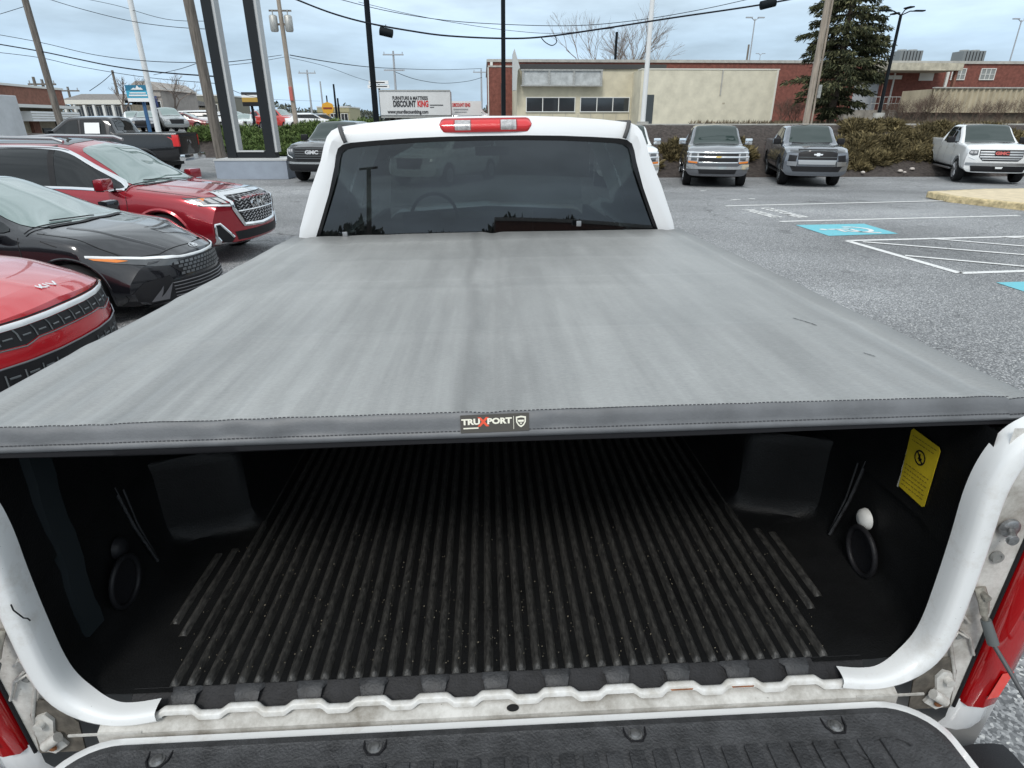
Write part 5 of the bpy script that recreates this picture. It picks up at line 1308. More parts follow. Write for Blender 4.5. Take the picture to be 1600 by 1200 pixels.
    L_ = [(-.66, .565), (.66, .565), (.64, .28), (-.64, .28)]
    l_ = panel(sk, 'front', L_, .06, .010).build('lower_cladding', black, t, smooth=60, fixn=False)
    strip(sk, 'front', [(-.66, .57), (.66, .57)], .014, .012, .05, .006).build('cladding_edge', MATS['grey_fin'], l_, smooth=60, fixn=False)
    mb = MB()
    for i in range(-5, 6):
        if abs(i) < 2: continue
        for z in (.34, .42, .50): strip(sk, 'front', [(i * .108 - .03, z), (i * .108 + .03, z)], .014, .015, .03, .004, mb)
        strip(sk, 'front', [(i * .108 - .045, .32), (i * .108 - .045, .53)], .010, .014, .03, .006, mb)
    mb.build('lower_mesh', MATS['gloss_grey'], l_, smooth=60, fixn=False)
    panel(sk, 'front', [(-.15, .46), (.15, .46), (.15, .36), (-.15, .36)], .1, .02).build('plate_holder', MATS['gloss_grey'], l_, fixn=False)
    for s in (-1, 1):
        strip(sk, 'top', [(1.1, s * .80), (1.7, s * .79), (1.95, s * .72)], .008, .003).build('hood_side_gap', shut, t, fixn=False)
    # silver letters on the nose
    bm_ = mat('silver_letters', (.85, .86, .87), .2, .6)
    cx = 2.06; hgt, wd = .048, .050; mb = MB()
    def stroke(p, q, w_=.014):
        a, b = (cx - p[1], p[0] + .12), (cx - q[1], q[0] + .12); strip(sk, 'top', [a, b], w_, .007, .02, .003, mb)
    for (p, q) in (((-.095, .022), (-.095, -.022)), ((-.095, -.004), (-.055, .022)), ((-.075, .006), (-.045, -.022)), ((-.045, -.022), (-.012, .022)), ((-.012, .022), (-.005, -.022)), ((-.005, -.022), (.035, .022)), ((.035, .022), (.065, -.022)), ((.010, .004), (.030, .004)), ((.02, .022), (.02, -.022))):
        pass
    K_ = [(-.10, -1, -.10, 1), (-.10, .0, -.052, 1), (-.085, .15, -.055, -1), (-.028, -1, -.028, 1), (.0, -1, .035, 1), (.035, 1, .075, -1)]
    for x0, z0, x1, z1 in K_: stroke((x0, -.022 * z0), (x1, -.022 * z1))
    mb.build('badge', bm_, t, smooth=60, fixn=False)
    ws_ = rp([(1.20, 0), (1.17, .4), (1.0, .68), (.5, .60), (.12, .54), (.05, .3), (.03, 0), (.05, -.3), (.12, -.54), (.5, -.60), (1.0, -.68), (1.17, -.4)], 4)
    panel(sk, 'top', ws_, .07, .005).build('windscreen', screen_glass, t, smooth=60, fixn=False)
    return t
build_red((-5.08, 4.1, -.08), R(0))
# ------------------------------------------------------------------ pickups parked along the bank, all from one builder
def build_pickup(name, label, loc, rz, pc, style, flake=.3, group='pickup trucks parked nose out along the bank', scale=1.0, tyre=.40):
    t = empty(name, loc, label, 'pickup truck', group, (0, 0, rz)); P_ = paint(name + '_' + style + '_paint', pc, .25, flake)
    lift = 0 if style in ('midsize',) else 0
    sp = dict(x0=-2.9, x1=2.9, wref=1.0, bowf=.22, bowr=.03, fz=.7, bp=2.8,
        zb=[(-2.9, .55), (-2.4, .48), (2.3, .42), (2.9, .36)],
        wm=[(-2.9, .96), (-2.6, 1.0), (2.2, 1.01), (2.6, 1.0), (2.9, .97)],
        zm=[(-2.9, .90), (2.9, .80)],
        ws=[(-2.9, .93), (-2.6, .95), (-1.0, .95), (1.2, .94), (2.4, .94), (2.9, .90)],
        zs=[(-2.9, 1.36), (-.86, 1.36), (-.8, 1.24), (1.1, 1.20), (1.3, 1.22), (2.4, 1.17), (2.9, 1.08)],
        wr=[(-2.9, .86), (-.98, .86), (-.80, .725), (-.2, .725), (.50, .72), (.9, .745), (1.40, .84), (1.7, .78), (2.6, .76), (2.9, .74)],
        zr=[(-2.9, 1.385), (-.98, 1.385), (-.80, 1.82), (-.6, 1.86), (.45, 1.845), (.9, 1.575), (1.40, 1.27), (1.7, 1.27), (2.6, 1.20), (2.9, 1.10)],
        zt=[(-2.9, 1.39), (-.98, 1.39), (-.80, 1.86), (-.6, 1.90), (.42, 1.88), (.9, 1.61), (1.42, 1.30), (1.7, 1.31), (2.6, 1.24), (2.9, 1.13)],
        flean=[(.3, .08), (.5, .0), (.8, .0), (1.0, .04), (1.25, .12)], rlean=[(.3, .0), (1.4, 0)],
        rnd=[0, .35, .3, .45, .14, .22, 0])
    V, Fc = car_shell(sp, 56); r = tyre
    bedc = MB(); bedc.box((-1.93, 0, 1.5), (1.80, 1.56, 1.0))
    me = cut(V, Fc, arch_cutter(1.87, r, 1.0, rr=r * 1.16) + arch_cutter(-1.72, r, 1.0, rr=r * 1.16) + [bedc])
    if scale != 1.0 or lift:
        for v in me.vertices: v.co = Vector((v.co.x * .93, v.co.y * .91, v.co.z * 1.0 + lift)) if style == 'midsize' else v.co * scale
    fx = .93 if style == 'midsize' else 1.0; fy = .91 if style == 'midsize' else 1.0
    finish_body(me, 'body', P_, t); sk = Skin(me); lz = lift
    for s, vw in ((1, 'left'), (-1, 'right')):
        for x in (1.87, -1.72): wheel(t, x * fx, s * .87 * fy, r, .29 if style == 'midsize' else .27, s, MATS['gloss_grey'] if style == 'midsize' else satin, 6)
        for q, win in enumerate(([(1.05, 1.30), (.62, 1.60), (.40, 1.755), (.16, 1.775), (.14, 1.285)], [(.06, 1.285), (.08, 1.775), (-.55, 1.785), (-.66, 1.70), (-.70, 1.30)])):
            w_ = panel(sk, vw, [(a * fx, b + lz) for a, b in win], .06, .006).build('side_window', opaque_glass, t, smooth=60, fixn=False)
            strip(sk, vw, [(a * fx, b + lz) for a, b in win + [win[0]]], .022, .008, .06).build('window_seal', black, w_, fixn=False)
        for pts in ([(1.12, 1.2), (1.16, .9), (1.14, .5)], [(.1, 1.26), (.1, .5)], [(-.80, 1.3), (-.80, .9), (-.72, .6)], [(-.90, 1.37), (-.90, .5)]): strip(sk, vw, [(a * fx, b + lz) for a, b in pts], .012, .003).build('door_gap', shut, t, fixn=False)
        for x in (.30, -.60): strip(sk, vw, [(x * fx, 1.10 + lz), ((x - .18) * fx, 1.10 + lz)], .035, .03, .05, .012).build('door_handle', P_ if style != 'chrome' else chrome, t, smooth=60, fixn=False)
        for x in (1.87, -1.72): strip(sk, vw, arch_pts(x * fx, r, -15, 195, 1.25), .07, .012, .06, .012).build('arch_flare', black if style == 'midsize' else P_, t, smooth=60, fixn=False)
        mb = MB(); mb.box((.1 * fx, s * .97 * fy, .40), (2.3, .12, .05), bev=.02); mb.build('side_step', satin if style in ('whitegrille',) else black, t, smooth=50)
        mirror_on(t, .92 * fx, .92 * fy, 1.36 + lz, s, black if style != 'split' else chrome, (.13, .24, .20), .08)
        # lamps
        if style == 'whitegrille' or style == 'blacknose':
            h_ = panel(sk, 'front', [(s * .66, 1.07), (s * .90, 1.08), (s * .92, .96), (s * .80, .90), (s * .66, .92)], .06, .007).build('headlight', lens_dark, t, smooth=60, fixn=False)
            for q in (0, 1): panel(sk, 'front', [(s * (.69 + .1 * q), 1.05), (s * (.77 + .1 * q), 1.05), (s * (.77 + .1 * q), .97), (s * (.69 + .1 * q), .97)], .06, .011).build('lamp_lens', lens_clear, h_, fixn=False)
            strip(sk, 'front', [(s * .90, 1.06), (s * .92, .98), (s * .88, .86), (s * .70, .78)], .026, .012, .04, .004).build('lamp_strip', mat('daytime_lamp', (.85, .87, .88), .15), h_, fixn=False)
        elif style == 'split':
            h_ = panel(sk, 'front', [(s * .62, 1.07), (s * .92, 1.08), (s * .93, .80), (s * .62, .78)], .06, .007).build('headlight', lens_clear, t, smooth=60, fixn=False)
            for z0 in (1.0, .87): panel(sk, 'front', [(s * .66, z0 + .045), (s * .84, z0 + .045), (s * .84, z0 - .04), (s * .66, z0 - .04)], .06, .011).build('lamp_lens', lens_dark, h_, fixn=False)
            panel(sk, 'front', [(s * .64, .80), (s * .92, .82), (s * .92, .77), (s * .64, .75)], .06, .012).build('amber_lamp', lens_amber, h_, fixn=False)
        else:
            h_ = panel(sk, 'front', [(s * .56 * fy, 1.14), (s * .90 * fy, 1.15), (s * .90 * fy, 1.07), (s * .60 * fy, 1.06)], .06, .008).build('headlight', lens_dark, t, smooth=60, fixn=False)
            panel(sk, 'front', [(s * .60, .98), (s * .84, 1.0), (s * .86, .80), (s * .64, .78)], .06, .008).build('corner_intake', black, t, smooth=60, fixn=False)
            panel(sk, 'front', [(s * .58, .80), (s * .88, .80), (s * .86, .68), (s * .60, .66)], .06, .03).build('bumper_corner', satin, t, smooth=60, fixn=False)
            mb = MB(); mb.box((2.62, s * .35, .62), (.12, .03, .06), bev=.01); mb.build('tow_hook', mat('copper_hook', (.30, .12, .06), .5), t)
        panel(sk, 'rear', [(s * .96, 1.32), (s * .80, 1.32), (s * .80, .98), (s * .96, .98)], .06, .008).build('tail_light', lens_red, t, smooth=60, fixn=False)
    pf_ = [(1.41, 0), (1.39, .45), (1.33, .74), (1.28, .76), (.9, .70), (.50, .655), (.46, .62), (.44, .3), (.435, 0), (.44, -.3), (.46, -.62), (.50, -.655), (.9, -.70), (1.28, -.76), (1.33, -.74), (1.39, -.45)]
    panel(sk, 'top', [(a * fx, b * fy) for a, b in pf_], .07, .007).build('windscreen', truck_glass, t, smooth=60, fixn=False)
    strip(sk, 'top', [(1.36 * fx, .6), (1.43 * fx, .2), (1.43 * fx, -.2), (1.36 * fx, -.6)], .06, .011).build('cowl', black, t, fixn=False)
    panel(sk, 'rear', [(-.60, 1.46 + lz), (.60, 1.46 + lz), (.55, 1.76 + lz), (-.55, 1.76 + lz)], .08, .008).build('rear_glass', opaque_glass, t, smooth=60, fixn=False)
    mb = MB(); mb.box((-2.93 * fx, 0, .62 + lz), (.18, 1.85 * fy, .20), bev=.03); rb = mb.build('rear_bumper', chrome, t, smooth=50)
    mb = MB(); mb.box((-3.025 * fx, 0, .63 + lz), (.01, .32, .15)); mb.build('number_plate', white_paint, rb)
    panel(sk, 'rear', [(-.74, 1.33), (.74, 1.33), (.74, 1.27), (-.74, 1.27)], .1, .007).build('tailgate_edge', black, t, fixn=False)
    mb = MB(); mb.box((0, 0, .42), (4.6, 1.5, .16)); mb.build('chassis', black, t)
    if style == 'blackbed':
        pass
    # noses
    if style == 'split':
        for z0, z1 in ((1.055, .985), (.91, .80)): panel(sk, 'front', [(-.60, z0), (.60, z0), (.60, z1), (-.60, z1)], .06, .008).build('grille', black, t, smooth=60, fixn=False)
        for z0 in (1.075, .945, .775): strip(sk, 'front', [(-.95 if z0 > .9 else -.6, z0), (0, z0 - .005), (.95 if z0 > .9 else .6, z0)], .045, .014, .05, .01).build('grille_bar', chrome, t, smooth=60, fixn=False)
        q = panel(sk, 'front', [(-.09, .965), (.09, .965), (.07, .925), (-.07, .925)], .05, .026).build('badge', mat('gold_badge', (.55, .40, .12), .3, .8), t, fixn=False)
        panel(sk, 'front', [(-.96, .73), (-.70, .73), (-.60, .66), (.60, .66), (.70, .73), (.96, .73), (.96, .58), (-.96, .58)], .06, .02).build('front_bumper', chrome, t, smooth=60, fixn=False)
        panel(sk, 'front', [(-.60, .57), (.60, .57), (.55, .44), (-.55, .44)], .06, .012).build('lower_grille', black, t, smooth=60, fixn=False)
    elif style == 'midsize':
        g_ = panel(sk, 'front', [(-.58, 1.17), (.58, 1.17), (.58, .86), (-.58, .86)], .06, .010).build('grille', black, t, smooth=60, fixn=False)
        for z0 in (1.12, .93): strip(sk, 'front', [(-.56, z0), (.56, z0)], .02, .014, .05, .006).build('grille_bar', MATS['gloss_grey'], g_, fixn=False)
        panel(sk, 'front', [(-.13, 1.03), (-.05, 1.03), (-.05, 1.055), (.05, 1.055), (.05, 1.03), (.14, 1.03), (.12, .99), (.05, .99), (.05, .965), (-.05, .965), (-.05, .99), (-.12, .99)], .05, .03).build('badge', chrome, g_, fixn=False)
        panel(sk, 'front', [(-.56, .85), (.56, .85), (.54, .72), (-.54, .72)], .06, .026).build('bumper_plate', mat('silver_plate', (.42, .44, .46), .4, .3), t, fixn=False)
        panel(sk, 'front', [(-.78, .66), (.78, .66), (.68, .50), (-.68, .50)], .06, .012).build('skid_panel', black, t, fixn=False)
    elif style == 'whitegrille':
        g_ = panel(sk, 'front', [(-.62, 1.09), (.62, 1.09), (.62, .86), (.50, .74), (-.50, .74), (-.62, .86)], .06, .010).build('grille', black, t, smooth=60, fixn=False)
        for z0, wd in ((1.02, .05), (.94, .05), (.86, .05), (.79, .03)): strip(sk, 'front', [(-.60 + max(0, .86 - z0), z0), (.60 - max(0, .86 - z0), z0)], wd, .014, .05, .008).build('grille_bar', mat('silver_plate', (.42, .44, .46), .4, .3), g_, smooth=60, fixn=False)
        b_ = panel(sk, 'front', [(-.21, 1.045), (.21, 1.045), (.21, .925), (.16, .905), (-.16, .905), (-.21, .925)], .06, .03).build('badge_plate', black, g_, fixn=False)
        text_skin(sk, 'badge', 'GMC', 'front', 0, .975, .13, mat('badge_red', (.50, .09, .08), .3), b_, 1.35, .008, .036)
        panel(sk, 'front', [(-.94, .68), (.94, .68), (.94, .60), (-.94, .60)], .06, .02).build('bumper_trim', satin, t, smooth=60, fixn=False)
        panel(sk, 'front', [(-.80, .58), (.80, .58), (.74, .40), (-.74, .40)], .06, .012).build('lower_grille', black, t, smooth=60, fixn=False)
        panel(sk, 'front', [(-.16, .58), (.16, .58), (.13, .47), (-.13, .47)], .06, .03).build('plate_frame', black, t, fixn=False)
        panel(sk, 'front', [(-.11, .56), (.11, .56), (.09, .50), (-.09, .50)], .06, .036).build('number_plate', white_paint, t, fixn=False)
        strip(sk, 'top', [(1.95, .28), (1.95, -.28)], .03, .006).build('hood_vent', black, t, fixn=False)
    else:
        g_ = panel(sk, 'front', [(-.62, 1.09), (.62, 1.09), (.62, .80), (.56, .70), (-.56, .70), (-.62, .80)], .06, .010).build('grille', black, t, smooth=60, fixn=False)
        for z0 in (1.06, .98, .91, .84, .77): strip(sk, 'front', [(-.60, z0), (.60, z0)], .022, .014, .05, .008).build('grille_bar', MATS['gloss_grey'], g_, smooth=60, fixn=False)
        text_skin(sk, 'badge', 'GMC', 'front', 0, .945, .15, satin, g_, 1.35, .008, .036)
        panel(sk, 'front', [(-.97, .68), (-.6, .66), (.6, .66), (.97, .68), (.97, .60), (-.97, .60)], .06, .02).build('front_bumper', chrome, t, smooth=60, fixn=False)
        panel(sk, 'front', [(-.90, .58), (.90, .58), (.84, .40), (-.84, .40)], .06, .012).build('lower_grille', black, t, smooth=60, fixn=False)
    return t
mat('gloss_grey', (.10, .11, .115), .2); mat('silver_plate', (.42, .44, .46), .4, .3)
build_pickup('pickup_truck', 'grey pickup with bright chrome split grille facing us beside the raised bank', (8.25, 23.0, -.12), R(-105), (.15, .155, .17), 'split', .6)
build_pickup('pickup_truck', 'dark grey midsize pickup on chunky tyres, second from the white cab on the right', (11.55, 22.9, -.12), R(-107), (.17, .185, .21), 'midsize', .6, tyre=.43)
build_pickup('pickup_truck', 'white pickup with a red lettered grille badge at the right edge', (18.55, 23.55, -.1), R(-113), (.76, .77, .77), 'whitegrille', 0)
build_pickup('pickup_truck', 'white pickup partly hidden behind the right pillar of the near cab', (4.85, 22.6, -.1), R(-97), (.74, .75, .75), 'split', 0)
build_pickup('pickup_truck', 'black pickup with silver lettered grille, left of the near cab beside the plinth', (-5.05, 23.9, 0), R(-100), (.012, .013, .014), 'blacknose', .2)
dk = build_pickup('pickup_truck', 'black pickup seen from its tail with a white paper in the window', (-13.0, 22.6, gz(-13.0, 22.6)), R(-177), (.006, .006, .008), 'blacknose', .3)
# details that only this one shows: window sheet, tail badge
mb = MB(); mb.box((-.30, .885, 1.53), (.46, .006, .34), (R(18), 0, 0)); mb.build('window_sheet', white_paint, dk)
mb = MB(); mb.box((-2.935, 0, 1.10), (.02, .10, .07), (R(45), 0, 0)); mb.build('badge', chrome, dk)
for c_ in dk.children:
    if c_.name.startswith('tail_light'):
        c_.data.materials.clear(); c_.data.materials.append(lens_red_bright)
for s in (1,):
    mb = MB(); mb.box((-2.85, .955, 1.15), (.20, .10, .36), bev=.02); mb.build('tail_light', lens_red_bright, dk, smooth=50)
# ------------------------------------------------------------------ buildings, signs, poles, wires, plants beyond the lot
brick = mat('red_brick', (.20, .07, .052), .9, noise=.35, nscale=4, detail=10, bump=.4, bscale=30)
brick2 = mat('brown_brick', (.22, .10, .07), .9, noise=.3, nscale=5, detail=10)
cream = mat('cream_render', (.58, .53, .40), .85, noise=.16, nscale=1.1, detail=10, bump=.2, bscale=40)
cream2 = mat('pale_cream_block', (.62, .58, .46), .85, noise=.14, nscale=1.5, detail=10)
dark_trim = mat('dark_coping', (.045, .045, .045), .7)
grey_trim = mat('grey_coping', (.42, .41, .38), .8, noise=.2, nscale=3)
win_glass = mat('dark_window_glass', (.03, .035, .04), .06, spec=.8)
frame_w = mat('white_window_frame', (.66, .66, .63), .6)
tan_wall = mat('tan_wall', (.40, .34, .25), .9, noise=.2, nscale=3)
roof_grey = mat('grey_shingle', (.20, .19, .18), .95, noise=.25, nscale=6)
wood_pole = mat('weathered_pole_wood', (.17, .15, .13), .9, noise=.5, nscale=3, aniso=(6, 6, .5), bump=.6, bscale=20)
pale_wood = mat('pale_pole_wood', (.33, .28, .23), .9, noise=.35, nscale=3, aniso=(6, 6, .5))
dark_pole = mat('dark_painted_pole', (.008, .011, .014), .6, spec=.12)
white_pole = mat('white_painted_pole', (.72, .73, .73), .45)
grey_pole = mat('pale_grey_pole', (.35, .37, .39), .6)
wire_m = mat('cable_rubber', (.018, .02, .026), .8, spec=.1)

def wallbox(a, b, z0, z1, th=.3):
    """a vertical slab along plan line a->b (its outer face on that line)"""
    a, b = Vector((a[0], a[1], 0)), Vector((b[0], b[1], 0)); d = (b - a).normalized(); n = Vector((-d.y, d.x, 0)) * th
    P = [a, b, b + n, a + n]; vs = [(p.x, p.y, z0) for p in P] + [(p.x, p.y, z1) for p in P]
    return vs, [(0, 3, 2, 1), (4, 5, 6, 7), (0, 1, 5, 4), (1, 2, 6, 5), (2, 3, 7, 6), (3, 0, 4, 7)]
class Facade:
    def __init__(s, root, a, b):
        s.r = root; s.a = Vector((*a, 0)); s.b = Vector((*b, 0)); s.d = (s.b - s.a).normalized(); s.n = Vector((s.d.y, -s.d.x, 0))   # n faces the viewer
        s.len = (s.b - s.a).length; s.o = Vector(root.location)
    def p(s, t, z, out=0.): return s.a + s.d * t + s.n * out + Vector((0, 0, z)) - s.o
    def slab(s, name, m, t0, t1, z0, z1, out0, out1, par=None):
        mb = MB(); c = [s.p(t, z, o) for t in (t0, t1) for z in (z0, z1) for o in (out0, out1)]
        mb.add(c, [(0, 1, 3, 2), (4, 6, 7, 5), (0, 4, 5, 1), (2, 3, 7, 6), (0, 2, 6, 4), (1, 5, 7, 3)]); return mb.build(name, m, par or s.r)
    def window(s, t0, t1, z0, z1, nx=1, nz=1, fm=frame_w, gm=win_glass, fw=.06, name='window'):
        mb = MB()
        def bx(ta, tb, za, zb, o0, o1):
            c = [s.p(t, z, o) for t in (ta, tb) for z in (za, zb) for o in (o0, o1)]; mb.add(c, [(0, 1, 3, 2), (4, 6, 7, 5), (0, 4, 5, 1), (2, 3, 7, 6), (0, 2, 6, 4), (1, 5, 7, 3)])
        bx(t0 - fw, t1 + fw, z0 - fw, z0, -.01, .09); bx(t0 - fw, t1 + fw, z1, z1 + fw, -.01, .08); bx(t0 - fw, t0, z0, z1, -.01, .08); bx(t1, t1 + fw, z0, z1, -.01, .08)
        for i in range(1, nx): t = t0 + (t1 - t0) * i / nx; bx(t - fw / 2, t + fw / 2, z0, z1, -.01, .07)
        for i in range(1, nz): z = z0 + (z1 - z0) * i / nz; bx(t0, t1, z - fw / 3, z + fw / 3, -.01, .06)
        w_ = mb.build(name, fm, s.r); s.slab('pane', gm, t0, t1, z0, z1, -.01, .03, w_); return w_
def X(u, v, y): return PY(u, v, y).x
def Zp(u, v, y): return PY(u, v, y).z
def body_box(root, name, m, x0, x1, y0, y1, z0, z1, roofm=None):
    o = Vector(root.location); mb = MB(); mb.box(((x0 + x1) / 2 - o.x, (y0 + y1) / 2 - o.y, (z0 + z1) / 2 - o.z), (x1 - x0, y1 - y0, z1 - z0)); return mb.build(name, m, root)

# --- cream shop with its big blank side block
y1_, y2_ = 47.0, 44.5; g = 1.5
xa, xb = X(808, 150, y1_), X(1002, 150, y1_)
ztop = Zp(900, 108, y1_)
b = empty('shop_building', (xa, y1_, g), 'cream rendered shop with an empty sign frame above two rows of dark windows', 'building')
body_box(b, 'wall', cream, xa, xb + .4, y1_, y1_ + 9, g, ztop)
fc = Facade(b, (xa, y1_), (xb, y1_))
zt = Zp(900, 100.5, y1_); fc.slab('coping', dark_trim, .2, fc.len + 1.6, ztop, zt, -9, .12)
def tu(u): return X(u, 150, y1_) - xa
for (ua, ub) in ((823, 898), (908, 983)): fc.window(tu(ua), tu(ub), Zp(ua, 174, y1_), Zp(ua, 153, y1_), 3, 1)
for k in range(9): fc.slab('wall_panel_joint', grey_trim, tu(824 + 20 * k), tu(824 + 20 * k) + .03, g, Zp(900, 177, y1_), 0, .02)
mb_ = Zp(870, 111, y1_), Zp(870, 134, y1_)
sf = fc.slab('sign_frame', mat('pale_sign_panel', (.44, .46, .46), .5, noise=.25, nscale=3), tu(815), tu(936), mb_[1], mb_[0], .02, .5)
for zz in (mb_[0] - .02, mb_[1] - .06): fc.slab('frame_rail', steel, tu(813), tu(938), zz, zz + .09, .5, .6, sf)
for u in (815, 855, 893, 935): fc.slab('frame_post', steel, tu(u), tu(u) + .12, mb_[1], mb_[0], .5, .58, sf)
mb = MB(); zf = Zp(808, 78, y1_); mb.prism([(0, Zp(806, 142, y1_) - g), (.25, Zp(806, 142, y1_) - g), (.35, mb_[0] - g), (.5, ztop - g), (.12, zf - g), (0, zf - g - .3)], lambda a, c, d: (a - .35, d - .9, c), .8); mb.build('roof_fin', mat('pale_metal_fin', (.50, .51, .50), .5, .3), b)
# block
xc, xd = X(1000, 150, y2_), X(1211, 150, y2_); zb_ = Zp(1100, 109, y2_)
body_box(b, 'side_block', cream2, xc, xd, y2_, y2_ + 11, g, zb_)
fb = Facade(b, (xc, y2_), (xd, y2_)); fb.slab('block_coping', mat('pale_cap', (.66, .64, .57), .8), -.03, fb.len + .05, zb_, zb_ + .07, -1, .04)
fb.slab('door', mat('dark_door', (.05, .06, .065), .4), X(1009, 150, y2_) - xc, X(1022, 150, y2_) - xc, g, Zp(1015, 148, y2_), 0, .04)
fb.slab('downpipe', grey_trim, X(1124, 150, y2_) - xc, X(1124, 150, y2_) - xc + .07, g + 2, zb_, 0, .07)
fb.slab('rendered_edge', mat('pale_cap', (.66, .64, .57), .8), fb.len - .12, fb.len, g, zb_, .0, .03)
fb.slab('stain', mat('old_stain', (.40, .36, .27), .9), X(1130, 150, y2_) - xc, X(1134, 150, y2_) - xc, g + 1.45, g + 1.55, 0, .012)
# --- long brick warehouse behind
y3_ = 58.0
xe, xf = X(763, 150, y3_), 62.0; zr = Zp(1300, 99, y3_)
b = empty('brick_warehouse', (xe, y3_, g), 'long low red brick warehouse with rooftop air units behind the spruce', 'building')
body_box(b, 'wall', brick, xe, xf, y3_, y3_ + 20, g - .3, zr)
fw_ = Facade(b, (xe, y3_), (xf, y3_)); fw_.slab('coping', grey_trim, -.1, fw_.len + .1, zr, zr + .22, -20, .12)
def tw(u): return X(u, 120, y3_) - xe
for (ua, ub) in ((1486, 1506), (1531, 1552)): fw_.window(tw(ua), tw(ub), Zp(ua, 124, y3_), Zp(ua, 108, y3_), 3, 2, gm=mat('hazy_pane', (.25, .26, .25), .2))
for u in (766, 1477): fw_.slab('downpipe', frame_w, tw(u), tw(u) + .22, Zp(u, 138, y3_), zr, 0, .16)
fw_.slab('pale_door', frame_w, tw(1436), tw(1458), Zp(1436, 126, y3_), Zp(1436, 113, y3_), 0, .06)
fw_.slab('dock_door', mat('grey_door', (.36, .38, .40), .6), tw(1338), tw(1376), g, Zp(1340, 128, y3_), 0, .06)
fw_.slab('pipe', frame_w, tw(1396), tw(1396) + .12, g, Zp(1400, 112, y3_), 0, .1)
fw_.slab('pale_panel', frame_w, tw(1388), tw(1409), Zp(1436, 124, y3_), Zp(1436, 118, y3_), 0, .05)
cn = fw_.slab('canopy', mat('stained_concrete', (.45, .42, .34), .9, noise=.35, nscale=2), tw(1352), tw(1464), Zp(1400, 114, y3_), Zp(1400, 103, y3_), 0, 3.0)
for u in (1358, 1460): fw_.slab('canopy_post', brick2, tw(u) - .1, tw(u) + .1, g, Zp(1400, 114, y3_), 2.4, 2.7, cn)
fw_.slab('dock_wall', mat('dock_concrete', (.25, .23, .20), .9, noise=.3, nscale=2), tw(1300), tw(1462), g - .3, Zp(1380, 172, y3_ - 3), 2.2, 3.2)
rl_ = MB()
for k in range(14):
    p = fw_.p(tw(1338) + k * .35, 0, 3.1); rl_.tube([p + Vector((0, 0, Zp(1380, 172, y3_ - 3))), p + Vector((0, 0, Zp(1380, 172, y3_ - 3) + 1.0))], .025, 5)
for q in (.5, 1.0):
    p0 = fw_.p(tw(1338), Zp(1380, 172, y3_ - 3) + q, 3.1); p1 = fw_.p(tw(1338) + 4.6, Zp(1380, 172, y3_ - 3) + q, 3.1); rl_.tube([p0, p1], .03, 5)
rl_.build('railing', steel, b)
# corrugated enclosure in front of it
y4_ = 50.0; xg, xh = X(1456, 150, y4_), 54.0
b2 = empty('corrugated_shed', (xg, y4_, g), 'low tan corrugated sheet enclosure in front of the brick warehouse', 'shed')
mb = MB(); rows = []; z0, z1 = Zp(1500, 176, y4_), Zp(1500, 138, y4_); x = xg; k = 0
while x < xh: rows.append([(x - xg, .06 * (1 if (k // 2) % 2 else -1), z0 - g), (x - xg, .06 * (1 if (k // 2) % 2 else -1), z1 - g)]); x += .11; k += 1
mb.grid(rows); mb.box(((xh - xg) / 2, 2.0, (z0 + z1) / 2 - g), (xh - xg - .1, 3.6, z1 - z0 - .1)); mb.build('cladding', mat('tan_corrugated', (.44, .38, .27), .8, noise=.22, nscale=2, aniso=(1, 1, .3)), b2, fixn=False)
mb = MB(); mb.box(((xh - xg) / 2, 1.9, (z0 + g - .4) / 2 - g), (xh - xg - .6, 3.2, z0 - g + .4)); mb.build('footing', mat('brown_earth', (.10, .08, .06), .95), b2)  # dark brown soil below the cladding
mb = MB(); mb.box(((xh - xg) / 2, .0, z1 - g + .04), (xh - xg, .3, .08)); mb.build('flashing', grey_trim, b2)
# rooftop air units
for i, u in enumerate((1415, 1512)):
    yy = y3_ + 4; xx = X(u, 90, yy); w_ = 2.1; zt_ = zr + .22
    o = empty('rooftop_air_unit', (xx, yy, zt_), ['grey air unit on the warehouse roof, nearer the spruce', 'grey air unit on the warehouse roof, farther right above the small windows'][i], 'air conditioner', 'air units on the warehouse roof')
    mb = MB(); mb.box((0, 0, .62), (w_, 1.6, 1.0), bev=.04); mb.box((0, 0, .06), (w_ * .9, 1.4, .12)); mb.build('housing', mat('unit_steel', (.20, .215, .22), .5, .3), o)
    mb = MB()
    for q in range(6): mb.box((-w_ * .36 + q * w_ * .145, -.82, .65), (.05, .04, .8))
    mb.build('louvre', black, o); 
    for q in (-.5, .5): mb = MB(); mb.lathe([(.0001, 0), (.33, 0), (.36, .1), (.4, .1), (.4, -.03)], 16, (q, 0, 1.14)); mb.build('fan_guard', steel, o)
# red brick tower of the warehouse on the left
y5_ = 55.; b = empty('brick_building', (X(764, 150, y5_), y5_, g), 'plain dark red brick block left of the cream shop', 'building')
xi, xj = X(764, 150, y5_), X(812, 150, y5_); zk = Zp(780, 105, y5_)
body_box(b, 'wall', brick, xi, xj, y5_, y5_ + 12, g, zk); fk = Facade(b, (xi, y5_), (xj, y5_)); fk.slab('coping', grey_trim, -.05, fk.len, zk, zk + .12, -12, .05)
fk.slab('pipe', dark_trim, 1.0, 1.06, g, zk - 1.2, 0, .08); fk.slab('edge_trim', frame_w, -.08, 0, g, zk, -.2, .06)

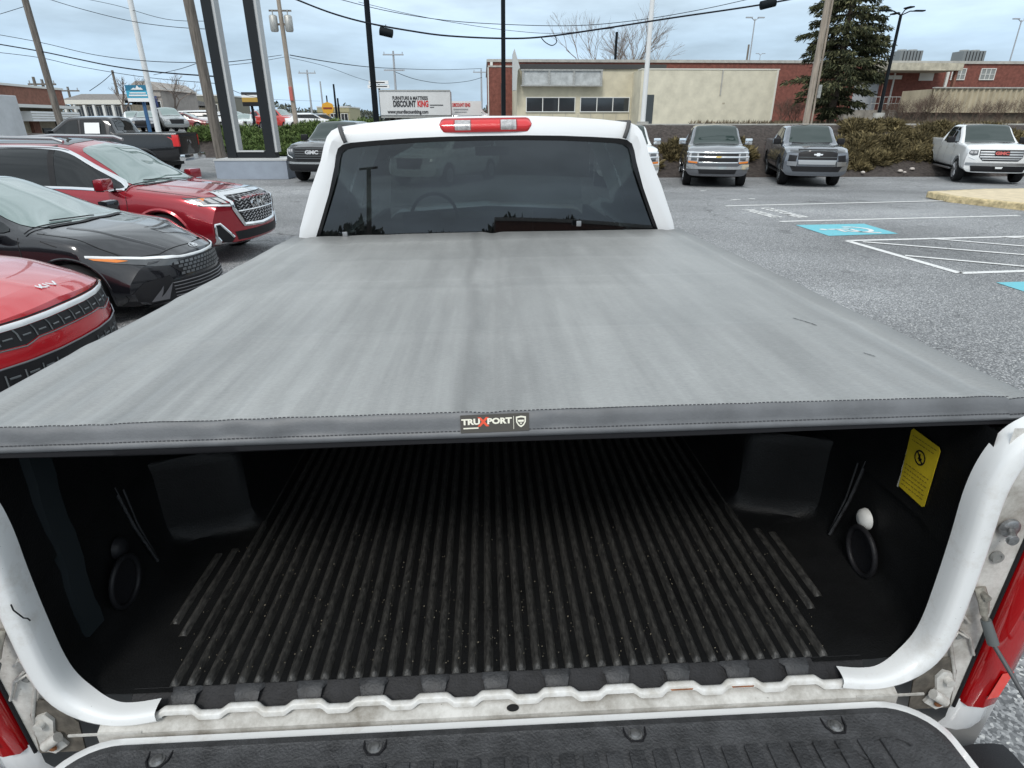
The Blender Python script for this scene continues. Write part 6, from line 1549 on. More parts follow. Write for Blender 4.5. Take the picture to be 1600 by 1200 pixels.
# --- left side shops
gl = 1.15
b = empty('storefront', (-37.5, 43, gl), 'brick fronted shop with white awning and tan entrance at the far left', 'shop')
pa, pb = PZ(20, 178, 3.0), None
A_ = (X(-30, 150, 38), 38.); B_ = (X(92, 150, 46), 46.)
vs, fs = wallbox(A_, B_, gl, Zp(92, 141, 46), 8); mb = MB(); mb.add([Vector(v) - Vector(b.location) for v in vs], fs); mb.build('wall', tan_wall, b)
fs_ = Facade(b, A_, B_); L_ = fs_.len; H1 = Zp(92, 141, 46)
fs_.slab('brick_parapet', brick2, 0, L_, H1 - .95, H1, .0, .25); fs_.slab('coping', frame_w, -.1, L_ + .05, H1, H1 + .12, -1, .35)
fs_.slab('fascia', frame_w, L_ * .1, L_, H1 - 1.15, H1 - .98, .0, 1.1); aw = fs_.slab('awning', white_paint, L_ * .3, L_, H1 - 1.9, H1 - 1.35, .1, 1.0)
for q in (0, 1, 2): fs_.slab('awning_rib', grey_trim, L_ * .3, L_, H1 - 1.5 - .14 * q, H1 - 1.46 - .14 * q, 1.0, 1.02, aw)
fs_.slab('door', mat('dark_door', (.05, .06, .065), .4), L_ * .62, L_ * .74, gl, H1 - 2.3, 0, .08)
fs_.window(L_ * .84, L_ * .97, gl + .9, H1 - 2.2, 2, 1, fm=dark_trim); fs_.slab('brick_pier', brick2, L_ * .47, L_ * .56, gl, H1 - 1.9, 0, .2)
o = empty('box_trailer', (X(8, 170, 31) - 1.55, 31, gz(-27, 31)), 'white box trailer cut by the left edge above the red SUV', 'trailer'); zt_ = Zp(10, 146, 31) - o.location.z
mb = MB(); mb.box((-2.6, 1.3, (zt_ + .8) / 2), (6.2, 2.4, zt_ - .8), bev=.04); mb.build('box', mat('scuffed_trailer_white', (.60, .62, .64), .5, noise=.12, nscale=1.5), o)
mb = MB(); mb.box((.44, .08, (zt_ + .8) / 2), (.16, .12, zt_ - .8)); mb.box((-2.6, .08, .82), (6.2, .12, .14)); mb.box((-2.6, .085, zt_ - .9), (6.1, .03, .04)); mb.build('trim', white_paint, o)
for q in (-1.2, -4.4): mb = MB(); mb.lathe([(.1, -.12), (.38, -.12), (.42, -.08), (.42, .08), (.38, .12), (.1, .12)], 18, (q, .3, .42), 'Y'); mb.build('wheel', rubber, o)

def strip_shop(name, label, ua, ub, y, vt, vr=None, roof=roof_grey, wallm=tan_wall, ncol=5, cat='building'):
    xa, xb = X(ua, 165, y), X(ub, 165, y); z1 = Zp((ua + ub) / 2, vt, y); o = empty(name, (xa, y, gl), label, cat)
    body_box(o, 'wall', wallm, xa, xb, y, y + 8, gl, z1 - .9 if vr else z1)
    f = Facade(o, (xa, y), (xb, y))
    if vr:
        mb = MB(); z0 = Zp((ua + ub) / 2, vr, y) - gl; w = xb - xa; zz = z1 - gl
        mb.add([(-.3, -1.6, z0), (w + .3, -1.6, z0), (w + .1, 1.2, zz), (.1, 1.2, zz), (-.3, 9, z0), (w + .3, 9, z0)], [(0, 1, 2, 3), (3, 2, 5, 4), (0, 3, 4), (1, 5, 2), (0, 4, 5, 1)]); mb.build('roof', roof, o)
        f.slab('fascia', mat('pale_cap', (.66, .64, .57), .8), -.3, f.len + .3, z0 + gl - .35, z0 + gl, 1.5, 1.66); top = z0 + gl - .4
        for k in range(ncol + 1): f.slab('porch_post', frame_w, f.len * k / ncol - .1, f.len * k / ncol + .1, gl, top, 1.35, 1.6)
    else: f.slab('coping', frame_w, -.1, f.len + .1, z1, z1 + .15, -8, .15); top = z1 - .7; f.slab('fascia_band', wallm, 0, f.len, z1 - .6, z1 - .05, .0, .1)
    for k in range(ncol):
        t0 = f.len * (k + .2) / ncol; t1 = f.len * (k + .8) / ncol; f.window(t0, t1, gl + .5, min(top - .1, gl + 2.5), 2, 1, fw=.07)
    return o, f
strip_shop('plaza_building', 'grey roofed plaza with pale porch posts behind the black pickup', 118, 205, 62, 146, 157, ncol=6)
o, f = strip_shop('gabled_shop', 'tall gabled grey shop front behind the blue roadside sign', 207, 255, 66, 140, None, wallm=mat('grey_siding', (.36, .33, .30), .8, noise=.15, nscale=3), ncol=3, cat='shop')
zz = Zp(230, 141, 66) - gl; pk = Zp(230, 127, 66) - gl; w = f.len
mb = MB(); mb.prism([(-.3, zz), (w + .3, zz), (w * .72, pk), (w * .30, pk)], lambda a, c, d: (a, d - .25, c), 8); mb.build('gable', mat('grey_siding', (.36, .33, .30), .8), o)
f.slab('round_emblem', mat('navy_emblem', (.04, .06, .16), .5), w * .62, w * .86, gl + zz - 1.5, gl + zz - .5, .02, .12); f.slab('red_panel', lens_red, w * .45, w * .72, gl + 2.6, gl + 3.1, .02, .1)
strip_shop('plaza_building', 'brown roofed shop row between the gabled front and the flat roofed row', 256, 288, 72, 152, 164, ncol=3)
strip_shop('row_building', 'long flat roofed storefront row behind the wooden pole', 289, 352, 78, 150, None, wallm=mat('dark_tan_wall', (.20, .19, .15), .8), ncol=6)
strip_shop('red_building', 'low building with a long red front and white roof far beyond the tall sign frame', 362, 452, 105, 178, None, wallm=mat('deep_red_wall', (.28, .02, .04), .7), ncol=7)
strip_shop('restaurant', 'small olive roofed restaurant beyond the yellow roadside sign', 495, 545, 92, 168, None, wallm=mat('olive_tan', (.36, .33, .20), .8), ncol=3, cat='restaurant')

# --- white sign trailer with red and black lettering
def lettered(o, txt, size, m, x0, x1, z, y=-.03, bold=.01):
    vs, _ = text_mesh(txt, size, bold); w_ = max(v.x for v in vs) - min(v.x for v in vs)
    return text_on('lettering', txt, size, m, o, plane_fn(((x0 + x1) / 2, y, z), (1, 0, 0), (0, 0, 1)), bold=bold, sx=(x1 - x0) / w_, ext=.002)
ys_ = 60.; xa, xb = X(594, 165, ys_), X(704, 165, ys_); gs = gz(-5, 60); zt_ = Zp(650, 142, ys_) - gs; zb0 = Zp(650, 180, ys_) - gs
o = empty('sign_trailer', (xa, ys_, gs), 'white box trailer lettered as a furniture discount advert above the cab roof', 'trailer'); w = xb - xa
mb = MB(); mb.box((w / 2, 1.25, (zt_ + zb0) / 2), (w, 2.5, zt_ - zb0), bev=.03); bx_ = mb.build('box', mat('trailer_panel', (.62, .63, .63), .5, noise=.06, nscale=1), o)
mb = MB(); mb.box((w / 2, 1.25, zb0 - .1), (w, 2.3, .25)); mb.box((w / 2, -.02, zt_ + .03), (w + .05, .08, .1)); mb.build('rail', steel, o)
for q in (.12, .2, .84, .92): mb = MB(); mb.lathe([(.1, -.15), (.42, -.15), (.48, -.1), (.48, .1), (.42, .15), (.1, .15)], 18, (w * q, .3, .5), 'Y'); mb.build('wheel', rubber, o)
txk = mat('black_sign_paint', (.03, .03, .035), .5); txr = mat('red_sign_paint', (.55, .03, .03), .5); hh = zt_ - zb0
lettered(bx_, 'FURNITURE & MATTRESS', .40, txk, w * .18, w * .68, zb0 + hh * .70, bold=.012)
lettered(bx_, 'DISCOUNT', .68, txk, w * .185, w * .505, zb0 + hh * .46, bold=.03); lettered(bx_, 'KING', .68, txr, w * .53, w * .685, zb0 + hh * .46, bold=.03)
lettered(bx_, 'www.yourdiscountking.com', .42, txk, w * .10, w * .68, zb0 + hh * .14, bold=.014)
mb = MB(); mb.box((w * .80, -.015, zb0 + hh * .42), (w * .19, .02, .07)); mb.box((w * .735, -.015, zb0 + hh * .33), (w * .06, .02, .06)); mb.build('small_print', txk, bx_)
ys_ = 64.; xa, xb = X(706, 165, ys_), X(752, 165, ys_); zt_ = Zp(730, 158, ys_) - gs; zb0 = Zp(730, 180, ys_) - gs; w = xb - xa
o = empty('roadside_sign', (xa, ys_, gs), 'low white board with red discount lettering right of the sign trailer', 'sign')
mb = MB(); mb.box((w / 2, .06, (zt_ + zb0) / 2), (w, .12, zt_ - zb0)); bd = mb.build('board', white_paint, o); lettered(bd, 'DISCOUNT KING', .42, txr, w * .02, w * .62, zt_ - .35, bold=.02)
mb = MB(); mb.box((w * .3, -.015, zt_ - .72), (w * .5, .02, .12)); mb.box((w * .3, -.015, zt_ - .95), (w * .4, .02, .08)); mb.build('small_print', grey_pole, bd)
for q in (.05, .95): mb = MB(); mb.cyl((w * q, .15, 0), (w * q, .15, zt_), .06, 8); mb.build('post', steel, o)

def board_sign(name, label, u, v0, v1, du, y, faces, postm=dark_pole, post_u=None, th=.25, z_g=None, posts=1):
    x0, x1 = X(u - du, v0, y), X(u + du, v0, y); zt, zb = Zp(u, v0, y), Zp(u, v1, y); gg = gz((x0 + x1) / 2, y) if z_g is None else z_g
    o = empty(name, ((x0 + x1) / 2, y, gg), label, 'sign'); w, h = x1 - x0, zt - zb
    for nm, m, a0, a1, r0, r1 in faces: mb = MB(); mb.box(((a0 + a1 - 1) * w / 2, 0, zb - gg + h * (r0 + r1) / 2), (w * (a1 - a0), th, h * (r1 - r0))); mb.build(nm, m, o)
    px_ = 0 if post_u is None else X(post_u, v1, y) - o.location.x; mb = MB(); mb.box((px_, .02 + th / 2 + .05, (zt - gg) / 2), (.18, .16, zt - gg)); mb.build('post', postm, o)
    return o, w, h, zb - gg
teal = mat('teal_sign_face', (.02, .16, .27), .4); lblue = mat('light_blue_sign_face', (.05, .36, .52), .4)
o, w, h, zb = board_sign('blue_roadside_sign', 'teal and blue roadside sign with a white mountain emblem on a blue post', 214, 133, 159, 18, 46, [('lower_panel', white_paint, 0, 1, 0, .22), ('middle_panel', lblue, 0, 1, .22, .66), ('top_panel', teal, 0, 1, .66, 1.)], postm=mat('blue_post', (.03, .10, .22), .5), post_u=222)
mb = MB(); mb.prism([(-.42, 0), (-.2, .12), (-.08, .06), (.05, .26), (.18, .10), (.26, .15), (.42, 0)], lambda a, c, d: (a, -.14 - d, zb + h * .72 + c), .02); mb.build('emblem', white_paint, o)
mb = MB(); mb.box((0, -.14, zb + h * .53), (w * .7, .02, .07)); mb.box((0, -.14, zb + h * .38), (w * .8, .02, .09)); mb.build('small_print', white_paint, o)
board_sign('two_panel_sign', 'black roadside sign with a gold strip seen through the tall frame', 389, 144, 166, 12, 60, [('lower_panel', black, 0, 1, 0, .3), ('gold_panel', mat('gold_face', (.42, .26, .05), .5), 0, 1, .3, .62), ('gap_panel', white_paint, 0, 1, .62, .8), ('top_panel', txk, 0, 1, .8, 1)])
board_sign('pole_sign', 'white two line sign high on a pole behind the dark lamp post', 591, 126, 138, 17, 75, [('lower_panel', white_paint, 0, 1, 0, .44), ('upper_panel', white_paint, .06, .96, .54, 1), ('lower_words', txk, .1, .9, .17, .30), ('upper_words', txk, .2, .8, .68, .82)], th=.3)
o = empty('yellow_sign', (X(512, 170, 70), 70, gz(-20, 70)), 'yellow lozenge shaped sign on a dark pole by the restaurant', 'sign'); zc = Zp(512, 169, 70) - o.location.z
mb = MB(); mb.prism([(-.62, 0), (-.5, .42), (0, .6), (.5, .42), (.62, 0), (.5, -.42), (0, -.6), (-.5, -.42)], lambda a, c, d: (a, d, zc + c), .2); fq = mb.build('face', mat('yellow_sign_face', (.70, .36, .03), .5), o)
mb = MB(); mb.box((0, -.02, zc), (.9, .03, .16)); mb.build('letter_band', mat('dark_red_band', (.25, .04, .02), .5), fq)
mb = MB(); mb.cyl((0, .1, 0), (0, .1, zc + 1.2), .07, 8); mb.build('post', dark_pole, o)
o = empty('flag_sign', (X(357, 151, 75), 75, gz(-30, 75)), 'small red and white banner on a thin mast left of the black sign', 'flag'); zc = Zp(357, 151, 75) - o.location.z
mb = MB(); mb.cyl((-.35, 0, 0), (-.35, 0, zc + .3), .04, 6); mb.build('mast', grey_pole, o); mb = MB(); mb.box((0, 0, zc + .08), (.7, .02, .16)); mb.build('upper_cloth', lens_red, o); mb = MB(); mb.box((0, 0, zc - .07), (.7, .02, .13)); mb.build('lower_cloth', white_paint, o)

# --- tall open dealership frame on a grey plinth
yS = 23.6
o = empty('portal_sign', (X(396, 250, yS), yS, 0), 'tall open charcoal sign frame on a grey plinth at the back of the lot', 'sign'); gx = o.location.x
charc = mat('charcoal_cladding', (.018, .021, .024), .5, spec=.2); lgrey = mat('light_grey_edge', (.50, .51, .51), .5); plin = mat('blue_grey_plinth', (.30, .34, .40), .7, noise=.08, nscale=3)
x0, x1 = X(338, 272, yS - .9) - gx, X(450, 272, yS - .9) - gx; zp = Zp(400, 251, yS - .9)
mb = MB(); mb.box(((x0 + x1) / 2, 0, zp / 2), (x1 - x0, 1.8, zp), bev=.02); mb.build('plinth', plin, o); mb = MB(); mb.box(((x0 + x1) / 2, 0, zp + .02), (x1 - x0 + .04, 1.84, .05)); mb.build('plinth_cap', lgrey, o)
hh = 9.5
for (ua, ub) in ((358, 372), (418, 432)):
    a, b_ = X(ua, 248, yS) - gx, X(ub, 248, yS) - gx
    mb = MB(); mb.box(((a + b_) / 2, .15, zp + hh / 2), (b_ - a, .5, hh)); pp = mb.build('pillar', charc, o)
    mb = MB(); mb.box((b_ + .045, .17, zp + hh / 2 + .12), (.09, .44, hh - .24)); mb.build('pillar_edge', lgrey, pp)
a, b_ = X(358, 248, yS) - gx, X(432, 248, yS) - gx
mb = MB(); mb.box(((a + b_) / 2, .13, zp + .13), (b_ - a - .01, .38, .22)); mb.build('lower_rail', charc, o); mb = MB(); mb.box(((a + b_) / 2, .0, zp + .27), (b_ - a - .75, .2, .05)); mb.build('rail_edge', lgrey, o)
mb = MB(); mb.box(((a + b_) / 2, .12, zp + hh + .4), (b_ - a, .44, .8)); mb.build('top_rail', charc, o)

# --- poles
def pole(name, label, cat, u, v, y, r0, r1, h, m, lean=(0, 0), group=None, z=None):
    x = X(u, v, y); zg = gz(x, y) if z is None else z; o = empty(name, (x, y, zg), label, cat, group)
    mb = MB(); n = 10; mb.tube([(lean[0] * k / n, lean[1] * k / n, h * k / n - .1) for k in range(n + 1)], [r0 + (r1 - r0) * k / n for k in range(n + 1)], 12); p = mb.build('shaft', m, o, smooth=60); return o, p
UP = 'utility poles along the road'
o, p = pole('utility_pole', 'leaning brown wooden pole at the far left above the red SUV roof', 'utility pole', 93, 185, 33, .16, .12, 12.5, wood_pole, (-.15, 0), UP)
o, p = pole('lamp_post', 'slim white painted post rising behind the black pickup bed', 'lamp post', 247, 202, 30, .12, .10, 11, white_pole)
o, p = pole('utility_pole', 'thick weathered wooden pole just left of the tall sign frame', 'utility pole', 347, 250, 27, .21, .17, 12, wood_pole, (-.35, 0), UP)
mb = MB(); mb.box((-.38, -.1, 9.4), (.16, .3, 1.1), bev=.03); mb.build('cable_box', dark_pole, o)
o, p = pole('stub_pole', 'thin grey pole close beside the thick wooden pole', 'utility pole', 350, 186, 36, .07, .05, 10, grey_pole, (-.1, 0), UP)
o, p = pole('utility_pole', 'pale pole carrying two grey transformers right of the sign frame', 'utility pole', 463, 196, 48, .17, .12, 13.5, pale_wood, (-.15, 0), UP)
zT = Zp(447, 50, 48) - o.location.z
for s in (-1, 1):
    mb = MB(); mb.lathe([(.0001, 1.0), (.2, .98), (.27, .9), (.27, .1), (.22, 0), (.0001, 0)], 16, (s * .5 - .08, -.1, zT)); mb.cyl((s * .5 - .08, -.1, zT + .9), (s * .5 - .08, -.1, zT + 1.3), .04, 8); mb.build('transformer', steel, o, smooth=50)
mb = MB(); mb.box((-.08, 0, zT + .45), (1.3, .1, .12)); mb.box((-.08, 0, zT + 1.25), (1.5, .08, .1)); mb.box((-.1, 0, zT + 2.35), (2.0, .1, .12)); mb.build('crossarm', wood_pole, o)
mb = MB(); mb.box((-.02, -.2, 2.5), (.24, .14, .9), bev=.05); mb.build('meter_box', mat('faded_red_box', (.45, .12, .10), .6), o)
o, p = pole('utility_pole', 'thin grey service pole beside the transformer pole', 'utility pole', 465, 190, 56, .07, .05, 8.6, grey_pole, (-.1, 0), UP)
o, p = pole('lamp_post', 'dark painted lamp post left of the white trailer', 'lamp post', 588, 188, 29, .13, .10, 10.5, dark_pole)
o, p = pole('lamp_post', 'straight black lamp post above the red brake light', 'lamp post', 787, 186, 30, .10, .085, 10.5, dark_pole)
o, p = pole('lamp_post', 'white lamp post in front of the cream shop corner', 'lamp post', 1004, 194, 29, .11, .09, 10.5, white_pole)
mb = MB(); mb.cyl((0, 0, 0), (0, 0, .25), .26, 16); mb.build('base_collar', concrete, o)
o, p = pole('utility_pole', 'pale wooden pole with a grey box standing before the spruce', 'utility pole', 1259, 192, 31, .15, .12, 12, pale_wood, (.05, 0), UP)
mb = MB(); mb.tube([(.26, -.02, -.1), (.22, -.02, 5), (.16, -.02, 9)], .05, 8); mb.build('conduit', pale_wood, o); mb = MB(); mb.box((.32, -.1, 1.55), (.16, .14, .56), bev=.02); mb.build('meter_box', steel, o)
o, p = pole('lamp_post', 'dark four armed lamp post right of the spruce on a concrete footing', 'lamp post', 1372, 184, 40, .11, .08, Zp(1405, 21, 40) - gz(25, 40), dark_pole)
hz = Zp(1405, 21, 40) - gz(25, 40)
for dx, dy in ((-1, 0), (1, 0), (.25, 1), (-.25, -1)):
    mb = MB(); mb.tube([(0, 0, hz - .1), (dx * .5, dy * .5, hz + .12), (dx * .8, dy * .8, hz + .12)], .035, 6); mb.box((dx * 1.05, dy * 1.05, hz + .14), (.6 if abs(dx) > .5 else .28, .28 if abs(dx) > .5 else .6, .07), bev=.02); mb.build('lamp_arm', dark_pole, o, smooth=50)
mb = MB(); mb.cyl((0, 0, -.1), (0, 0, .75), .32, 16); mb.build('footing', concrete, o)
DL = 'far lamp posts beyond the warehouse'
for i, (u, vt, vb, y, lb) in enumerate(((1170, 28, 100, 85, 'far thin double headed lamp post above the cream block'), (1577, 30, 98, 85, 'far thin double headed lamp post at the upper right'), (1186, 84, 100, 160, 'tiny distant lamp post right of the taller one over the cream block'))):
    zt = Zp(u, vt, y); o, p = pole('lamp_post', lb, 'lamp post', u, vb, y, .10, .07, zt - 1.6, grey_pole, (0, 0), DL, 1.6)
    for s in (-1, 1): mb = MB(); mb.box((s * .75, 0, zt - 1.55), (.8, .3, .12)); mb.cyl((0, 0, zt - 1.9), (s * .5, 0, zt - 1.55), .05, 6); mb.build('lamp_arm', grey_pole, o)
o, p = pole('utility_pole', 'short dark pole beside the far lamp post over the cream block', 'utility pole', 1166, 100, 75, .13, .1, Zp(1166, 68, 75) - 1.6, wood_pole, (0, 0), UP, 1.6)
o, p = pole('utility_pole', 'black pole in front of the bare tree behind the cream shop', 'utility pole', 961, 98, 64, .14, .12, Zp(961, 48, 64) - 1.6, dark_pole, (0, 0), UP, 1.6)
def far_pole(u, vt, vb, y, label, arms=1, m=wood_pole):
    zt = Zp(u, vt, y); x = X(u, vb, y); zg = gz(x, y); o, p = pole('utility_pole', label, 'utility pole', u, vb, y, .16, .11, zt - zg, m, (0, 0), UP)
    if arms:
        mb = MB()
        for k in range(arms): mb.box((0, -.1, zt - zg - .5 - 1.6 * k), (2.4, .12, .14))
        mb.build('crossarm', m, o)
        mb = MB()
        for s in (-1, 0, 1): mb.cyl((s * 1.05, -.1, zt - zg - .45), (s * 1.05, -.1, zt - zg - .2), .05, 6)
        mb.build('insulators', grey_pole, o)
far_pole(619, 78, 150, 80, 'double crossarm pole rising behind the white sign trailer', 2, grey_pole)
far_pole(489, 108, 188, 95, 'far slim pole left of the yellow sign', 1, grey_pole)
far_pole(507, 126, 188, 105, 'distant pole directly behind the yellow sign', 0, grey_pole)
far_pole(527, 130, 188, 85, 'dark leaning far pole right of the yellow sign', 0, dark_pole)
far_pole(531, 152, 188, 90, 'shorter dark pole next to the restaurant wall', 0, dark_pole)
far_pole(187, 108, 160, 70, 'thin pole standing behind the grey roofed plaza', 0, wood_pole)
far_pole(60, 118, 150, 60, 'thin pole behind the brick fronted shop roof', 0, wood_pole)
far_pole(72, 122, 150, 62, 'pole with crossarm above the brick parapet', 1, wood_pole)
far_pole(113, 134, 165, 75, 'small far pole left of the plaza roof', 1, wood_pole)
far_pole(753, 107, 178, 100, 'grey pole left of the brick block', 1, grey_pole)

# --- overhead cables
WG = 'overhead cables crossing the lot and road'
def cable(pts, r, label, nm='overhead_cable', y=None):
    P3 = [PY(*p) for p in pts]; P3 = spline([tuple(p) for p in P3], 6); mb = MB(); mb.tube(P3, r, 6); o = mb.build(nm, wire_m, None, smooth=60); tag(o, label, 'cable', WG); return o
c_ = cable([(400, -28, 23), (465, 0, 23), (520, 21, 23), (575, 36, 23), (640, 48, 23), (700, 56, 23), (787, 60, 23), (850, 57.5, 23), (940, 45, 23), (1050, 28, 23), (1185, 8, 23), (1290, -12, 23)], .028, 'thick black cable sagging right across the upper picture')
def splice(u0, v0, u1, v1, y, label):
    a, b_ = PY(u0, v0, y), PY(u1, v1, y); c = (a + b_) / 2; o = empty('splice_case', c, label, 'cable box', 'splice cases hung on the thick cable')
    d = (b_ - a) / 2; mb = MB(); mb.tube([-d, -d * .94, d * .94, d], [.08, .13, .13, .08], 12); mb.build('case', dark_pole, o, smooth=50); mb = MB(); mb.cyl((0, 0, 0), (0, 0, .22), .015, 6); mb.build('hanger', wire_m, o)
splice(593, 48, 614, 53, 23, 'black splice case on the thick cable beside the dark lamp post'); splice(1188, 9, 1212, 3, 22.8, 'black splice case on the thick cable at the top right')
cable([(845, 58, 22.9), (852, 66, 22.9), (862, 71, 22.9), (869, 67, 22.9), (869, 60, 22.9), (866, 56, 22.9)], .016, 'slack loop hanging from the thick cable left of the bare tree', 'cable_loop')
for pts, r, lb in (
    ([(520, -4, 34), (600, 16, 34), (690, 31, 34), (787, 38, 34), (900, 40, 34), (1000, 31, 34), (1100, 14, 34), (1190, -6, 34)], .016, 'upper thin grey cable running above the thick cable'),
    ([(560, 3, 36), (640, 22, 36), (720, 37, 36), (800, 48, 36), (870, 52, 36), (960, 44, 36)], .012, 'thin cable just beneath the upper thin cable'),
    ([(453, 86, 47), (510, 96, 52), (570, 104, 60), (619, 107, 78), (690, 109, 88), (753, 107, 99)], .03, 'cable from the transformer pole to the brick block'),
    ([(453, 90, 47), (510, 104, 52), (560, 122, 60), (590, 130, 75)], .014, 'faint cable falling from the transformer pole to the pole sign'),
    ([(619, 113, 79), (650, 124, 85), (690, 130, 90), (730, 127, 95), (753, 121, 99)], .03, 'low sagging cable left of the brick block'),
    ([(-20, 66, 33), (62, 80, 33), (120, 92, 32), (180, 104, 30), (250, 113, 29), (345, 120, 27.2)], .028, 'heavier dark cable on the left above the plaza'),
    ([(-20, 51, 33), (62, 66, 33), (150, 86, 31), (240, 96, 29), (345, 98, 27.2)], .014, 'second cable above the heavier one on the left'),
    ([(-20, 80, 33), (62, 90, 33), (130, 105, 34), (230, 121, 34), (345, 131, 28)], .014, 'lowest cable on the left passing over the plaza roof'),
    ([(62, -6, 33), (120, 12, 31), (200, 32, 29), (270, 42, 28), (335, 46, 27.2)], .013, 'cable from the top left to the thick wooden pole'),
    ([(100, -8, 33), (180, 8, 31), (260, 30, 28), (335, 33, 27.2)], .010, 'topmost faint cable at the upper left'),
    ([(345, 98, 27.2), (390, 93, 33), (440, 86, 46)], .016, 'cable between the thick wooden pole and the transformer pole'),
    ([(345, 103, 27.2), (400, 97, 35), (445, 89, 46)], .012, 'lower cable between the thick wooden pole and the transformer pole'),
    ([(178, 112, 69), (160, 128, 68), (140, 142, 64)], .03, 'short cable dropping to the plaza roof'),
    ([(310, 98, 29), (280, 108, 33), (240, 117, 40)], .012, 'short branch cable left of the thick wooden pole'),
    ([(0, 22, 33), (45, 8, 33)], .012, 'faint cable in the top left corner'),
    ([(345, 132, 27.2), (390, 150, 40), (440, 156, 60), (500, 158, 90)], .012, 'thin cable sloping down behind the sign frame'),
): cable(pts, r, lb)

# --- cars on the far side
def small_car(label, u, v, y, rz, c, kind='suv', metal=.1, dz=0.):
    x = X(u, v, y); nm = {'suv': 'parked_suv', 'car': 'parked_car', 'truck': 'parked_pickup'}[kind]; o = empty(nm, (x, y, gz(x, y) + dz), label, {'suv': 'SUV', 'car': 'car', 'truck': 'pickup truck'}[kind], 'cars parked beyond the bank', (0, 0, R(rz)))
    hgt = {'suv': 1.70, 'car': 1.45, 'truck': 1.85}[kind]; hd = {'suv': 1.05, 'car': .92, 'truck': 1.2}[kind]; rear = {'suv': -2.05, 'car': -1.3, 'truck': -.75}[kind]; tl = {'suv': -2.3, 'car': -1.8, 'truck': -.95}[kind]
    tk = kind == 'truck'; Lh = 2.75 if tk else 2.3
    sp = dict(x0=-Lh, x1=Lh, wref=.92, bowf=.25, bowr=.12, fz=.7, zb=[(-Lh, .4), (-1.8, .28), (1.8, .26), (Lh, .32)], wm=[(-Lh, .86), (-1.5, .93), (1.5, .93), (Lh, .87)], zm=[(-Lh, .7), (Lh, .6)],
        ws=[(-Lh, .80), (0, .88), (Lh, .78)], zs=[(-Lh, hd - .02), (1.0, hd - .05), (Lh, hd - .22)], wr=[(-Lh, .62), (tl, .62), (rear, .62), (0, .64), (1.1, .72), (Lh, .6)],
        zr=[(-Lh, hd + .04), (tl, hd + .08), (rear, hgt - .1), (.1, hgt - .07), (1.15, hd + .03), (Lh, hd - .16)], zt=[(-Lh, hd + .06), (tl, hd + .1), (rear, hgt - .03), (.05, hgt), (1.2, hd + .06), (Lh, hd - .12)],
        flean=[(.2, .05), (.5, 0), (.9, .08)], rlean=[(.3, .0), (1.6, .1)], rnd=[0, .35, .3, .45, .25, .35, 0])
    V, Fc = car_shell(sp, 26); ax = 1.75 if tk else 1.4; me = cut(V, Fc, arch_cutter(ax, .34, .92) + arch_cutter(-ax, .34, .92))
    P_ = paint(nm + '_paint_%d' % (len(MATS) + len(bpy.data.materials)), c, .25, metal); finish_body(me, 'body', P_, o); sk = Skin(me)
    for s, vw in ((1, 'left'), (-1, 'right')):
        for xw in (ax, -ax): mb = MB(); mb.lathe([(.0001, s * .06), (.2, s * .09), (.22, s * .11), (.31, s * .11), (.34, s * .08), (.34, -s * .1), (.1, -s * .1)], 18, (xw, s * .82, .34), 'Y'); mb.build('wheel', rubber, o, smooth=50); mb = MB(); mb.lathe([(.0001, s * .1), (.19, s * .105), (.21, s * .115)], 14, (xw, s * .82, .34), 'Y'); mb.build('rim', satin, o)
        panel(sk, vw, [(.95, hd + .03), (.3, hgt - .15), (rear + .15, hgt - .17), (tl + .35, hd + .08)], .12, .012).build('side_window', opaque_glass, o, fixn=False)
        panel(sk, 'front', [(s * .5, hd - .22), (s * .82, hd - .20), (s * .82, hd - .34), (s * .5, hd - .36)], .1, .012).build('headlight', lens_clear, o, fixn=False)
        panel(sk, 'rear', [(s * .6, hd - .05), (s * .84, hd - .05), (s * .84, hd - .25), (s * .6, hd - .25)], .1, .012).build('tail_light', lens_red, o, fixn=False)
    panel(sk, 'top', [(1.15, .6), (1.15, -.6), (.15, -.54), (.15, .54)], .12, .012).build('windscreen', screen_glass, o, fixn=False)
    panel(sk, 'rear', [(-.55, hd + .12), (.55, hd + .12), (.5, hgt - .18), (-.5, hgt - .18)], .12, .012).build('rear_window', opaque_glass, o, fixn=False)
    panel(sk, 'front', [(-.48, hd - .2), (.48, hd - .2), (.42, hd - .5), (-.42, hd - .5)], .1, .012).build('grille', black, o, fixn=False)
    return o
W_ = (.74, .75, .75)
small_car('white car seen through the gap left of the slim white post', 212, 190, 51, -60, W_, 'car')
small_car('dark blue car with its front lights toward us right of the blue sign post', 234, 192, 50, -75, (.02, .025, .04), 'car', .4)
small_car('silver SUV facing the lot just right of the slim white post', 264, 194, 51, -50, (.30, .31, .31), 'suv', .5)
small_car('maroon car behind the silver SUV', 290, 190, 60, 0, (.20, .03, .03), 'car')
small_car('white hatchback on the road right of the silver SUV', 302, 190, 66, 8, W_, 'suv')
small_car('second white SUV close to the thick wooden pole', 325, 190, 64, 8, W_, 'suv')
small_car('white car between the thick wooden pole and the sign frame', 346, 190, 66, 10, W_, 'car')
small_car('white car at the left edge of the opening in the sign frame', 369, 190, 70, -20, W_, 'suv')
small_car('pale green white car in the middle of the sign frame opening', 384, 190, 68, -80, (.60, .66, .62), 'car')
small_car('red pickup inside the sign frame opening', 408, 190, 74, -40, (.42, .03, .02), 'truck')
small_car('bright red pickup right of the sign frame', 438, 190, 66, -35, (.50, .03, .02), 'truck')
small_car('dark car right of the bright red pickup', 459, 190, 76, 0, (.03, .03, .035), 'car')
small_car('white car right of the transformer pole', 485, 191, 62, 15, W_, 'car')
small_car('black car partly behind the cab left of the restaurant', 506, 190, 68, 10, (.02, .022, .025), 'car')
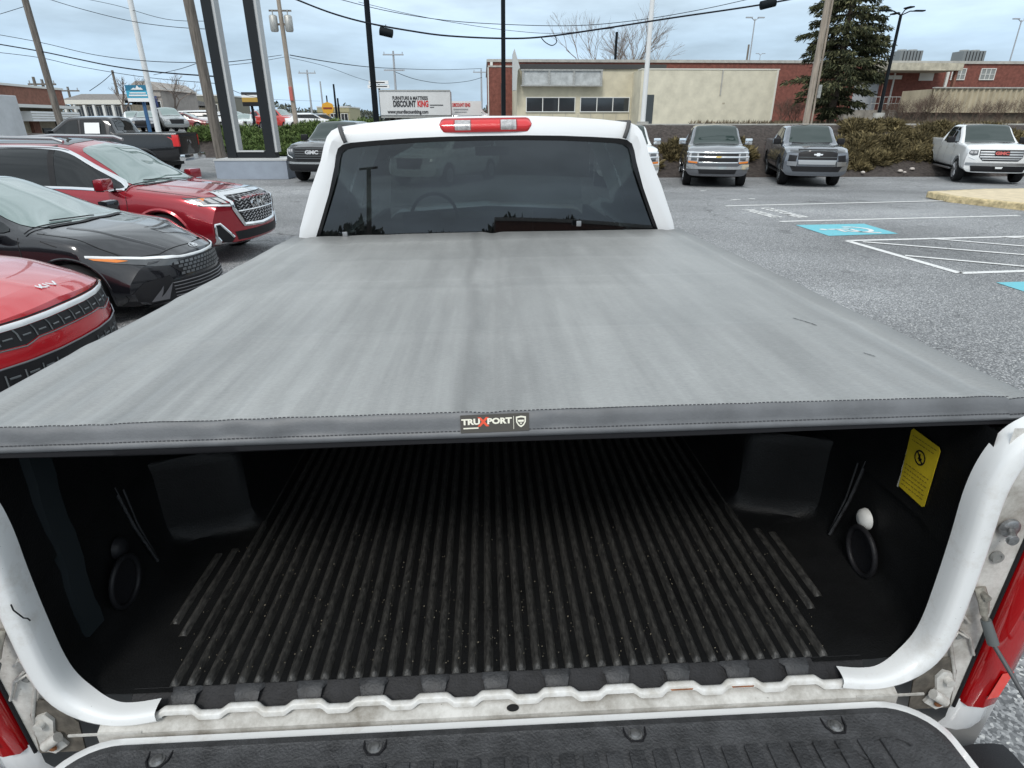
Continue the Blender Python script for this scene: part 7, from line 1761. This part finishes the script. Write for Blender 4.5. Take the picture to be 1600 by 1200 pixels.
small_car('white car far off between the restaurant and the dark lamp post', 548, 189, 110, 0, W_, 'car')
small_car('white car in front of the low discount board', 733, 184, 66, 175, (.70, .72, .74), 'car')
# ------------------------------------------------------------------ vegetation
def leafmat(name, c1, c2, c3):
    m = bpy.data.materials.new(name); m.use_nodes = True; t = m.node_tree; b = t.nodes['Principled BSDF']; N = t.nodes; L = t.links
    g = N.new('ShaderNodeNewGeometry'); r = N.new('ShaderNodeValToRGB'); L.new(g.outputs['Random Per Island'], r.inputs[0])
    r.color_ramp.elements[0].color = (*c1, 1); r.color_ramp.elements[1].color = (*c3, 1); q = r.color_ramp.elements.new(.55); q.color = (*c2, 1)
    tc = N.new('ShaderNodeTexCoord'); n = N.new('ShaderNodeTexNoise'); n.inputs['Scale'].default_value = 1.6; n.inputs['Detail'].default_value = 4; L.new(tc.outputs['Object'], n.inputs[0])
    mr = N.new('ShaderNodeMapRange'); L.new(n.outputs[0], mr.inputs[0])
    for i, x in ((1, .3), (2, .7), (3, .6), (4, 1.45)): mr.inputs[i].default_value = x
    mm = N.new('ShaderNodeMix'); mm.data_type = 'RGBA'; mm.blend_type = 'MULTIPLY'; mm.inputs[0].default_value = 1; L.new(r.outputs[0], mm.inputs[6]); L.new(mr.outputs[0], mm.inputs[7]); L.new(mm.outputs[2], b.inputs['Base Color'])
    b.inputs['Roughness'].default_value = .8; b.inputs['Specular IOR Level'].default_value = .25; return m
juniper_y = leafmat('bronze_juniper_leaf', (.055, .046, .022), (.125, .102, .05), (.25, .20, .10))
juniper_g = leafmat('green_shrub_leaf', (.04, .065, .02), (.10, .15, .045), (.20, .27, .09))
spruce_m = leafmat('spruce_needles', (.016, .022, .011), (.055, .062, .030), (.15, .145, .075))
bark = mat('bark', (.10, .078, .062), .95, noise=.4, nscale=8, bump=.8, bscale=30)
twig = mat('bare_twig', (.21, .17, .145), .95, noise=.3, nscale=5)
def blades(P, D, L_, W, rng):
    """many small triangular sprays: origins P, directions D"""
    n = len(P); D = D / np.linalg.norm(D, axis=1, keepdims=True); S = np.cross(D, rng.normal(size=(n, 3))); S /= np.linalg.norm(S, axis=1, keepdims=True)
    a = P - S * W[:, None]; b = P + S * W[:, None]; c = P + D * L_[:, None] + S * W[:, None] * .2; d = P + D * L_[:, None] * .55 + S * W[:, None] * 1.3
    V = np.stack([a, b, d, c], 1).reshape(-1, 3); F_ = np.arange(4 * n).reshape(-1, 4)
    return V, F_
def mesh_np(name, V, F_, m, par):
    me = bpy.data.meshes.new(name); me.vertices.add(len(V)); me.vertices.foreach_set('co', V.astype(np.float32).ravel()); k = F_.shape[1]
    me.loops.add(F_.size); me.loops.foreach_set('vertex_index', F_.ravel().astype(np.int32)); me.polygons.add(len(F_)); me.polygons.foreach_set('loop_start', np.arange(0, F_.size, k, dtype=np.int32)); me.polygons.foreach_set('loop_total', np.full(len(F_), k, dtype=np.int32))
    me.materials.append(m); me.update(calc_edges=True); return link(name, me, par)
def shrub(label, x, y, rx, ry, h, m, seed, n=7000, group='shrubs on the planted bank', name='juniper_shrub'):
    z = gz(x, y); o = empty(name, (x, y, z), label, 'shrub', group); rng = np.random.default_rng(seed)
    nl = 26; lx = rng.uniform(-1, 1, nl) * .78; ly = rng.uniform(-1, 1, nl) * .78; keep = lx**2 + ly**2 < .8; lx, ly = lx[keep], ly[keep]; nl = len(lx)
    lh = h * (1 - .55 * (lx**2 + ly**2)) * rng.uniform(.6, 1.05, nl); lr = rng.uniform(.22, .42, nl)
    k = rng.integers(0, nl, n); d = rng.normal(size=(n, 3)); d[:, 2] = np.abs(d[:, 2]) * .9 + .05; d /= np.linalg.norm(d, axis=1, keepdims=True); rr = rng.uniform(.55, 1.0, n)[:, None]
    P = np.stack([(lx[k] + d[:, 0] * lr[k] * rr[:, 0]) * rx, (ly[k] + d[:, 1] * lr[k] * rr[:, 0]) * ry, 0 * k], 1)
    slope = np.array([gz(x + p[0], y + p[1]) - z for p in P]); P[:, 2] = slope + lh[k] * (.35 + .65 * d[:, 2] * rr[:, 0]) + .05
    D = d * [1, 1, .55] + rng.normal(size=(n, 3)) * .35 + [0, 0, .12]
    V, F_ = blades(P, D, rng.uniform(.10, .26, n), rng.uniform(.012, .035, n), rng); mesh_np('foliage', V, F_, m, o)
    mb = MB()
    for i in range(min(8, nl)): mb.tube([(0, 0, -.1), (lx[i] * rx * .5, ly[i] * ry * .5, lh[i] * .3), (lx[i] * rx * .9, ly[i] * ry * .9, lh[i] * .55 + gz(x + lx[i] * rx, y + ly[i] * ry) - z)], [.04, .025, .012], 5)
    mb.build('stem', bark, o); return o
shr = [
 ('large bronze juniper mound directly left of the white pickup', 17.6, 26.0, 1.5, 1.3, .85), ('bronze juniper sprawling in the middle of the right bank', 15.6, 25.8, 1.5, 1.2, .95), ('tall bronze juniper near the kerb above the middle mound', 16.6, 27.3, 1.7, .9, .8),
 ('bronze juniper low on the slope right of the midsize pickup', 14.6, 25.3, 1.1, .9, .7), ('bronze juniper behind the midsize pickup bonnet', 13.2, 26.4, 1.0, .9, .75), ('bronze juniper filling the gap between the two grey pickups', 10.1, 25.9, 1.0, 1.0, 1.1),
 ('rounded juniper right of the near cab pillar', 6.35, 25.2, .75, .8, .95), ('small juniper behind the split grille pickup', 8.0, 25.9, .9, .8, .7), ('bronze juniper behind the white pickup bed', 19.4, 26.6, 1.4, 1.1, .9), ('bronze juniper beyond the white pickup roof', 21.6, 26.4, 1.4, 1.1, .9)]
for i, (lb, x, y, rx, ry, h) in enumerate(shr): shrub(lb, x, y, rx * .92, ry * .75, h * .46, juniper_y, 10 + i, int(3800 * rx * ry + 1200))
shl = [('green hedge shrub behind the black pickup tailgate', -13.2, 36.2, 1.3, 1.3, 1.0), ('green hedge shrub left of the thick wooden pole', -11.7, 35.6, 1.1, 1.2, 1.0), ('green hedge shrub low beside the pickup bumper', -15.2, 36.6, 1.2, 1.0, .9),
 ('green hedge shrub showing through the left of the sign frame', -12.6, 35.0, 1.1, 1.2, 1.05), ('green hedge shrub showing low in the sign frame', -10.3, 34.8, 1.3, 1.3, 1.1), ('green hedge shrub showing high in the sign frame', -10.0, 36.6, 1.5, 1.0, .9),
 ('green hedge shrub right of the sign frame', -8.2, 35.0, 1.1, 1.2, 1.0), ('green hedge shrub above the black pickup bonnet', -6.6, 35.4, 1.3, 1.2, .9), ('green hedge shrub at the top of the bank left of the cab', -8.0, 36.9, 1.4, .9, .75)]
for i, (lb, x, y, rx, ry, h) in enumerate(shl): shrub(lb, x, y, rx, ry * .9, h * (.75 if i < 6 else .5), juniper_g, 40 + i, int(3600 * rx * ry + 1200), 'green shrubs on the left bank', 'hedge_shrub')

# spruce
def spruce(x, y):
    z = gz(x, y); o = empty('spruce_tree', (x, y, z), 'tall dark spruce in front of the brick warehouse, taller than the frame', 'tree'); rng = np.random.default_rng(4); rnd = random.Random(4)
    H_ = 13.0; mb = MB(); mb.tube([(0, 0, -.2), (.05, 0, 3), (0, .05, 7), (.02, 0, H_)], [.26, .21, .13, .02], 10); mb.build('trunk', bark, o, smooth=60)
    bm_ = MB(); Ps = []; Ds = []
    zz = .7
    while zz < H_ - .2:
        R_ = 3.35 * (1 - (zz / H_)) ** .5 * ss(-.6, 3.2, zz) * 1.0
        for k in range(rnd.randint(6, 9)):
            a = rnd.uniform(0, 2 * pi); l_ = R_ * rnd.uniform(.62, 1.14)
            pts = [np.array([cos(a) * l_ * t, sin(a) * l_ * t, zz + l_ * (.10 * t - .34 * t * t + .12 * t ** 3)]) for t in np.linspace(0, 1, 7)]
            bm_.tube([tuple(p) for p in pts], [.035 * (1 - t * .85) for t in np.linspace(0, 1, 7)], 4, False)
            n = int(34 + 62 * l_)
            for q in range(n):
                t = rnd.uniform(.18, 1.03) ** .8; i = min(5, int(t * 6)); p = pts[i] + (pts[i + 1] - pts[i]) * (t * 6 - i); wd = .42 * l_ * (1.05 - t) * .5 + .10
                off = np.array([-sin(a), cos(a), 0]) * rnd.gauss(0, wd) + np.array([0, 0, rnd.gauss(-.07, .07)]); Ps.append(p + off); Ds.append(np.array([cos(a) * .7, sin(a) * .7, -.45]) + off * 1.2 + rng.normal(size=3) * .3)
        zz += rnd.uniform(.26, .46)
    bm_.build('branch', bark, o, fixn=False); P = np.array(Ps); D = np.array(Ds); n = len(P)
    V, F_ = blades(P, D, rng.uniform(.14, .34, n), rng.uniform(.02, .05, n), rng); mesh_np('needles', V, F_, spruce_m, o)
spruce(X(1296, 190, 43), 43)
# bare trees and brush
def bare(name, label, x, y, h, sd, spread=.42, lv=5, m=twig, cat='tree', group='bare trees behind the shops', r0=.13, z=None, multi=1, zb=None):
    o = empty(name, (x, y, gz(x, y) if z is None else z), label, cat, group); rnd = random.Random(sd); mb = MB(); mt = MB()
    def grow(p, d, l_, r, k):
        q = p + d * l_; mid = p + d * l_ * .5 + Vector((rnd.gauss(0, .05), rnd.gauss(0, .05), 0)) * l_; (mt if k == lv else mb).tube([p, mid, q], [r, r * .85, r * .68], 5 if k > 2 else 3, False)
        if k == 0: return
        for _ in range(rnd.choice((2, 3, 3))):
            dd = (d + Vector((rnd.gauss(0, spread), rnd.gauss(0, spread), rnd.gauss(.10, spread * .5)))).normalized(); grow(q if rnd.random() < .7 else mid.lerp(q, .5), dd, l_ * rnd.uniform(.62, .86), r * .62, k - 1)
    for _ in range(multi): grow(Vector((rnd.gauss(0, .2 * (multi > 1)), rnd.gauss(0, .2 * (multi > 1)), -.1)), Vector((rnd.gauss(0, .25 * (multi > 1)), rnd.gauss(0, .2 * (multi > 1)), 1)).normalized(), h * .30, r0, lv)
    mt.build('trunk', m, o, smooth=60, fixn=False); mb.build('crown', m, o, fixn=False); return o
bare('bare_tree', 'larger leafless tree rising behind the cream shop roof', X(936, 95, 66), 66, 11.5, 3, .36, 6, multi=2)
bare('bare_tree', 'smaller leafless tree right of the black pole behind the cream shop', X(992, 95, 68), 68, 9.6, 9, .36, 6, multi=2)
bare('bare_tree', 'thin leafless tree farthest right behind the cream shop', X(1024, 98, 72), 72, 7.2, 12, .4, 5)
bare('bare_tree', 'bare tree beside the plaza building behind the blue sign', X(190, 160, 58), 58, 5.2, 14, .45, 5, group='bare trees on the left')
bare('bare_tree', 'bare tree above the brown roofed shop row', X(270, 158, 68), 68, 5.8, 15, .45, 5, group='bare trees on the left')
for i, (u, y, h) in enumerate(((1225, 50, 2.2), (1242, 48, 1.9), (1378, 46, 1.7), (1400, 45, 1.9), (1422, 45, 2.0), (1442, 46, 2.2), (1460, 45, 2.4), (1490, 44, 1.9), (1525, 44, 1.8), (1560, 44, 1.9), (1593, 44, 2.0))):
    bare('brush_clump', ['brown leafless brush left of the spruce beside the cream block', 'brown brush directly left of the spruce trunk', 'low brush at the concrete lamp footing', 'brush below the warehouse canopy', 'second brush clump below the canopy', 'brush clump below the canopy end', 'tall brush at the shed corner', 'brush before the corrugated shed, left end', 'brush before the shed, above the white pickup roof', 'brush before the shed, right of the pickup roof', 'brush before the shed at the right edge'][i], X(u, 190, y), y, h, 60 + i, .5, 5, mat('brown_twig', (.13, .09, .07), .95, noise=.3, nscale=5), 'bush', 'brown brush along the warehouse', .022, multi=7)
# distant tree line on the horizon, one mass nobody could count
rng = np.random.default_rng(2); n = 26000; tx = rng.uniform(-420, 420, n); ty = 340 + rng.uniform(0, 30, n); hgt = 5.0 + 2.2 * np.sin(tx * .05) + 1.6 * np.sin(tx * .17 + 1) + 1.2 * np.sin(tx * .4); tz = rng.uniform(0, 1, n) ** .7 * np.maximum(hgt, 1.5)
P = np.stack([tx, ty, tz + 1.2], 1); D = rng.normal(size=(n, 3)) + [0, 0, .5]
V, F_ = blades(P, D, rng.uniform(.8, 2.0, n), rng.uniform(.3, .7, n), rng)
tag(mesh_np('distant_trees', V, F_, leafmat('distant_leaf', (.05, .06, .05), (.09, .10, .08), (.14, .15, .12)), None), 'thin line of distant trees along the horizon', 'trees', kind='stuff')
# dry grass on the verge behind the kerb
rng = np.random.default_rng(6); n = 9000; tx = rng.uniform(14, 44, n); ty = rng.uniform(42, 49, n); P = np.stack([tx, ty, np.full(n, 1.62)], 1); D = rng.normal(size=(n, 3)) * .5 + [0, 0, 1]
V, F_ = blades(P, D, rng.uniform(.15, .45, n), rng.uniform(.02, .04, n), rng); tag(mesh_np('dry_grass', V, F_, leafmat('dry_grass_blade', (.09, .07, .045), (.15, .12, .08), (.22, .18, .12)), None), 'dry brown grass along the foot of the warehouse', 'grass', kind='stuff')
# pale litter and stones on the mulch
rnd = random.Random(12)
for i, (u, v) in enumerate(((1425, 221), (1409, 258), (1428, 253), (1327, 245), (1413, 272), (1350, 262))):
    y = 25.2 + .5 * (i % 3); p = PY(u, v, y); x = p.x; t0 = toe(x); y = t0 + 3.6 * max(0, min(1, (p.z - .1) / 1.5)); p = PY(u, v, y); mb = MB(); s = rnd.uniform(.06, .12)
    mb.lathe([(.0001, s * .6), (s * .6, s * .5), (s, s * .15), (s * .9, -s * .3), (.0001, -s * .4)], 7, (0, 0, 0)); o = mb.build('pale_stone', mat('pale_stone', (.55, .50, .46), .9), None); o.location = (p.x, y, gz(p.x, y) + .17)
    tag(o, 'pale stones lying on the dark mulch bank', 'stone', 'pale stones on the mulch')

# ------------------------------------------------------------------ what the rear glass mirrors: the far side of the lot behind us
o, p = pole('utility_pole', 'wooden pole with crossarm behind the viewer, mirrored in the rear glass', 'utility pole', 800, 190, 10, .34, .26, 8.6, wood_pole, (0, 0), UP, 0)
o.location = (-13.6, -38, 0); mb = MB(); mb.box((0, .1, 8.5), (2.2, .12, .14)); mb.build('crossarm', wood_pole, o)
b = empty('brick_warehouse', (14, -44, 0), 'brick building behind the viewer, mirrored in the rear glass', 'building')
mb = MB(); mb.box((0, 0, 2.4), (26, 9, 4.8)); mb.build('wall', brick2, b); mb = MB(); mb.box((0, 0, 4.9), (26.3, 9.3, .25)); mb.build('coping', grey_trim, b)
for k in range(6): mb = MB(); mb.box((-10.5 + k * 4.1, 4.52, 1.7), (2.2, .08, 2.0)); mb.build('window', win_glass, b)
rng = np.random.default_rng(22); n = 26000; tx = rng.uniform(-90, 60, n); ty = -75 - rng.uniform(0, 6, n); hg = 6.2 + 1.4 * np.sin(tx * .13) + 1.0 * np.sin(tx * .4); P = np.stack([tx, ty, rng.uniform(0, 1, n) ** .8 * hg], 1)
V, F_ = blades(P, rng.normal(size=(n, 3)), rng.uniform(.6, 1.6, n), rng.uniform(.3, .6, n), rng); tag(mesh_np('tree_belt', V, F_, MATS.get('distant_leaf') or bpy.data.materials['distant_leaf'], None), 'dark belt of trees behind the viewer, mirrored in the rear glass', 'trees', kind='stuff')
small_car('white SUV parked ahead of the truck, seen through its tinted windows', 700, 285, 21.5, -118, (.70, .72, .71), 'suv')
# the showroom on the right of the lot, outside the view but mirrored in hoods and windscreens
b = empty('showroom', (24, 4, 0), 'glass fronted showroom off to the right, mirrored in the hoods of the left cars', 'building', rot=(0, 0, R(4)))
mb = MB(); mb.box((5, 0, 3.0), (10, 26, 6.0)); mb.build('wall', mat('showroom_grey', (.10, .105, .11), .6), b)
mb = MB(); mb.box((-.3, 0, 5.5), (.8, 26.4, 1.2)); mb.build('fascia', white_paint, b)
for k in range(8):
    mb = MB(); mb.box((-.03, -11.2 + 3.2 * k, 2.4), (.08, 2.8, 4.0)); w_ = mb.build('window', win_glass, b)
    mb = MB(); mb.box((-.08, -11.2 + 3.2 * k - 1.5, 2.4), (.14, .16, 4.4)); mb.build('mullion', satin, b)
